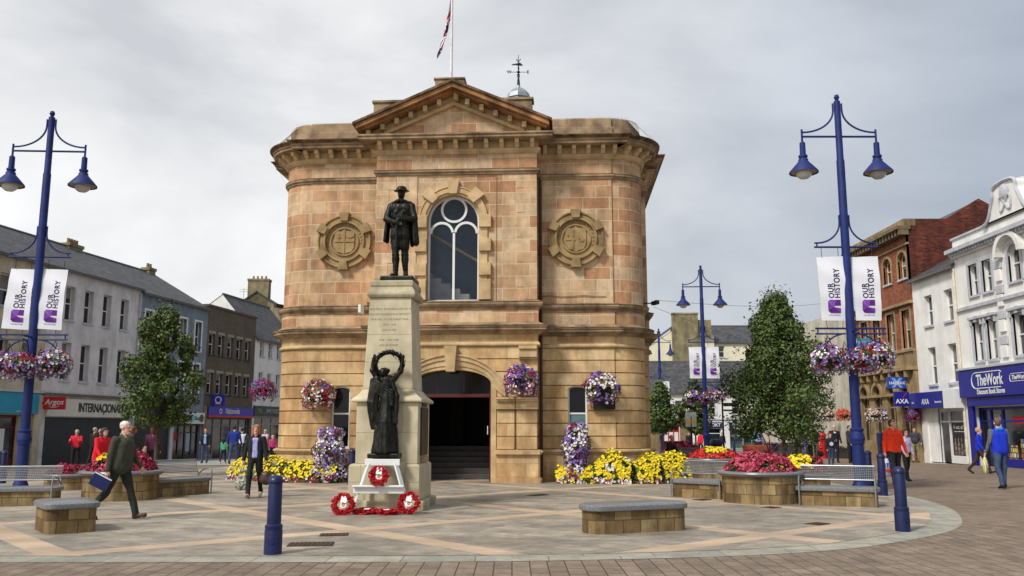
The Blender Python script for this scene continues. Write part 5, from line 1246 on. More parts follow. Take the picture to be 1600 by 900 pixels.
# projecting signs: each hangs out over the pavement, its face towards the camera
def proj_sign(label, pos, w_, h, m, txts, name='projecting_sign'):
    t = thing(name, label, 'sign', pos, 0); b = MB(); b.box(-w_ / 2, w_ / 2, -.06, .06, -h / 2, h / 2); pn = b.build('panel', m, t, bevel=.01)
    for txt, size, z, mm, kw in txts: lettering('lettering', txt, size, mm, pn, T(kw.pop('dx', 0), -.064, z), **kw)
    return t
def LW(u, y, z): q = T(*LO) @ RZ(LRZ) @ Vector((u, y, z)); return q
q = LW(-.3, -.72, 2.86); s = proj_sign('red projecting shop sign lettered Argos', q, 1.15, .66, RED, [('Argos', .40, .05, WHITE, dict(shear=.2, bold=.006))])
b = MB(); n = 14; b.prism_y([(-.34 + .68 * k / n, -.12 - .11 * math.sin(PI * k / n)) for k in range(n + 1)] + [(.34 - .68 * k / n, -.12 - .075 * math.sin(PI * k / n)) for k in range(n + 1)], -.07, -.06); b.build('smile_mark', WHITE, s); s['label'] = 'red projecting shop sign between the teal shop and the shuttered shop'
b = MB(); b.box(-.75, -.55, -.03, .03, -.05, .05); b.build('bracket', IRON, s)
q = LW(17.2, -.5, 3.55); s = proj_sign('square blue projecting sign on the brown brick building', q, .95, .76, NAVY, []); b = MB(); ring(b, 20, .17, .24, -.075, -.06, 0, .02); b.box(-.2, .2, -.075, -.06, -.28, -.22); b.build('emblem', WHITE, s)
# chimneyed gable behind the left row
o = P(398, 600, 84); B7 = Bld('gabled_house', 'olive rendered gable with one broad chimney rising behind the left row', (o.x, 84, 0), R(2), -3.6, 3.4, 10, -.9, 12.2, OLIVE)
B7.shell()
b = MB(); b.add([(-3.6, 0, 12.2), (3.4, 0, 12.2), (-.2, 0, 14.6), (-3.6, .3, 12.2), (3.4, .3, 12.2), (-.2, .3, 14.6)], [(0, 1, 2), (5, 4, 3), (0, 2, 5, 3), (1, 4, 5, 2)]); b.build('gable_wall', OLIVE, B7.root)
b = MB(); b.add([(-3.9, -.1, 12.05), (-.2, -.1, 14.72), (-.2, 10, 14.72), (-3.9, 10, 12.05)], [(0, 1, 2, 3)]); b.add([(3.7, -.1, 12.05), (-.2, -.1, 14.72), (-.2, 10, 14.72), (3.7, 10, 12.05)], [(3, 2, 1, 0)]); r_ = b.build('roof', SLATE, B7.root); sm = r_.modifiers.new('s', 'SOLIDIFY'); sm.thickness = .1
B7.chimney(-.1, .5, 11.5, 15.9, 2.0, 1.0, 4)
b = MB(); b.tube([(-1.4, -.2, 12.6), (-1.4, -.2, 14.9)], .03, 5)
for z_ in (14.8, 14.6): b.tube([(-1.8, -.2, z_), (-1.0, -.2, z_)], .02, 5)
b.build('aerial', STRIM, B7.root)

# ---- right side of the square
RO = (20, 30, 0); RRZ = -PI / 2; RG = 'shops along the right side of the square'
C1 = Bld('shop_building', 'ornate white building with curly gable and blue bookshop fascia at the right edge', RO, RRZ, -8.95, 7, 10, 0, 9.2, REND_PURE, group=RG)
for u in (7.45, 6.35, 2.3, 1.2): C1.win(-u, .72, 7.25, 8.6, surround=STRIM, sill=STRIM); C1.win(-u, .72, 4.42, 6.08, surround=STRIM, hood=True)
C1.win(-4.3, .85, 7.35, 8.85, rise=.42, surround=STRIM); C1.win(-4.35, .85, 4.42, 6.08, surround=STRIM, hood=True); C1.hole(-8.3, 6, -.05, 2.45).shell()
C1.box('string_course', STRIM, -8.95, 7, -.10, 0, 6.7, 6.85); C1.box('cornice', STRIM, -9.05, 7, -.40, .1, 9.32, 9.5); C1.box('cornice_bed', REND_PURE, -8.98, 7, -.16, 0, 9.12, 9.32); C1.box('parapet', REND_PURE, -8.95, 7, -.05, .3, 9.5, 9.95); C1.box('parapet_coping', STRIM, -9.0, 7, -.12, .36, 9.95, 10.05)
for k in range(34): C1.box('dentil', STRIM, -8.85 + k * .25, -8.73 + k * .25, -.30, 0, 9.18, 9.32, bevel=0)
for x in (-5.45, -3.2):
    for k in range(9): C1.box('quoin', STRIM if k % 2 else REND_PURE, x - (.26 if k % 2 else .2), x + (.26 if k % 2 else .2), -.09, 0, 4.4 + k * .52, 4.4 + k * .52 + (.36 if k % 2 else .5), bevel=.02)
gp = [(-1.75, 0), (-1.45, .12), (-1.2, .45), (-1.02, .9), (-.86, 1.3), (-.84, 1.62), (-.7, 1.78), (-.45, 1.86), (0, 1.9)]
gp = smooth_line(gp, 4); full = [(x - 4.35, z * .8 + 9.95) for x, z in gp] + [(-x - 4.35, z * .8 + 9.95) for x, z in reversed(gp[:-1])]
b = MB(); b.prism_y(full[::-1], -.12, .75); b.build('curly_gable', REND_PURE, C1.root)
b = MB(); b.tube([(x, -.16, z) for x, z in full], .07, 6); b.tube([(x, .35, z + .02) for x, z in full], .06, 6); b.build('gable_scroll', STRIM, C1.root)
b = MB(); b.lathe([(.3, 0), (.34, .05), (.2, .12), (.05, .14)], 16, (0, 0, 0), 0, T(-4.35, -.12, 11.0) @ RX(R(90))); b.tube([(-4.35 + .42 * math.cos(a * .3), -.15, 10.55 + .3 * math.sin(a * .6)) for a in range(22)], .05, 6); b.build('gable_ornament', STRIM, C1.root)
b = MB()
for k in range(12):
    q_ = [PI * k / 12, PI * (k + 1) / 12]; b.prism_y([(-4.3 + .75 * math.cos(q_[0]), 8.45 + .75 * math.sin(q_[0])), (-4.3 + .95 * math.cos(q_[0]), 8.45 + .95 * math.sin(q_[0])), (-4.3 + .95 * math.cos(q_[1]), 8.45 + .95 * math.sin(q_[1])), (-4.3 + .75 * math.cos(q_[1]), 8.45 + .75 * math.sin(q_[1]))], -.34, 0)
b.build('arched_hood', REND_PURE, C1.root)
C1.box('roof_slope', SLATE, -8.9, 7, 1, 9, 9.6, 9.9)
BOOKBLUE = signmat('royal_blue', (22, 26, 130)); fa = C1.box('fascia', BOOKBLUE, -8.85, 7, -.30, 0, 2.88, 4.06); C1.box('fascia_return', BOOKBLUE, -8.5, 7, -.20, 0, 2.5, 2.87); C1.box('fascia_cornice', STRIM, -8.9, 7, -.36, 0, 4.07, 4.16)
C1.text(fa, 'TheWork', -6.35, -.31, 3.55, .62, WHITE, bold=.014, font_scale=(.80, 1.05)); C1.text(fa, 'Discount Book Stores', -6.3, -.31, 3.08, .27, WHITE, bold=.006, font_scale=(.88, 1.1)); C1.text(fa, 'TheWorks', -4.15, -.31, 3.55, .24, WHITE, bold=.006)
b = MB(); cx_, cz_ = -6.35, 3.56; rr2 = .33
ptsx = [(cx_ + .95, cz_ + rr2 - .06), (cx_ + .82, cz_ + rr2)] + [(cx_ - 1.05 + rr2 * math.cos(a), cz_ + rr2 * math.sin(a)) for a in [PI / 2 + PI * k / 14 for k in range(15)]] + [(cx_ + .85, cz_ - rr2)]
b.tube([(x, -.31, z) for x, z in ptsx], .022, 6); b.build('logo_outline', WHITE, fa)
b = MB(); b.tube([(-4.75, -.31, 3.40), (-4.8, -.31, 3.45), (-4.82, -.31, 3.55), (-4.8, -.31, 3.65), (-4.7, -.31, 3.70), (-3.4, -.31, 3.70)], .014, 6); b.tube([(-4.75, -.31, 3.40), (-3.4, -.31, 3.40)], .014, 6); b.build('logo_outline', WHITE, fa)
C1.box('pilaster', BOOKBLUE, -8.62, -8.2, -.12, 0, 0, 2.5)
COVERS = brickmat('poster_mix', [(200,60,50),(230,200,60),(60,90,160),(220,220,220),(40,120,70),(230,130,40)], (30,30,34), .16, .2, .02, rough=.5, bump=0)
C1.shop(-8.2, -6.4, 0, 2.45, BOOKBLUE, 2, door=0, posters=[(-6.85, 1.65, .5, 1.0, M('face_poster', (176, 160, 160), var=.6, scale=6))]); C1.shop(-6.4, 5.9, 0, 2.45, BOOKBLUE, 6, posters=[(-5.9, .62, .7, .55, COVERS), (-4.9, .75, .8, .8, COVERS), (-5.3, 1.9, .9, .3, POPPY)])
C2 = Bld('shop_building', 'plain white building with blue insurance office fascia between the bookshop and the brick bank', RO, RRZ, -13.3, -8.95, 9, 0, 8.88, REND_PURE, group=RG)
for u in (11.75, 9.8): C2.win(-u, .78, 6.43, 7.88); C2.win(-u, .78, 3.62, 5.38)
C2.hole(-12.7, -8.98 - .1, -.05, 2.48).shell(); C2.gable_roof(11.3, ends=REND_PURE)
fa = C2.box('fascia', BOOKBLUE, -13.6, -10.0, -.45, 0, 2.52, 3.26); C2.text(fa, 'AXA', -11.8, -.46, 2.80, .36, WHITE, bold=.004); C2.text(fa, 'Insurance', -10.55, -.46, 2.78, .16, WHITE); C2.text(fa, 'coo', -13.1, -.46, 2.80, .16, WHITE)
C2.box('white_sign_box', WHITE, -9.99, -8.97, -.50, 0, 2.45, 3.32, bevel=.02)
C2.box('side_panel', REND_PURE, -13.2, -11.75, .05, .12, 0, 2.5)
C2.shop(-11.65, -10.78, 0, 2.46, WHITE, 1, door=0, y=.12); f = C2.shop(-10.72, -9.1, 0, 2.46, WHITE, 1, mull=.04, y=.12, posters=[(-9.95, 1.02, 1.4, 1.75, M('black_poster', (26, 26, 32), rough=.4, var=.3))])
C2.text(f, '4 out of 5', -9.95, .12, 1.62, .26, WHITE, bold=.004); C2.text(f, 'customers would recommend', -9.95, .12, 1.43, .075, WHITE); b = MB(); b.box(-10.62, -9.28, .125, .14, .16, .36); b.build('poster_strip', BOOKBLUE, f)
for k in range(4): b = MB(); x = -10.4 + k * .28; b.prism_y([(x - .1, .4), (x + .1, .4), (x + .09, .85), (x + .04, .95), (x + .05, 1.08), (x, 1.16), (x - .05, 1.08), (x - .04, .95), (x - .09, .85)], .125, .135); b.build('printed_figure', M('poster_suit', (70, 62, 62), var=.5, scale=12, hue=(160, 140, 126)), f)
for x in (-9.0, -9.1): b = MB(); b.tube([(x, -.06, 8.7), (x, -.06, .1)], .032, 8); b.build('downpipe', M('cream_pipe', (214, 206, 184)), C2.root)
C3 = Bld('bank_building', 'red brick bank with arched upper windows, stone ground floor and heavy cornice', RO, RRZ, -20.6, -13.3, 9, -.1, 11.5, BRICKR, group=RG)
for u in (14.2, 16.0, 17.8, 19.5): C3.win(-u, .95, 9.12, 10.5, rise=.42, surround=M('bank_dressing', (158, 134, 96), stain=.3), frame=M('cream_frame', (206, 198, 168))); C3.win(-u, .95, 5.55, 7.5, surround=M('bank_dressing', (158, 134, 96)), hood=False, frame=M('cream_frame', (206, 198, 168)))
BD = M('bank_dressing', (158, 134, 96)); C3.shell()
b = MB(); ops_ = [(-u, 1.0, .9, 3.35, .5) for u in (14.4, 16.05, 17.75, 19.45)]; wall_strip(b, -20.6, -13.3, -.4, 4.4, ops_, -.22, -.01); b.build('stone_ground_storey', STONEB, C3.root)
for u in (14.4, 16.05, 17.75, 19.45):
    b = MB(); ring(b, 14, .5, .68, -.32, -.2, -u, 3.35, 0, PI); b.build('arch_moulding', BD, C3.root)
    b = MB(); b.box(-u - .5, -u + .5, -.06, -.02, .9, 3.8); b.build('pane', GLASSD, C3.root); b = MB(); b.box(-u - .025, -u + .025, -.1, -.06, .9, 3.84); b.box(-u - .5, -u + .5, -.1, -.06, 2.6, 2.68); b.build('window_bars', BD, C3.root)
C3.box('impost_band', BD, -20.6, -13.3, -.34, -.2, 3.2, 3.34); C3.box('ledge', BD, -20.7, -13.25, -.55, 0, 4.42, 4.58); C3.box('sill_band', BD, -20.6, -13.3, -.22, 0, 5.36, 5.5); C3.box('apron_band', STONEB, -20.6, -13.3, -.14, 0, 4.58, 5.36); C3.box('lintel_band', BD, -20.6, -13.3, -.20, 0, 7.75, 7.9); C3.box('string_course', BD, -20.6, -13.3, -.10, 0, 10.75, 10.85)
for k in range(8): C3.box('ledge_bracket', BD, -20.3 + k * .93, -20.12 + k * .93, -.5, -.2, 4.08, 4.42)
C3.box('cornice', M('dark_cornice', (120, 104, 80), stain=.4), -20.7, -13.2, -.62, .1, 11.5, 11.68); C3.box('parapet', STONEB, -20.6, -13.25, -.2, .4, 11.68, 12.05)
for k in range(20): C3.box('modillion', M('dark_cornice', (120, 104, 80)), -20.5 + k * .375, -20.34 + k * .375, -.5, 0, 11.22, 11.5)
b = MB(); b.add([(-13.28, y, z) for y, z in ((.0, 8.9), (10.5, 8.9), (10.5, 11.2), (6.4, 11.55), (4.3, 12.75), (3.7, 13.1), (2.0, 12.05), (.0, 12.05))] + [(-13.6, y, z) for y, z in ((.0, 8.9), (10.5, 8.9), (10.5, 11.2), (6.4, 11.55), (4.3, 12.75), (3.7, 13.1), (2.0, 12.05), (.0, 12.05))],
      [tuple(range(8)), tuple(reversed(range(8, 16)))] + [(i, i + 8, (i + 1) % 8 + 8, (i + 1) % 8) for i in range(8)]); b.build('gable_wall', BRICKD, C3.root)
b = MB(); b.add([(-20.6, 2.0, 12.0), (-13.6, 2.0, 12.0), (-13.6, 3.7, 13.05), (-20.6, 3.7, 13.05)], [(0, 1, 2, 3)]); b.build('roof', SLATE, C3.root)
s = proj_sign('blue projecting bank sign with pale cross above the insurance sign', (19.25, 44.1, 3.82), .95, .58, signmat('bank_blue', (30, 70, 160)), [('HALIFAX', .20, -.02, WHITE, dict(bold=.004))])
b = MB(); b.prism_y([(-.28, -.24), (-.12, -.24), (0, -.09), (.12, -.24), (.28, -.24), (.1, 0), (.28, .24), (.12, .24), (0, .09), (-.12, .24), (-.28, .24), (-.1, 0)], -.0625, -.05); b.build('cross_emblem', signmat('paleblue2', (120, 160, 214)), s)
s = proj_sign('square dark blue projecting insurance sign beside the bank', (19.0, 43.1, 2.98), .72, .72, BOOKBLUE, [('AXA', .30, -.12, WHITE, dict(bold=.006))]); b = MB(); b.prism_y([(.02, .05), (.06, .05), (.26, .3), (.22, .3)], -.066, -.05); b.build('red_stroke', RED, s)
t = thing('letting_board', 'pale blue letting board fixed to the brick bank above the lamp basket', 'sign', (19.35, 48.6, 6.05)); b = MB(); b.box(-.55, .55, -.03, .03, -.45, .45); pn = b.build('panel', signmat('cyanboard', (64, 140, 180)), t)
lettering('lettering', 'To Let', .2, WHITE, pn, T(0, -.035, .25)); lettering('lettering', 'LOW COST', .22, WHITE, pn, T(0, -.035, -.1))
C4 = Bld('concrete_office', 'pale concrete office block with tall vertical fins behind the right lamp', RO, RRZ, -41, -20.6, 12, -.4, 8.3, M('dark_office_glass', (46, 46, 46), rough=.5, var=.3))
C4.shell(); C4.box('floor_band', CONC, -41, -20.6, -.28, 0, 5.30, 5.62); C4.box('roof_edge', CONC, -41, -20.6, -.10, .3, 8.3, 8.4)
for k in range(18):
    x = -20.9 - k * 1.1
    for z0_, z1_ in ((.35, 5.3), (5.62, 8.62)): 
        if 7 < k < 10 and z0_ < 1: z0_ = 2.9
        b = MB(); b.add([(x - .78, -.02, z0_), (x - .04, -.02, z0_), (x - .04, -.02, z1_), (x - .78, -.02, z1_), (x - .74, -.26, z0_ + .15), (x - .10, -.26, z0_ + .15), (x - .10, -.26, z1_ - .02), (x - .74, -.26, z1_ - .02)], [(0, 1, 2, 3), (7, 6, 5, 4), (0, 4, 5, 1), (1, 5, 6, 2), (2, 6, 7, 3), (3, 7, 4, 0)])
        b.build('concrete_fin', CONC, C4.root, bevel=.03)
# ---- far end of the street
ZB = gz(0, 91)
D1 = Bld('shop_building', 'white two-storey shop terrace with grey slate roof closing the far end of the street', (0, 91, 0), 0, 13, 31, 9, ZB, 5.2, REND_PURE)
for x in (14.6, 17.15, 20.6, 22.98, 25.3, 27.6, 29.6): D1.win(x, .72, 2.95, 4.35, surround=WHITE if x > 18.5 else None, bars='sash')
D1.hole(15.45, 17.15, ZB - .05, 1.9).hole(20.1, 21.4, ZB - .05, 2.1).hole(22.3, 30.5, ZB - .05, 2.1).shell()
D1.gable_roof(8.6, yr=4.5); D1.box('stone_ground_storey', STONEB, 13, 15.4, -.1, 0, ZB, 2.35); D1.box('stone_ground_storey', STONEB, 17.2, 18.4, -.1, 0, ZB, 2.35); D1.box('stone_ground_storey', STONEB, 15.4, 17.2, -.1, 0, 1.92, 2.35)
D1.box('string_course', STRIM, 18.45, 31, -.08, 0, 2.36, 2.48)
fa = D1.box('fascia', signmat('navy', (26, 36, 90)), 20.05, 21.5, -.14, 0, 1.55, 2.15); D1.text(fa, 'OKT', 20.9, -.15, 1.86, .44, WHITE, bold=.01)
fa = D1.box('fascia', signmat('navy', (26, 36, 90)), 22.25, 30.4, -.14, 0, 1.35, 2.15); D1.text(fa, 'Prominent Retail Unit,', 23.9, -.15, 1.93, .30, WHITE, bold=.008); D1.text(fa, 'Ground & 1st Floor', 23.75, -.15, 1.56, .28, WHITE, bold=.008)
b = MB(); b.prism_y([(26.2, 1.36), (28.4, 1.36), (28.1, 2.14), (25.8, 2.14)], -.16, -.14); b.build('yellow_flash', signmat('yellow', (226, 210, 30)), fa)
D1.shop(22.3, 30.4, ZB, 1.35, M('silver_shopfront', (150, 154, 156), rough=.4), 6, door=3, glass=glassmat('greenish_glass', (46, 60, 58), hue=(110, 132, 128))); D1.shop(20.1, 21.4, ZB, 1.6, WHITE, 1, door=0); D1.shop(15.5, 17.1, ZB, 1.85, RED, 3, posters=[(15.8, .7, .45, .9, WHITE), (16.3, .7, .45, .9, WHITE), (16.85, .7, .45, .9, WHITE)])
D2 = Bld('gabled_house', 'pale yellow gabled house with tall weathered chimney behind the white terrace', (0, 101, 0), 0, 19.2, 31, 8, ZB, 11.4, REND_YEL)
D2.win(24.1, .8, 9.6, 10.9).shell(); D2.gable_roof(13.6, yr=4)
D2.chimney(19.8, -1.05, 7.0, 14.6, 2.9, .8, 0)
b = MB(); b.box(21.3, 22.8, -1.2, -.62, 12, 13.8); b.build('chimney', OLIVE, D2.root)
t = thing('house', 'cream gable end wall sloping down to the left of the tall weathered chimney', 'building', (0, 100.4, 0))
gpl = [(12.5, ZB), (23.2, ZB), (23.2, 12.0), (21.6, 13.1), (19.8, 13.9), (18.2, 12.5), (12.5, 8.7)]
b = MB(); b.prism_y(gpl, 0, .4); b.box(12.5, 12.9, .4, 8, ZB, 8.7); b.build('gable_wall', REND_YEL, t)
b = MB(); b.add([(12.2, -.15, 8.6), (19.8, -.15, 14.05), (19.8, 8, 14.05), (12.2, 8, 8.6), (12.2, -.15, 8.45), (19.8, -.15, 13.9), (19.8, 8, 13.9), (12.2, 8, 8.45)], [(0, 1, 2, 3), (7, 6, 5, 4), (0, 4, 5, 1), (1, 5, 6, 2), (2, 6, 7, 3), (3, 7, 4, 0)]); b.build('roof', SLATE, t)
A0 = Bld('shop_building', 'grey rendered building beyond the left edge, before the teal shop', LO, LRZ, -20, -9, 9, 0, 9.6, REND_BLUE, group=LG)
for u in (-18.5, -16.2, -13.8, -11.4): A0.win(u, .95, 6.9, 8.6, surround=WHITE); A0.win(u, .95, 4.0, 5.8, surround=WHITE)
A0.hole(-19.4, -9.6, -.05, 2.4).shell(); A0.gable_roof(12.2); A0.box('fascia', BOOKBLUE, -19.8, -9.2, -.16, 0, 2.45, 3.2); A0.shop(-19.4, -9.6, 0, 2.4, WHITE, 5, door=2)
D4 = Bld('house_terrace', 'long rendered terrace hidden behind the sandstone hall at the far end', (0, 94, 0), 0, -22, 12.4, 9, ZB, 6.4, REND_WHITE)
for k in range(10): D4.win(-20 + k * 3.4, .9, 3.2, 4.8); D4.win(-20 + k * 3.4, .9, .3, 1.9)
D4.shell(); D4.gable_roof(9.4)
# ================================================================ plants
LEAF = M('leaf_green', (64, 90, 40), rough=.6, var=.45, scale=5, hue=(112, 136, 62)); LEAFD = M('leaf_dark_green', (40, 62, 30), rough=.6, var=.4, scale=4, hue=(78, 102, 48)); LEAFY = M('leaf_bronze_green', (96, 100, 44), rough=.6, var=.4, scale=12, hue=(128, 128, 60))
FC = {n: M('petal_' + n, c, rough=.7, var=.3, scale=22) for n, c in dict(purple=(120, 88, 170), violet=(88, 50, 128), white=(226, 220, 214), magenta=(152, 22, 66), red=(206, 34, 44), yellow=(228, 204, 36), pink=(190, 74, 98), crimson=(128, 20, 44), lilac=(164, 142, 192), palepink=(236, 188, 190), orange=(214, 74, 30)).items()}
BARK = M('bark', (84, 74, 62), rough=.95, var=.3, scale=20, bump=.5)
def bloom(b, p, n, s, mi, g, k=5):
    u = n.orthogonal().normalized(); v = n.cross(u); a0 = g.random() * 6
    r_ = [p + (u * math.cos(a0 + 2 * PI * i / k) + v * math.sin(a0 + 2 * PI * i / k)) * s * g.uniform(.85, 1.15) + n * s * .30 for i in range(k)]
    b.add([p] + r_, [(0, i + 1, (i + 1) % k + 1) for i in range(k)], mi)
def leafq(b, p, n, s, mi, g):
    u = n.orthogonal().normalized(); v = n.cross(u); a = g.random() * 6.28; d = u * math.cos(a) + v * math.sin(a); e = n.cross(d)
    b.add([p - d * s * .6, p + e * s * .38 + n * s * .1, p + d * s * .7, p - e * s * .38 + n * s * .1], [(0, 1, 2, 3)], mi)
def floral(parent, surf, nl, nf, zones, seed=1, fs=.030, ls=.05, leafm=None, names=('foliage', 'flowers')):
    """surf(g) -> (point, outward normal); zones(p, g) -> colour name or None"""
    g = random.Random(seed); bl = MB(); bf = MB(); cols = []
    for _ in range(nl):
        p, n = surf(g); n = (n + Vector((g.gauss(0, .5), g.gauss(0, .5), g.gauss(0, .5)))).normalized(); leafq(bl, p - n * g.uniform(.0, .10), n, ls * g.uniform(.7, 1.4), 0, g)
    for _ in range(nf):
        p, n = surf(g)
        if noise.noise((p.x * 7 + seed, p.y * 7, p.z * 7)) < -.16 - .1 * g.random(): continue
        c = zones(p, g)
        if not c: continue
        if c not in cols: cols.append(c)
        n = (n + Vector((g.gauss(0, .35), g.gauss(0, .35) - .2, g.gauss(0, .35)))).normalized()
        bloom(bf, p + n * g.uniform(.0, .04), n, fs * g.uniform(.7, 1.3), cols.index(c), g)
    bl.build(names[0], leafm or LEAF, parent); bf.build(names[1], [FC[c] for c in cols], parent)
def patch(p, names, k=3.0, off=0.0):
    v = noise.noise((p.x * k + off, p.y * k, p.z * k)); i = int((v * .9 + .5) * len(names)); return names[max(0, min(len(names) - 1, i))]
def ball(rx, ry, rz, cz=0.0, droop=.15, low=-.75):
    def f(g):
        z = g.uniform(low, 1); a = g.uniform(0, 2 * PI); r = math.sqrt(max(0, 1 - z * z)); n = Vector((r * math.cos(a), r * math.sin(a), z)); lump = 1 + .22 * noise.noise((n.x * 2.2, n.y * 2.2, n.z * 2.2 + rx * 9)) + g.gauss(0, .035)
        q = Vector((n.x * rx, n.y * ry, n.z * rz)) * lump
        if z < 0: q.z -= droop * abs(z) * (1 if g.random() < .5 else .3)
        return q + Vector((0, 0, cz)), n
    return f
BASK = {}
def basket_kind(kind, seed, r=.42):
    """first of a kind is modelled here, later ones are copies"""
    def z_lamp(p, g): return g.choice(['red', 'red', 'magenta']) if p.z > .13 and patch(p, [0, 1], 2.5, seed) else patch(p + Vector([g.gauss(0, .05)] * 3), ['white', 'purple', 'lilac', 'crimson', 'purple', 'white'], 3.2, seed)
    def z_wall(p, g): return patch(p + Vector([g.gauss(0, .04)] * 3), {'a': ['purple', 'crimson', 'magenta', 'white', 'white'], 'b': ['magenta', 'purple', 'violet', 'palepink', 'lilac'], 'c': ['white', 'white', 'purple', 'violet', 'crimson'], 'd': ['purple', 'magenta', 'violet'], 'e': ['orange', 'orange', 'red'], 'f': ['white', 'crimson', 'white', 'palepink']}[kind], 3.4, seed)
    t = thing('hanging_basket', 'x', 'flower basket')
    b = MB(); b.lathe([(.05, -.24), (.2, -.2), (.28, -.08), (.30, .02), (.27, .02)], 14); b.build('basket_bowl', M('dark_basket', (40, 36, 32), rough=.9), t)
    if kind in ('lamp', 'far'): b = MB(); [b.tube([(.27 * math.cos(a), .27 * math.sin(a), .0), (0, 0, .62)], .008, 4) for a in (0, 2.1, 4.2)]; b.build('chain', IRON, t)
    floral(t, ball(r, r, r * .85), 420, 620 if kind != 'far' else 380, z_lamp if kind in ('lamp', 'far') else z_wall, seed, fs=.034 if kind != 'far' else .045)
    return t
def basket(kind, loc, label, group, seed=None, scale=1.0, rz=0.0, r=.42):
    key = (kind, seed)
    if key not in BASK: t = BASK[key] = basket_kind(kind, seed or 1, r); t.location = loc; t.rotation_euler.z = rz; t['label'] = label; t['group'] = group; t.scale = (scale,) * 3; return t
    return again(BASK[key], loc, rz, label, group, scale)

# ================================================================ lamps
LBLUE = M('lamp_blue_paint', (28, 44, 104), rough=.58, var=.2, scale=4, spec=.3, stain=.25); GLOBE = glassmat('lamp_globe', (190, 192, 190), rough=.2, hue=(206, 208, 204)); SHADEIN = M('lamp_reflector', (150, 140, 112), rough=.5, var=.2)
NAVYP = M('bollard_blue_paint', (18, 28, 76), rough=.48, var=.25, scale=7, coat=.1, bump=.08, stain=.3)
def make_lamp(label, loc, rz=0.0):
    t = thing('street_lamp', label, 'street lamp', loc, rz, 'blue street lamps round the square')
    b = MB(); b.lathe([(.21, 0), (.21, .06), (.19, .10), (.19, .16), (.165, .2), (.15, .26), (.145, 1.18), (.17, 1.20), (.17, 1.26), (.19, 1.30), (.19, 1.34), (.15, 1.50), (.17, 1.53), (.17, 1.57), (.125, 1.6), (.115, 4.0), (.11, 6.3), (.105, 8.7), (.09, 8.75), (.085, 10.38), (.04, 10.40), (.05, 10.43), (.075, 10.49), (.05, 10.56), (0, 10.58)], 20); b.build('pole', LBLUE, t, smooth=True)
    b = MB(); b.tube([(-1.0, 0, 9.38), (1.0, 0, 9.38)], .03, 8); b.build('cross_arm', LBLUE, t, smooth=True)
    for s in (-1, 1):
        b = MB(); b.tube([(s * .12, 0, 10.32), (s * .12, 0, 10.12)] + [(s * (.12 + .86 * (1 - math.cos(a))), 0, 9.50 + .62 * (1 - math.sin(a))) for a in [PI / 2 * k / 10 for k in range(11)]], .026, 8); b.tube([(s * 1.0, 0, 9.58), (s * 1.0, 0, 9.2)], .03, 8); b.build('scroll_bracket', LBLUE, t, smooth=True)
        b = MB(); b.lathe([(.03, 9.24), (.075, 9.20), (.08, 8.86), (.12, 8.85), (.12, 8.80), (.10, 8.79), (.10, 8.75), (.13, 8.74), (.13, 8.69), (.15, 8.66), (.38, 8.40), (.385, 8.36), (.36, 8.37), (.13, 8.62)], 24, (s * 1.0, 0, 0)); sh = b.build('lamp_shade', LBLUE, t, smooth=True)
        b = MB(); b.lathe([(.0, 8.62), (.30, 8.46), (.345, 8.39), (.345, 8.385)], 20, (s * 1.0, 0, 0)); b.build('reflector', SHADEIN, sh, smooth=True)
        b = MB(); b.lathe([(.2, 8.40), (.21, 8.36), (.185, 8.27), (.11, 8.21), (0, 8.19)], 20, (s * 1.0, 0, 0)); b.build('globe', GLOBE, sh, smooth=True)
        b = MB(); b.tube([(s * .13, 0, 7.2), (s * .13, 0, 7.0)] + [(s * (.13 + .62 * (1 - math.cos(a))), 0, 6.44 + .56 * (1 - math.sin(a))) for a in [PI / 2 * k / 8 for k in range(9)]] + [(s * .82, 0, 6.44)], .024, 8); b.tube([(s * .1, 0, 6.33), (s * .83, 0, 6.33)], .026, 8); b.tube([(s * .76, 0, 6.33), (s * .76, 0, 6.46)], .02, 6)
        b.build('banner_bracket', LBLUE, t, smooth=True)
        b = MB(); b.tube([(s * .1, 0, 4.16), (s * .92, 0, 4.16)], .026, 8); b.tube([(s * .92, 0, 4.02), (s * .7, 0, 4.02)] + [(s * (.14 + .56 * math.cos(a)), 0, 3.55 + .47 * math.sin(a)) for a in [PI / 2 - PI / 2 * k / 8 for k in range(9)]][::1], .022, 8); b.tube([(s * .86, 0, 4.02), (s * .86, 0, 4.16)], .018, 6)
        b.build('basket_bracket', LBLUE, t, smooth=True)
    b = MB(); b.tube([(0, -.1, 4.08), (0, -.55, 4.08)], .024, 8); b.tube([(0, -.55, 4.0), (0, -.3, 3.95), (0, -.12, 3.55)], .02, 8); b.build('basket_bracket', LBLUE, t, smooth=True)
    return t
lampR = make_lamp('tall blue twin lamp with two banners on the right, beside the metal backed bench', (8.85, 22.8, 0))
lampL = again(lampR, (-13.32, 24.3, gz(-13.6, 24.3)), R(3), 'tall blue twin lamp with two banners at the left, behind the metal backed bench', scale=1.015)
pM = at(1103, 47.5); lampM = again(lampR, pM, R(-3), 'blue twin lamp with two banners standing between the hall and the large tree')
pS = at(1033, 75); lampS = again(lampR, pS, R(8), 'farthest blue lamp, half hidden by the right corner of the sandstone hall')
BANW = M('banner_white', (226, 228, 234), rough=.65, var=.03, scale=2); BTXT = M('banner_dark_purple', (44, 24, 84), rough=.7)
PUR = [M('banner_purple_%d' % i, c, rough=.7, var=.04) for i, c in enumerate(((92, 30, 130), (122, 60, 164), (150, 100, 190), (74, 20, 108), (136, 74, 176)))]
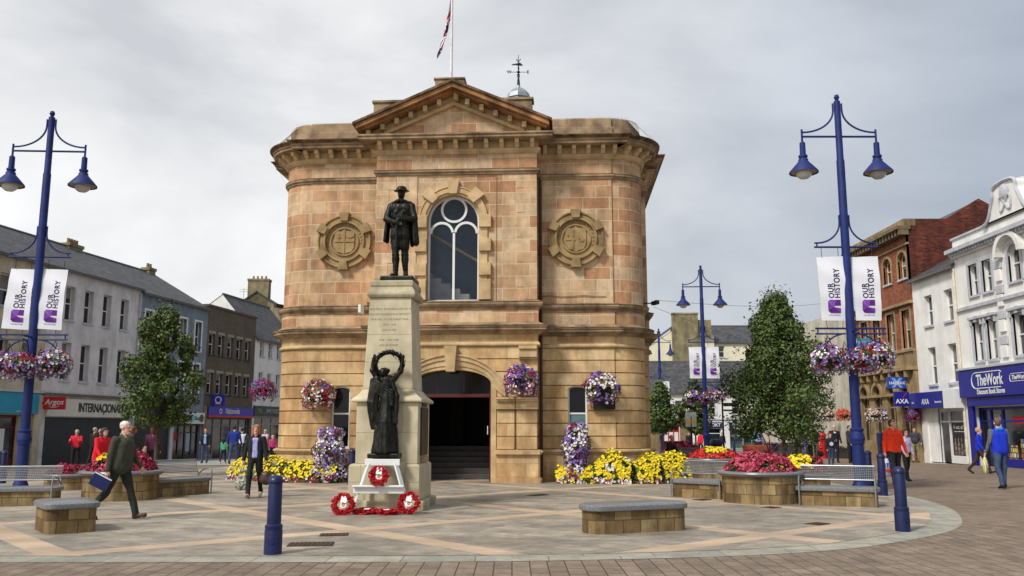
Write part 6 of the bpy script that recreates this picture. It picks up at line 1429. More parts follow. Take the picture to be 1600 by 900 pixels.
def make_banner():
    t = thing('banner', 'x', 'banner', group='lamp post banners'); H_, W_ = 1.70, .70
    def bend(x, z): return -.04 * math.sin(PI * (z / H_)) + .03 * math.sin(x * 5 + z * 2.2) + .012 * math.sin(z * 9 + x * 4)
    b = MB(); n0, n1 = 8, 18
    for sgn in (0, .006):
        vs = [(-W_ / 2 + W_ * i / n0, bend(-W_ / 2 + W_ * i / n0, H_ * j / n1) + sgn, -H_ + H_ * j / n1) for j in range(n1 + 1) for i in range(n0 + 1)]
        b.add(vs, [(j * (n0 + 1) + i, j * (n0 + 1) + i + 1, (j + 1) * (n0 + 1) + i + 1, (j + 1) * (n0 + 1) + i) for j in range(n1) for i in range(n0)])
    pn = b.build('cloth', BANW, t, smooth=True)
    def place(vs, dy=-.006): return [Vector((x, bend(x, z + H_) + dy, z)) for x, y, z in vs]
    for txt, size, xc, z0 in (('OUR', .205, -.035, -1.11), ('HISTORY', .205, .125, -1.11)):
        vs, fs = text_mesh(txt, size, depth=0, align='LEFT', bold=.005, spacing=1.12)
        v2 = [(xc - z, 0, z0 + x * .86) for x, y, z in vs]; b = MB(); b.add(place(v2), fs); b.build('lettering', BTXT, pn)
    x0, x1, z0, z1 = -.15, .19, -1.50, -1.155; c = (.01, -1.35)
    polys = [([(x0, z0 + .06), (x0 + .06, z0), c], 3), ([(x0 + .06, z0), (x1, z0), c], 0), ([(x1, z0), (x1, -1.38), c], 1), ([(x0, z0 + .06), c, (x0, z1 - .05)], 1), ([(x0, z1 - .05), c, (x0 + .04, z1)], 2), ([(x0 + .04, z1), c, (.03, -1.31), (.07, z1)], 4), ([(.07, z1), (.03, -1.31), (x1, -1.31), (x1, z1)], 0), ([(x1, -1.38), (c[0] + .02, -1.38), c], 3)]
    b = MB()
    for pl, mi in polys: b.add(place([(x, 0, z) for x, z in pl]), [tuple(range(len(pl)))], mi)
    b.build('emblem', PUR, pn)
    vs, fs = text_mesh('COLERAINE', .052, depth=0, spacing=1.15); b = MB(); b.add(place([(x + .02, 0, z - 1.56) for x, y, z in vs]), fs); b.build('lettering', BTXT, pn)
    b = MB()
    for s in (-1, 1):
        b = MB(); b.tube([(s * .22, .0, .26), (s * .22, .0, .0)], .008, 5); b.build('fixing_cord', IRON, t); b = MB(); b.tube([(s * .22, 0, -H_), (s * .20, 0, -H_ - .2)], .008, 5); b.build('fixing_cord', IRON, t)
    return t
BAN = None
for lp, nm, tilt, both in ((lampR, 'lamp beside the right bench', -.015, (0, 1)), (lampL, 'lamp at the left', .05, (0, 1)), (lampM, 'middle distance lamp', -.01, (0, 1)), (lampS, 'farthest lamp', 0, (1,))):
    for k in both:
        m = T(*lp.location) @ RZ(lp.rotation_euler.z); q = m @ Vector((-.43 if k == 0 else .47, 0, 6.07)); lb = 'white Our History banner %s of the %s' % (('left', 'right')[k], nm)
        if BAN is None: BAN = make_banner(); bn = BAN; bn.location = q; bn['label'] = lb
        else: bn = again(BAN, q, lp.rotation_euler.z, lb, 'lamp post banners')
        bn.rotation_euler = (0, tilt, lp.rotation_euler.z)
LBG = 'hanging baskets on the lamps'
for lp, nm, kd in ((lampR, 'right hand lamp', 'lamp'), (lampL, 'left hand lamp', 'lamp'), (lampM, 'middle distance lamp', 'far'), (lampS, 'farthest lamp', 'far')):
    m = T(*lp.location) @ RZ(lp.rotation_euler.z)
    for i, (x, y, sd) in enumerate(((-.62, 0, 1), (.62, 0, 2), (0, -.55, 3), (0, .5, 2))):
        if i == 3 and kd == 'far': continue
        basket(kd, m @ Vector((x, y, 3.36 + .06 * math.sin(i * 2))), 'basket of purple, white and red flowers on the %s of the %s' % (('left', 'right', 'front', 'back')[i], nm), LBG, sd, rz=i * 1.3, scale=(1.0, 1.04, .9, .85)[i])

# ================================================================ baskets, towers and beds round the hall
WG = 'flower baskets on the hall walls'
basket('a', HW(-4.22, WL - .28, 2.62), 'large wall basket of crimson and white flowers left of the narrow left window', WG, 11, 1.12)
basket('b', HW(2.02, -.40, 2.98), 'wall basket of purple and pale pink flowers on the pier right of the doorway', WG, 12, 1.12)
basket('c', HW(4.40, WL - .28, 2.78), 'wall basket of white and purple flowers right of the narrow right window', WG, 13, 1.18)
basket('d', HW(-6.35, 1.6, 2.80), 'purple and magenta wall basket on the rounded left corner of the hall', WG, 14, .9)
b = MB(); b.box(-.33, .33, -.16, .0, -.16, .12); tag(b.build('window_box', M('dark_basket', (40, 36, 32)), None, bevel=.01, loc=HW(4.46, WL - .01, 2.30), rz=R(-3.5)), 'dark wall trough below the white and purple basket', 'planter')
def tower(label, loc, cols, seed, h=1.35, r=.32, base=None):
    t = thing('flower_tower', label, 'flower tower', loc, 0, 'tiered flower towers by the hall')
    b = MB(); b.lathe([(.26, 0), (.30, .05), (.30, .38), (.28, .40)], 16); b.lathe([(.12, .4), (.12, h - .1)], 10); b.build('planter_column', M('dark_basket', (40, 36, 32)), t)
    def surf(g):
        z = g.uniform(.0, 1); a = g.uniform(0, 2 * PI); rr = r * (1.25 - .35 * z) * (1 + .25 * math.sin(z * 12 + 1) * .6 + .35 * noise.noise((math.cos(a) * 1.5, math.sin(a) * 1.5, z * 3 + seed))) * (1 if z < .85 else math.sqrt(max(0, 1 - ((z - .85) / .16) ** 2)) + .1)
        return Vector((rr * math.cos(a), rr * math.sin(a), z * h + .12)), Vector((math.cos(a), math.sin(a), .3)).normalized()
    floral(t, surf, 1500, 1500, lambda p, g: patch(p + Vector([g.gauss(0, .05)] * 3), cols, 2.6, seed), seed, fs=.034); return t
tower('tall flower tower of white and lilac petunias under the narrow right window', HW(3.62, WL - .5, 0), ['white', 'purple', 'white', 'lilac', 'crimson', 'purple'], 5, 1.62, .34)
tower('tall flower tower of violet and crimson petunias between the left window and the memorial', HW(-3.70, WL - .75, 0), ['crimson', 'purple', 'lilac', 'white', 'purple', 'magenta'], 8, 1.48, .40)
def bed(label, pts, h, cols, seed, nf=1400, fs=.036, low=('white', 'crimson', 'white'), group='flower beds at the foot of the hall', wd=.5):
    """mounded bedding plants along a line of ground points"""
    t = thing('flower_bed', label, 'flower bed', (0, 0, 0), 0, group); P_ = [Vector(p) for p in pts]; L_ = [(P_[i + 1] - P_[i]).length for i in range(len(P_) - 1)]; tot = sum(L_); t.location = P_[0]
    def surf(g):
        d = g.uniform(0, tot); i = 0
        while d > L_[i]: d -= L_[i]; i += 1
        c = P_[i].lerp(P_[i + 1], d / L_[i]); dr = (P_[i + 1] - P_[i]).normalized(); nrm = Vector((dr.y, -dr.x, 0)); a = g.uniform(-.1, PI); hh = h * (.72 + .5 * noise.noise((c.x * 1.6, c.y * 1.6, seed)) + .14 * math.sin(c.x * 5)) * (1 + g.gauss(0, .04))
        return c - P_[0] + nrm * (math.cos(a) * wd) + Vector((0, 0, abs(math.sin(a)) * hh + .04)), (nrm * math.cos(a) + Vector((0, 0, max(.1, math.sin(a))))).normalized()
    floral(t, surf, int(nf * .9), nf, lambda p, g: (g.choice(low) if p.z < .17 else patch(p, cols, 1.8, seed)), seed, fs=fs, ls=.07); return t
bed('long bed of yellow flowers with red edging at the left corner of the hall', [HW(-6.9, 1.6, 0), HW(-5.9, .6, 0), HW(-4.9, .2, 0), HW(-3.3, -.05, 0)], .80, ['yellow', 'yellow', 'yellow'], 3, 2300, low=('crimson', 'white', 'magenta'))
bed('mound of yellow and dark red flowers round the foot of the right flower tower', [HW(3.05, .2, 0), HW(3.6, .1, 0), HW(4.1, .12, 0)], .62, ['yellow', 'yellow', 'crimson', 'yellow'], 6, 1300, wd=.36, low=('white', 'crimson', 'yellow'))
bed('bed of yellow flowers edged with white in the middle of the right wing', [HW(4.15, .08, 0), HW(5.15, .0, 0)], .74, ['yellow', 'yellow', 'yellow', 'white'], 4, 1500, wd=.4, low=('white', 'white', 'crimson'))
bed('big mound of bright yellow flowers at the right corner of the hall beside the bench', [HW(5.25, .05, 0), HW(5.9, .2, 0), HW(6.7, .7, 0)], .92, ['yellow', 'yellow', 'yellow'], 9, 2400, wd=.45, low=('yellow', 'crimson', 'white'))
# ================================================================ round planters and benches
WALLST = brickmat('planter_sandstone', [(168,150,108),(140,118,80),(184,166,126),(118,96,64),(176,156,112),(150,130,92)], (84, 72, 52), .30, .21, .008, grime=.6, bump=.5)
GRAN = M('grey_granite_coping', (98, 100, 103), rough=.33, var=.25, scale=45, bump=.06, hue=(134, 135, 136), spec=.5)
STEEL = M('brushed_steel', (150, 152, 152), rough=.36, var=.08, metal=.8)
def planter(label, c, r, h, cols, seed, dome=.34, nf=1500, second=None, fs=.035, low=None):
    t = thing('round_planter', label, 'planter', (c[0], c[1], gz(*c)), 0, 'round stone planters'); b = MB()
    n = 40; b.sweep([((r - .06) * math.cos(-2 * PI * k / n), (r - .06) * math.sin(-2 * PI * k / n)) for k in range(n)], [(0, 0), (0, h - .09)], closed=True)
    for i in list(b.uv): pass
    b.build('stone_wall', WALLST, t, smooth=True)
    b = MB(); b.lathe([(r - .2, h - .1), (r - .02, h - .09), (r + .03, h - .06), (r + .045, h - .03), (r + .03, h), (r - .02, h + .015), (r - .2, h + .01), (r - .22, h - .1)], 48); b.build('granite_rim', GRAN, t, smooth=True)
    b = MB(); b.lathe([(r - .18, h - .12), (r - .19, h - .03), (0, h - .02)], 24); b.build('soil', M('dark_soil', (48, 40, 32), rough=1), t)
    rr = r - .12
    def surf(g):
        a = g.uniform(0, 2 * PI); q = math.sqrt(g.random()); z = dome * (1 - q ** 3.2) * (.85 + .5 * noise.noise((q * math.cos(a) * 2.2, q * math.sin(a) * 2.2, seed))) + g.gauss(0, .015)
        return Vector((rr * q * math.cos(a), rr * q * math.sin(a), h + z + .02)), Vector((q * math.cos(a), q * math.sin(a), 1 - q * .4)).normalized()
    def zn(p, g): return second(p, g) if second else patch(p + Vector([g.gauss(0, .03)] * 3), cols, 4, seed)
    floral(t, surf, int(nf * .7), nf, zn, seed, fs=fs, leafm=LEAFD); return t
planter('large round stone planter of pink begonias joining the two metal backed benches on the right', (5.42, 19.55), .88, .66, ['crimson', 'pink', 'crimson', 'pink'], 21, .38, 2600, fs=.028)
planter('low round planter of yellow and crimson flowers behind the right hand bench', (7.15, 22.1), .72, .50, [], 22, .42, 1500, lambda p, g: 'yellow' if p.x < .1 and p.z > .62 else g.choice(['crimson', 'pink', 'crimson']))
planter('round planter of red and yellow flowers behind the bench nearest the hall corner', (6.55, 29.0), .95, .62, [], 23, .32, 1500, lambda p, g: 'yellow' if abs(p.x) < .33 and p.z > .80 else g.choice(['red', 'orange', 'crimson']), fs=.04)
planter('wide low planter of crimson flowers between the large planter and the big tree', (8.35, 28.0), 1.05, .42, ['crimson', 'magenta', 'crimson'], 24, .26, 1500, fs=.04)
planter('small planter of crimson flowers farther back by the seated man', (6.9, 36.0), .8, .66, ['crimson', 'magenta', 'pink'], 26, .3, 900, fs=.05)
planter('large round stone planter of yellow and crimson flowers behind the walking old man', (-8.85, 20.3), .86, .64, [], 25, .40, 2400, lambda p, g: 'yellow' if p.z > .86 + .12 * noise.noise((p.x * 3, p.y * 3, 0)) and p.x < .0 else g.choice(['crimson', 'pink', 'crimson', 'magenta']))
planter('small low planter behind the left hand bench', (-11.9, 24.0), .62, .42, ['crimson', 'magenta'], 27, .2, 700)
def rrect(x0, x1, y0, y1, r, n=6):
    p = []
    for cx, cy, a in ((x1 - r, y0 + r, -PI / 2), (x1 - r, y1 - r, 0), (x0 + r, y1 - r, PI / 2), (x0 + r, y0 + r, PI)): p += [(cx + r * math.cos(a + PI / 2 * k / n), cy + r * math.sin(a + PI / 2 * k / n)) for k in range(n + 1)]
    return p
def bench(label, a, b2, h=.43, d=.52, back=True, rr=.10, over=.05, group='stone benches', arms=True):
    """stone seat block between two ground points of its front edge"""
    a = Vector(a); b2 = Vector(b2); dr = b2 - a; ln = dr.length; t = thing('stone_bench', label, 'bench', (a.x, a.y, gz(a.x, a.y)), math.atan2(dr.y, dr.x), group)
    b = MB(); pts = rrect(0, ln, 0, d, rr)
    b.sweep(pts, [(0, 0), (0, h - .10)], closed=True); b.prism_z(rrect(.01, ln - .01, .01, d - .01, rr), h - .16, h - .105); b.build('stone_base', WALLST, t)
    b = MB(); o = over; lo_ = rrect(-o, ln + o, -o, d + o, rr + o)
    def off(e): return rrect(-o + e, ln + o - e, -o + e, d + o - e, max(.02, rr + o - e))
    lv = [(off(.03), h - .10), (off(.004), h - .085), (off(0), h - .05), (off(.004), h - .02), (off(.035), h)]; n = len(lv[0][0]); vs = []; fs = []
    for pl, z in lv: vs += [(x, y, z) for x, y in pl]
    for i in range(len(lv) - 1):
        for k in range(n): fs.append((i * n + k, i * n + (k + 1) % n, (i + 1) * n + (k + 1) % n, (i + 1) * n + k))
    fs += [tuple(reversed(range(n))), tuple(range((len(lv) - 1) * n, len(lv) * n))]; b.add(vs, fs); b.build('granite_seat', GRAN, t, smooth=True)
    if back:
        b = MB(); x0, x1, z0, z1 = .04, ln - .04, h + .12, h + .40; y0_, y1_ = d - .02, d + .08
        def bp(x, z): return (x, y0_ + (y1_ - y0_) * (z - z0) / (z1 - z0), z)
        b.tube([bp(x0, z0), bp(x1, z0), bp(x1, z1), bp(x0, z1)], .016, 8, closed=True); fr = b.build('backrest_frame', STEEL, t, smooth=True)
        b = MB(); nx = int((x1 - x0) / .04); nz = 8
        for i in range(1, nx): x = x0 + (x1 - x0) * i / nx; b.tube([bp(x, z0), bp(x, z1)], .0075, 4)
        for j in range(1, nz): z = z0 + (z1 - z0) * j / nz; b.tube([bp(x0, z), bp(x1, z)], .0075, 4)
        b.build('wire_mesh', STEEL, fr)
        for x in (x0 + .0, x1 - .0):
            b = MB(); b.tube([(x, -.07, .0), (x, -.07, h + .08), (x, -.04, h + .17), (x, .04, h + .21), (x, .28, h + .17), (x, d - .05, h + .05), bp(x, z0)], .018, 8); b.tube([(x, d - .06, h - .04), bp(x, z0)], .018, 8); b.build('armrest', STEEL, t, smooth=True)
    return t
bench('metal backed bench on the right end of the large pink planter', (5.95, 18.72), (7.38, 18.12), h=.40)
bench('metal backed bench between the yellow flower bed and the large pink planter', (3.72, 20.95), (4.72, 20.1), h=.42)
bench('metal backed bench left of the yellow and crimson planter, cut by the left edge', (-12.0, 18.3), (-9.55, 18.75), h=.42)
bench('metal backed bench right of the yellow and crimson planter, behind the walking man', (-8.45, 20.35), (-7.35, 21.9), h=.42)
bench('low stone bench without a back standing alone in front right of the hall', (1.22, 13.55), (2.80, 14.18), h=.44, back=False, d=.55, rr=.22)
bench('short stone stool with granite top at the front left', (-6.98, 13.55), (-6.42, 13.98), h=.47, back=False, d=1.05, rr=.12)
t = bench('dark metal seat by the far planter with the seated man', (5.55, 33.2), (6.6, 32.6), h=.44, d=.45)
# ================================================================ bollards, covers and small street things
def make_bollard(label, loc):
    t = thing('bollard', label, 'bollard', loc, 0, 'blue bollards round the square')
    b = MB(); b.lathe([(.113, 0), (.113, .30), (.106, .33), (.113, .345), (.109, .37), (.090, .385), (.087, .9), (.085, .905)], 24); b.build('post', NAVYP, t, smooth=True)
    b = MB(); b.lathe([(.084, .895), (.098, .90), (.10, .925), (.094, .94), (.083, .965), (.05, .99), (0, 1.0)], 24); b.build('domed_cap', NAVYP, t, smooth=True)
    b = MB(); b.lathe([(.035, .0), (.035, .012), (.0, .014)], 16, (0, 0, 0), 0, T(0, -.108, .17) @ RX(R(90))); b.build('crest_boss', NAVYP, t)
    return t
bl0 = make_bollard('blue bollard nearest the camera, left of the memorial', G(426, 867))
for px_, py_, lb in ((1411, 831, 'blue bollard nearest the camera on the right, on the curved plaza edge'), (1380, 775, 'blue bollard beside the man in the red hoodie'), (1359, 763, 'blue bollard directly right of the lamp foot'), (549, 757, 'blue bollard half hidden behind the left side of the memorial'), (3, 756, 'blue bollard at the extreme left edge behind the bench'), (1268, 738, 'blue bollard behind the low yellow and crimson planter')):
    again(bl0, G(px_, py_), rnd.random(), lb)
for px_, Y_, lb in ((1112, 44, 'blue bollard left of the signpost in the distance'), (1146, 60, 'small distant blue bollard right of the signpost'), (1047, 62, 'small distant blue bollard left of the middle lamp')): again(bl0, at(px_, Y_), 0, lb)
COVERM = M('rusty_iron_cover', (74, 58, 46), rough=.7, var=.35, scale=14, metal=.3, bump=.4)
def cover(label, px_, py_, w_, d_, rz=R(40)):
    p = G(px_, py_); t = thing('drain_cover', label, 'drain cover', (p.x, p.y, gz(p.x, p.y) + .013), rz, 'iron covers set in the paving'); b = MB(); b.box(-w_ / 2, w_ / 2, -d_ / 2, d_ / 2, 0, .006); b.build('frame', COVERM, t)
    b = MB()
    for k in range(int(w_ / .06)): b.box(-w_ / 2 + .03 + k * .06, -w_ / 2 + .055 + k * .06, -d_ / 2 + .03, d_ / 2 - .03, .0062, .012)
    b.build('grating', COVERM, t)
cover('large rusty cover to the right of the nearest bollard', 486, 852, .62, .42, R(8)); cover('smaller rusty cover just in front of the memorial steps', 522, 837, .42, .34, R(8)); cover('small iron cover in front of the large pink planter', 1205, 794, .34, .3); cover('small iron cover in the open paving on the right', 1277, 820, .36, .3); cover('small iron cover on the paving right of the doorway pier', 841, 774.5, .5, .3); cover('small iron cover in front of the bench beside the yellow flowers', 1097, 782, .36, .3)
t = thing('fingerpost', 'black signpost with two short fingers standing right of the middle lamp', 'signpost', at(1130, 41)); b = MB(); b.lathe([(.07, 0), (.07, .3), (.045, .34), (.04, 2.85), (.05, 2.9), (.06, 2.95), (.03, 3.02)], 12); b.build('post', IRON, t)
b = MB(); b.box(.05, .62, -.03, .03, 2.62, 2.78); b.build('sign_arm', IRON, t, bevel=.01); b = MB(); b.box(.05, 1.1, -.03, .03, 2.40, 2.48); b.build('sign_arm', IRON, t, bevel=.01)
t = thing('stop_sign_post', 'pale flag sign on a dark post between the two small trees', 'sign post', at(1080, 46)); b = MB(); b.tube([(0, 0, 0), (0, 0, 2.3)], .05, 8); b.build('post', IRON, t); b = MB(); b.box(-.28, .28, -.04, .04, 1.75, 2.5); pn = b.build('panel', M('pale_grey_sign', (170, 172, 166)), t, bevel=.02); b = MB(); b.box(-.26, .26, -.045, .045, 1.95, 2.1); b.build('yellow_band', M('sign_amber', (214, 160, 40)), pn)
t = thing('terracotta_planter', 'terracotta planter box standing among the crimson planters', 'planter', at(1181, 31)); b = MB(); b.add([(-.33, -.3, 0), (.33, -.3, 0), (.33, .3, 0), (-.33, .3, 0), (-.42, -.38, .62), (.42, -.38, .62), (.42, .38, .62), (-.42, .38, .62)], [(3, 2, 1, 0), (4, 5, 6, 7), (0, 1, 5, 4), (1, 2, 6, 5), (2, 3, 7, 6), (3, 0, 4, 7)]); b.build('pot', M('terracotta', (150, 76, 48), rough=.8), t, bevel=.02); t.location.z = .38
b = MB(); g = random.Random(4)
for k in range(34):
    a = g.uniform(0, 2 * PI); l_ = g.uniform(.5, .85); up = g.uniform(.35, 1.2); p0 = Vector((0, 0, .0)); d = Vector((math.cos(a), math.sin(a), 0)); n = Vector((-math.sin(a), math.cos(a), 0)) * .022
    pts = [p0 + d * l_ * s * math.cos(up) + Vector((0, 0, l_ * math.sin(up) * s - .18 * s * s)) for s in (0, .35, .7, 1)]; vs = []
    for i, q in enumerate(pts): vs += [q - n * (1 - i / 3.3), q + n * (1 - i / 3.3)]
    b.add(vs, [(0, 1, 3, 2), (2, 3, 5, 4), (4, 5, 7, 6)])
tag(b.build('spiky_plant', M('bronze_cordyline', (96, 44, 44), rough=.6), None, loc=(5.85, 20.2, .98)), 'bronze leaved spiky plant rising out of the large pink planter', 'plant')
t = thing('post_box', 'red pillar box behind the woman in the black top', 'post box', at(1283, 54)); b = MB(); b.lathe([(.26, 0), (.26, .12), (.23, .14), (.23, 1.3), (.28, 1.33), (.28, 1.42), (.2, 1.52), (0, 1.56)], 20); b.build('pillar', RED, t, smooth=True); b = MB(); b.box(-.13, .13, -.245, -.2, 1.12, 1.18); b.build('slot', IRON, t)
t = thing('ticket_machine', 'navy pay machine standing behind the man in the red hoodie', 'machine', at(1377, 37)); b = MB(); b.box(-.16, .16, -.14, .14, 0, 1.35); b.box(-.18, .18, -.2, .14, .9, 1.4); b.build('cabinet', NAVYP, t, bevel=.03); b = MB(); b.box(-.12, .12, -.21, -.2, 1.05, 1.32); b.build('screen', GLASSD, t)
t = thing('litter_bin', 'dark blue litter bin beside the middle lamp', 'litter bin', at(1118, 42)); b = MB(); b.lathe([(.24, 0), (.26, .05), (.26, .85), (.3, .88), (.3, 1.0), (.22, 1.12), (0, 1.15)], 16); b.build('body', NAVYP, t, smooth=True); b = MB(); b.box(-.14, .14, -.28, -.2, .9, .99); b.build('opening', IRON, t)
def chair(label, loc, rz):
    t = thing('cafe_chair', label, 'chair', loc, rz, 'navy chairs outside the far shop')
    b = MB(); b.box(-.22, .22, -.22, .22, .42, .46); b.build('seat', NAVYP, t); b = MB(); b.box(-.22, .22, .19, .23, .46, .88); b.build('backrest', NAVYP, t)
    for x in (-.2, .2):
        for y in (-.2, .2): b = MB(); b.tube([(x, y, 0), (x, y, .43)], .016, 6); b.build('leg', STEEL, t)
    return t
ch = chair('navy cafe chair nearest the tree trunk', at(1205, 57), 2.4)
for px_, Y_, rz, lb in ((1212, 59, .4, 'navy cafe chair second from the tree trunk'), (1222, 56.5, -2.0, 'navy cafe chair in the middle of the row'), (1230, 59, 1.2, 'navy cafe chair behind the women in black'), (1198, 60, 3.0, 'navy cafe chair left of the tree trunk')): again(ch, at(px_, Y_), rz, lb)
for px_, Y_, z_, kd, sd, lb in ((1296, 53, 2.05, 'f', 31, 'white and crimson wall basket on the concrete office'), (1319, 49, 2.15, 'e', 32, 'orange wall basket on the concrete office'), (1366, 46.5, 1.98, 'f', 31, 'white and pink wall basket on the stone front of the bank'), (1428, 43.4, 1.95, 'd', 14, 'purple wall basket below the insurance sign'), (1388, 47, 2.0, 'c', 13, 'white basket hanging under the bank sign'), (1265, 55, 2.1, 'd', 14, 'dark purple basket near the office entrance')):
    p = at(px_, Y_); p.z = z_ - (0.1 if kd == 'e' else 0) + .25; basket(kd, p, lb, 'wall baskets along the right side', sd, .9)
# ================================================================ trees
def tree(label, loc, h, rad, base, seed, n=9000, leaf=.085, trunk=.07, prof=None, group='young street trees', mats=None):
    t = thing('street_tree', label, 'tree', loc, 0, group); g = random.Random(seed); prof = prof or (lambda u: math.sin(PI * min(1, u * .92 + .10)) ** .8 * (1 - .38 * u))
    b = MB(); b.tube([(0, 0, 0), (.02, 0, base), (.0, .03, (base + h) / 2), (.02, 0, h * .93)], [trunk, trunk * .8, trunk * .5, .012], 10)
    clumps = []
    NC = 58
    for k in range(NC):
        u = (k + g.random()) / NC; a = k * 2.4 + g.uniform(-.4, .4); r_ = rad * prof(u) * g.uniform(.3, 1.0) * (1 + .25 * noise.noise((math.cos(a) * 1.3, math.sin(a) * 1.3, u * 4 + seed))); z = base + (h - base) * (u * .93 + .02) ; c = Vector((r_ * math.cos(a), r_ * math.sin(a), z)); sz = rad * g.uniform(.10, .36) * (1 - .35 * u); clumps.append((c, sz))
        s0 = Vector((0, 0, max(base * .9, z - r_ * 1.0 - .1))); b.tube([s0, s0.lerp(c, .5) + Vector((0, 0, .04)), c], [trunk * .28, trunk * .16, .006], 5)
    b.build('trunk', BARK, t, smooth=True); bl = MB()
    for _ in range(n):
        c, sz = clumps[int(g.random() ** 1.0 * len(clumps)) % len(clumps)]; d = Vector((g.gauss(0, 1), g.gauss(0, 1), g.gauss(0, .8))).normalized(); q = c + d * sz * (.5 + .65 * g.random() ** .6)
        if g.random() < .10: q = c + d * sz * g.uniform(1.0, 1.5) + Vector((0, 0, sz * g.uniform(0, .9)))
        nn_ = (d + Vector((g.gauss(0, .6), g.gauss(0, .6), g.gauss(0, .6) + .4))).normalized(); leafq(bl, q, nn_, leaf * g.uniform(.6, 1.3), g.choices((0, 1, 2), (5, 4, 1.2))[0], g)
    bl.build('crown', mats or [LEAFD, LEAF, LEAFY], t); return t
tree('large bushy street tree on the right with a dark full crown', at(1223, 32), 6.45, 2.2, 1.3, 41, 36000, .095, .075, prof=lambda u: (math.sin(PI * min(1, u * .80 + .20)) ** .7) * (1 - .5 * u))
tree('bushy street tree on the left in front of the blue-grey building', at(246, 29.6), 5.75, 1.36, 1.7, 42, 16000, .095, .07, prof=lambda u: (math.sin(PI * min(1, u * .80 + .18)) ** .6) * (1 - .38 * u))
tree('small dark street tree just right of the middle distance hall corner', at(1032, 52), 4.4, 1.25, 1.6, 43, 7000, .15, .06)
tree('small dark street tree left of the middle distance lamp', at(1086, 50), 4.55, 1.15, 1.5, 44, 7000, .15, .06)
# ================================================================ people
def hairm(n, c): return M('hair_' + n, c, rough=.6, var=.3, scale=30)
GREYH = hairm('grey', (170, 166, 160)); GINGER = hairm('ginger', (168, 104, 56)); BLOND = hairm('blond', (186, 152, 100)); BRN = hairm('brown', (62, 44, 32)); DBR = hairm('dark', (34, 28, 25)); AUB = hairm('auburn', (104, 52, 30))
DKGREEN = cloth('dark_olive', (62, 62, 50)); DKTR = cloth('dark_trouser', (38, 42, 36)); BLK = cloth('black', (28, 28, 31)); JEAN = cloth('jeans', (58, 74, 104)); NAVC = cloth('navy', (28, 32, 52)); REDC = cloth('scarlet', (216, 24, 44)); ORR = cloth('orange_red', (232, 60, 22)); BLUC = cloth('bright_blue', (22, 50, 190)); GRYC = cloth('grey', (74, 76, 80))
LILAC = cloth('lilac', (160, 160, 212)); BEIGE = M('beige_shoe', (196, 160, 140), rough=.5); BRSH = M('brown_shoe', (72, 44, 34), rough=.45); MAUVE = cloth('plum', (84, 34, 66)); WHTC = cloth('white', (214, 214, 216)); TEALC = cloth('green_top', (74, 156, 116)); PINKC = cloth('pink', (204, 60, 120)); SKYC = cloth('sky_blue', (140, 176, 208)); KHAKI = cloth('khaki', (130, 130, 96)); PURC = cloth('purple_top', (110, 80, 170)); BROWNC = cloth('brown', (58, 44, 40)); CYANC = cloth('cyan', (30, 130, 214)); CHAR = cloth('charcoal', (56, 56, 62)); DRED = cloth('dark_red', (150, 24, 40))
WALK = ((26, 8), (-22, 18)); WALK2 = ((-22, 18), (26, 8)); STEP = ((10, 4), (-10, 12)); STAND = ((2, 2), (-2, 2))
old, hands_old = person('old man with white hair in dark green jacket striding right, folder in hand', G(182, 813), R(78), 1.73, 'jacket', DKGREEN, DKTR, BRSH, 'bald', hairm('white', (208, 204, 196)), legs=((-20, 26), (21, 3)), arms=((-13, 9, 10), (12, 8, 24)), deep=1.25, detail=True, collar=cloth('sage_collar', (122, 124, 108)), belly=.05, head=(0, 8), width=1.16, lean=4, hem=.02)
b = MB()
for s in (-1, 1):
    b.tube([(.033 * s + .020 * math.cos(a), 0, .020 * math.sin(a)) for a in [2 * PI * k / 12 for k in range(12)]], .0028, 4, closed=True); b.tube([(.053 * s, 0, 0), (.078 * s, .09, .005)], .0025, 4)
b.tube([(-.013, 0, .003), (.013, 0, .003)], .0028, 4); gl = b.build('spectacles', IRON, old); gl.location = (0, -.118, 1.632); gl.hide_render = False
b = MB(); b.box(-.16, .16, -.02, .02, -.24, .0); fo_ = b.build('folder', M('navy_folder', (24, 34, 84), rough=.35), None, bevel=.008, loc=hands_old[0] + Vector((-.03, 0, .03)), rz=R(10)); fo_.rotation_euler.y = R(28); tag(fo_, 'navy folder hanging from the hand of the walking old man', 'folder')
b = MB(); b.box(-.155, .155, -.0215, -.0205, -.03, -.01); b.build('white_edge', WHITE, fo_)
wo, hw_ = person('woman with ginger bob in black jacket over a lilac top, carrying two bags', G(396, 779), R(6), 1.64, 'jacket', BLK, BLK, BEIGE, 'bob', GINGER, legs=((13, 4), (-14, 18)), arms=((-4, 12, 14), (3, 12, 12)), detail=True, shirt=LILAC, width=.98)
def bag(label, hand, w_, h, d, m, strap=.2, name='handbag', rz=0.0, sag=.5, mats2=None, cat='bag'):
    t = thing(name, label, cat, hand + Vector((0, 0, -.01)), rz); pr = [ell((0, 0, -strap - h * .5), (w_ * .5, d * .5, h * .5)), ell((0, 0, -strap - h * .62), (w_ * .56, d * .62, h * .38)), cap((-w_ * .32, 0, -strap - .05), (w_ * .32, 0, -strap - .05), .03, .03)]
    fuse('bag_body', pr, [m], .014, t, wrinkle=.02, wscale=16)
    b = MB(); b.tube([(-w_ * .3, 0, -strap - .03), (-w_ * .12, 0, -strap * .4), (0, 0, 0), (w_ * .12, 0, -strap * .4), (w_ * .3, 0, -strap - .03)], .009, 6); b.build('strap', mats2 or m, t); return t
PATT = M('patterned_bag', (40, 42, 40), rough=.6, var=.5, scale=26, hue=(190, 192, 178), detail=1)
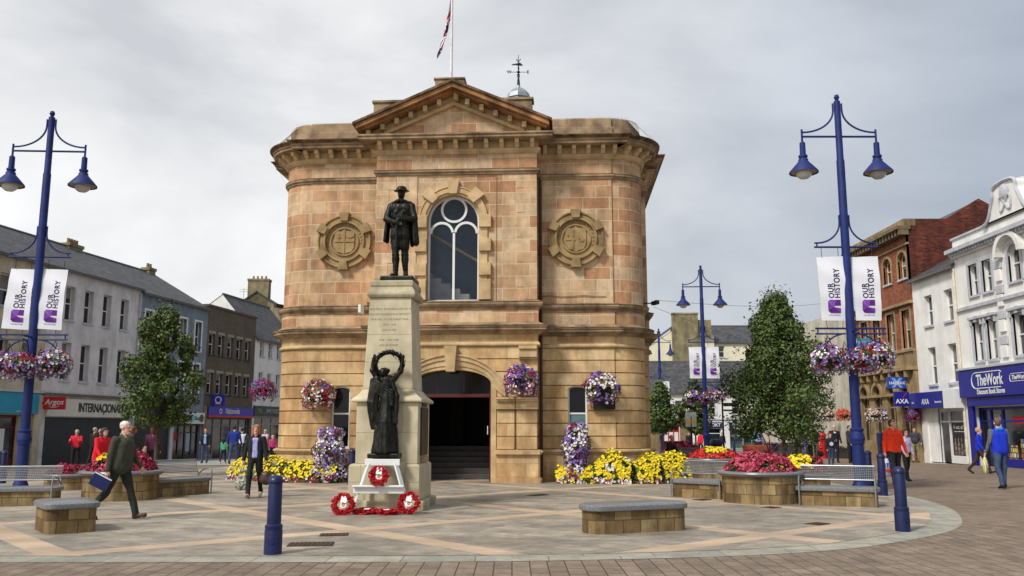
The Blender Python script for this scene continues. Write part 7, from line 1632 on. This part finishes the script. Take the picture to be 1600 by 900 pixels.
bag('black and white patterned handbag held by the woman with ginger hair', hw_[0], .30, .34, .13, PATT, .22); bag('brown leather handbag held by the woman with ginger hair', hw_[1], .28, .30, .14, M('brown_leather', (66, 44, 36), rough=.45), .14)
def carrier(label, hand, w_=.34, h=.42, m=None, rz=0.0, txt=None):
    t = thing('carrier_bag', label, 'carrier bag', hand, rz); m = m or M('white_plastic_bag', (222, 222, 226), rough=.4, var=.05)
    def f(sg): return lambda u, v: Vector(((u - .5) * w_ * (.5 + .55 * min(1, (1 - v) * 2.2)), sg * .06 * math.sin(PI * u) * math.sin(PI * min(1, (1 - v) * .9 + .05)) + .015 * math.sin(u * 17 + v * 9), -h - .06 + h * v))
    b = MB(); b.tri_grid(f(1), 12, 12); b.tri_grid(f(-1), 12, 12); o = b.build('bag_body', m, t, smooth=True); sm = o.modifiers.new('s', 'SOLIDIFY'); sm.thickness = .004
    b = MB(); b.tube([(-w_ * .2, 0, -.07), (0, 0, .0), (w_ * .2, 0, -.07)], .008, 5); b.build('handle', m, t)
    for q in (txt or []): lettering('lettering', q[0], q[1], q[2], o, T(q[3], -.072, q[4]), bold=.004, shear=.15, depth=.012)
    return t
hood_, hh = person('young man in bright orange-red hoodie and black trousers with a carrier bag', G(1401, 764), R(8), 1.78, 'hoodie', ORR, BLK, M('red_trainer', (190, 50, 44)), 'crop', BRN, legs=((12, 4), (-10, 14)), arms=((-2, 12, 10), (6, 12, 14)), detail=True, head=(38, 0), width=1.05)
carrier('white carrier bag with red and blue lettering held by the man in the hoodie', hh[0] + Vector((0, -.03, .02)), .32, .46, rz=R(14), txt=[('RTS', .16, signmat('bagblue', (40, 60, 150)), .0, -.24), ('.COM', .12, RED, .0, -.37)])
oj, ho_ = person('man seen from behind in blue anorak with grey sleeves and jeans', G(1567, 764), R(186), 1.80, 'jacket', BLUC, JEAN, M('shoe_black', (26, 24, 24)), 'crop', hairm('greybrown', (92, 80, 68)), legs=((8, 3), (-8, 10)), arms=((3, 14, 10), (4, 14, 16)), detail=True, width=1.14, hem=.04, hood=CYANC, sleeve=cloth('sleeve_grey', (92, 98, 104)))
carrier('white and yellow carrier bag held by the man in the blue anorak', ho_[1] + Vector((0, 0, .02)), .28, .44, M('white_yellow_bag', (226, 226, 220), var=.1, scale=3, hue=(214, 214, 140)), rz=R(60))
person('older woman in bright blue padded jacket and dark brown trousers walking right', G(1534, 741), R(55), 1.60, 'jacket', BLUC, BROWNC, None, 'short', BLOND, legs=WALK, arms=((5, 8, 30), (-5, 8, 20)), width=1.08, hem=.02)
person('man in dark grey jumper and shorts near the insurance office', G(1432, 723), R(-25), 1.66, 'jumper', CHAR, KHAKI, BLK, 'crop', BRN, legs=STEP, arms=((-6, 16, 24), (8, 14, 40)), shorts=True, belly=.06, width=1.15)
person('person in white and purple top half hidden behind the man in the hoodie', at(1413, 27), R(20), 1.52, 'jumper', cloth('white_purple', (190, 180, 206), var=.4), BLK, None, 'bob', BRN, legs=STEP, arms=((10, 6, 20), (5, 6, 10)))
person('man with glasses in open black jacket and white shirt standing behind a boy', G(1306, 723), R(-4), 1.78, 'jacket', BLK, NAVC, None, 'crop', GREYH, legs=STAND, arms=((4, 10, 15), (4, 12, 15)), shirt=WHTC, width=1.1)
bo, _ = person('boy in navy top with round white print standing in front of a man in black', G(1299, 728), R(5), 1.34, 'jumper', NAVC, JEAN, None, 'short', BRN, legs=STAND, arms=((6, 8, 10), (6, 8, 10)), child=True)
b = MB(); b.prism_y(disc(16, .085, 0, 0), -.01, .0); o = b.build('round_print', WHTC, bo); o.location = (0, -.118, .92)
person('man in charcoal hooded top with black trousers standing by the right lamp', G(1330, 724), R(35), 1.74, 'hoodie', CHAR, BLK, None, 'crop', DBR, legs=STAND, arms=((10, 6, 20), (4, 6, 10)))
wm, hm_ = person('woman in black vest top and olive trousers walking with a dark bag', G(1274, 728), R(12), 1.66, 'jumper', BLK, KHAKI, None, 'short', AUB, legs=STEP, arms=((8, 10, 60), (0, 8, 10)), bare=True, width=1.05)
bag('small black bag in the hand of the woman in the black vest top', hm_[1], .24, .26, .10, BLK, .12)
person('small child in purple top and lilac trousers beside the office entrance', G(1257, 716), R(10), 1.18, 'jumper', PURC, LILAC, BEIGE, 'pony', BRN, legs=STAND, arms=((12, 10, 40), (12, 10, 40)), child=True)
person('woman in black with long hair standing among the navy chairs', at(1243, 54), R(60), 1.66, 'coat', BLK, BLK, None, 'long', BRN, legs=STAND, arms=((20, 8, 60), (10, 8, 40)), hem=.2)
person('man in pale blue shirt seen from behind near the terracotta planter', at(1183, 47), R(176), 1.80, 'jumper', SKYC, BROWNC, None, 'crop', DBR, legs=STAND, arms=((3, 12, 15), (3, 12, 15)), width=1.12)
st, _ = person('seated man in black jacket with a red stripe on the far dark bench', Vector((5.85, 33.0, 0.02)), R(40), 1.72, 'jacket', BLK, BLK, None, 'bald', GREYH, legs=((88, 86), (86, 84)), arms=((20, 6, 50), (20, 6, 50)), sit=True, lean=8, collar=DRED)
st.location.z = .0
for px_, Y_, lb, kw in ((1094, 62, 'distant person in a red top walking past the stone shopfront', dict(topc=REDC)), (1076, 64, 'distant person in dark clothes beside the sign post', dict(topc=BLK)), (1087, 66, 'distant person in a white shirt near the small tree', dict(topc=WHTC, legc=JEAN)), (1128, 70, 'distant person in navy outside the far white shop', dict(topc=NAVC))):
    person(lb, at(px_, Y_), rnd.uniform(-1, 1), 1.66, legs=STEP, **kw)
# left side of the square
person('woman in bright scarlet coat walking just behind the old man', at(158, 22.6), R(62), 1.60, 'coat', REDC, BLK, None, 'bob', BRN, legs=STEP, arms=((20, 6, 20), (10, 6, 15)), hem=.10, lean=12, width=1.05)
person('woman with auburn hair in dark charcoal coat, seen behind the old man', at(209, 31), R(120), 1.66, 'coat', CHAR, BLK, None, 'bob', AUB, legs=STEP, hem=.08, width=1.05)
pl, hp_ = person('woman in plum jacket with shoulder bag seen from behind beside the left tree', at(240, 31.5), R(190), 1.64, 'jacket', MAUVE, BLK, None, 'bob', AUB, legs=STAND, arms=((4, 10, 20), (8, 10, 60)), width=1.08)
bag('tan shoulder bag carried by the woman in the plum jacket', hp_[1] + Vector((-.05, 0, .25)), .30, .26, .12, M('tan_leather', (150, 122, 90)), .2)
person('woman in red top and dark trousers standing before the roller shutter', at(121, 38), R(15), 1.62, 'jumper', cloth('rose_red', (206, 30, 60)), BLK, None, 'short', GREYH, legs=STAND, arms=((30, 10, 80), (30, 10, 80)), width=1.1)
person('man in black coat before the roller shutter, right of the woman in red', at(149, 38), R(160), 1.70, 'coat', BLK, BLK, None, 'bald', GREYH, legs=STEP)
person('person in grey jacket before the roller shutter, close beside the man in black', at(158, 39), R(70), 1.64, 'jacket', cloth('mid_grey', (96, 90, 96)), BLK, None, 'short', GREYH, legs=STEP)
person('man in navy jacket, pale blue shirt and jeans standing outside the charity shop', at(322, 46), R(10), 1.76, 'jacket', NAVC, JEAN, None, 'crop', BRN, legs=STAND, arms=((10, 10, 60), (6, 8, 20)), shirt=SKYC)
person('small girl in green top with white sleeves outside the building society', at(351, 44), R(170), 1.22, 'jumper', TEALC, NAVC, M('white_trainer', (214, 214, 214)), 'long', DBR, legs=STEP, child=True)
person('large man in royal blue sweatshirt and jeans seen from behind on the left', at(367, 43), R(182), 1.80, 'jumper', cloth('royal_blue', (26, 46, 132)), JEAN, None, 'crop', DBR, legs=STEP, width=1.2, arms=((4, 14, 20), (4, 14, 20)))
gm, hg_ = person('person in blue and white striped top walking away on the left', at(379, 45.5), R(185), 1.74, 'jumper', brickmat('striped_cloth', [(40, 46, 96), (40, 46, 96)], (214, 214, 220), 4, .09, .022, bump=0, coords='Object', rot=0), NAVC, None, 'crop', DBR, legs=STEP)
carrier('lime green carrier bag held by the person in the striped top', hg_[0], .34, .44, M('lime_bag', (150, 200, 40), rough=.4))
person('man in pale pink shirt pushing a pushchair outside the food shop', at(415, 52), R(-20), 1.74, 'jumper', cloth('pale_pink', (196, 160, 176)), JEAN, None, 'short', GREYH, legs=STEP, arms=((30, 4, 50), (30, 4, 50)))
person('little girl in bright pink top close to the left corner of the hall', at(427, 47), R(30), 1.36, 'jumper', PINKC, BLK, None, 'pony', BLOND, legs=STAND, child=True)
t = thing('pushchair', 'dark pushchair in front of the man in the pink shirt', 'pushchair', at(419, 50)); pr = [ell((0, 0, .62), (.24, .30, .22)), ell((0, .12, .82), (.24, .18, .16))]; fuse('hood_and_seat', pr, [BLK], .03, t)
for x in (-.22, .22):
    for y in (-.3, .3): b = MB(); b.lathe([(.03, -.02), (.11, -.02), (.11, .02), (.03, .02)], 14, (0, 0, 0), 0, T(x, y, .11) @ RY(PI / 2)); b.build('wheel', IRON, t)
    b = MB(); b.tube([(x, -.3, .12), (x, .2, .6), (x, .5, 1.0)], .014, 6); b.tube([(x, .3, .12), (x, -.15, .6)], .014, 6); b.build('frame', STEEL, t)

# overhead wires strung across the street behind
for i, (a, c) in enumerate(((HW(6.2, 2.4, 5.7), Vector((20, 46, 8.8))), (HW(6.2, 2.6, 5.5), Vector((20, 58, 6.9))))):
    b = MB(); b.tube([a.lerp(c, k / 12) - Vector((0, 0, .5 * math.sin(PI * k / 12))) for k in range(13)], .006, 4)
    tag(b.build('overhead_wire', IRON), ('upper', 'lower')[i] + ' thin wire strung from the right corner of the hall across to the shops', 'wire')
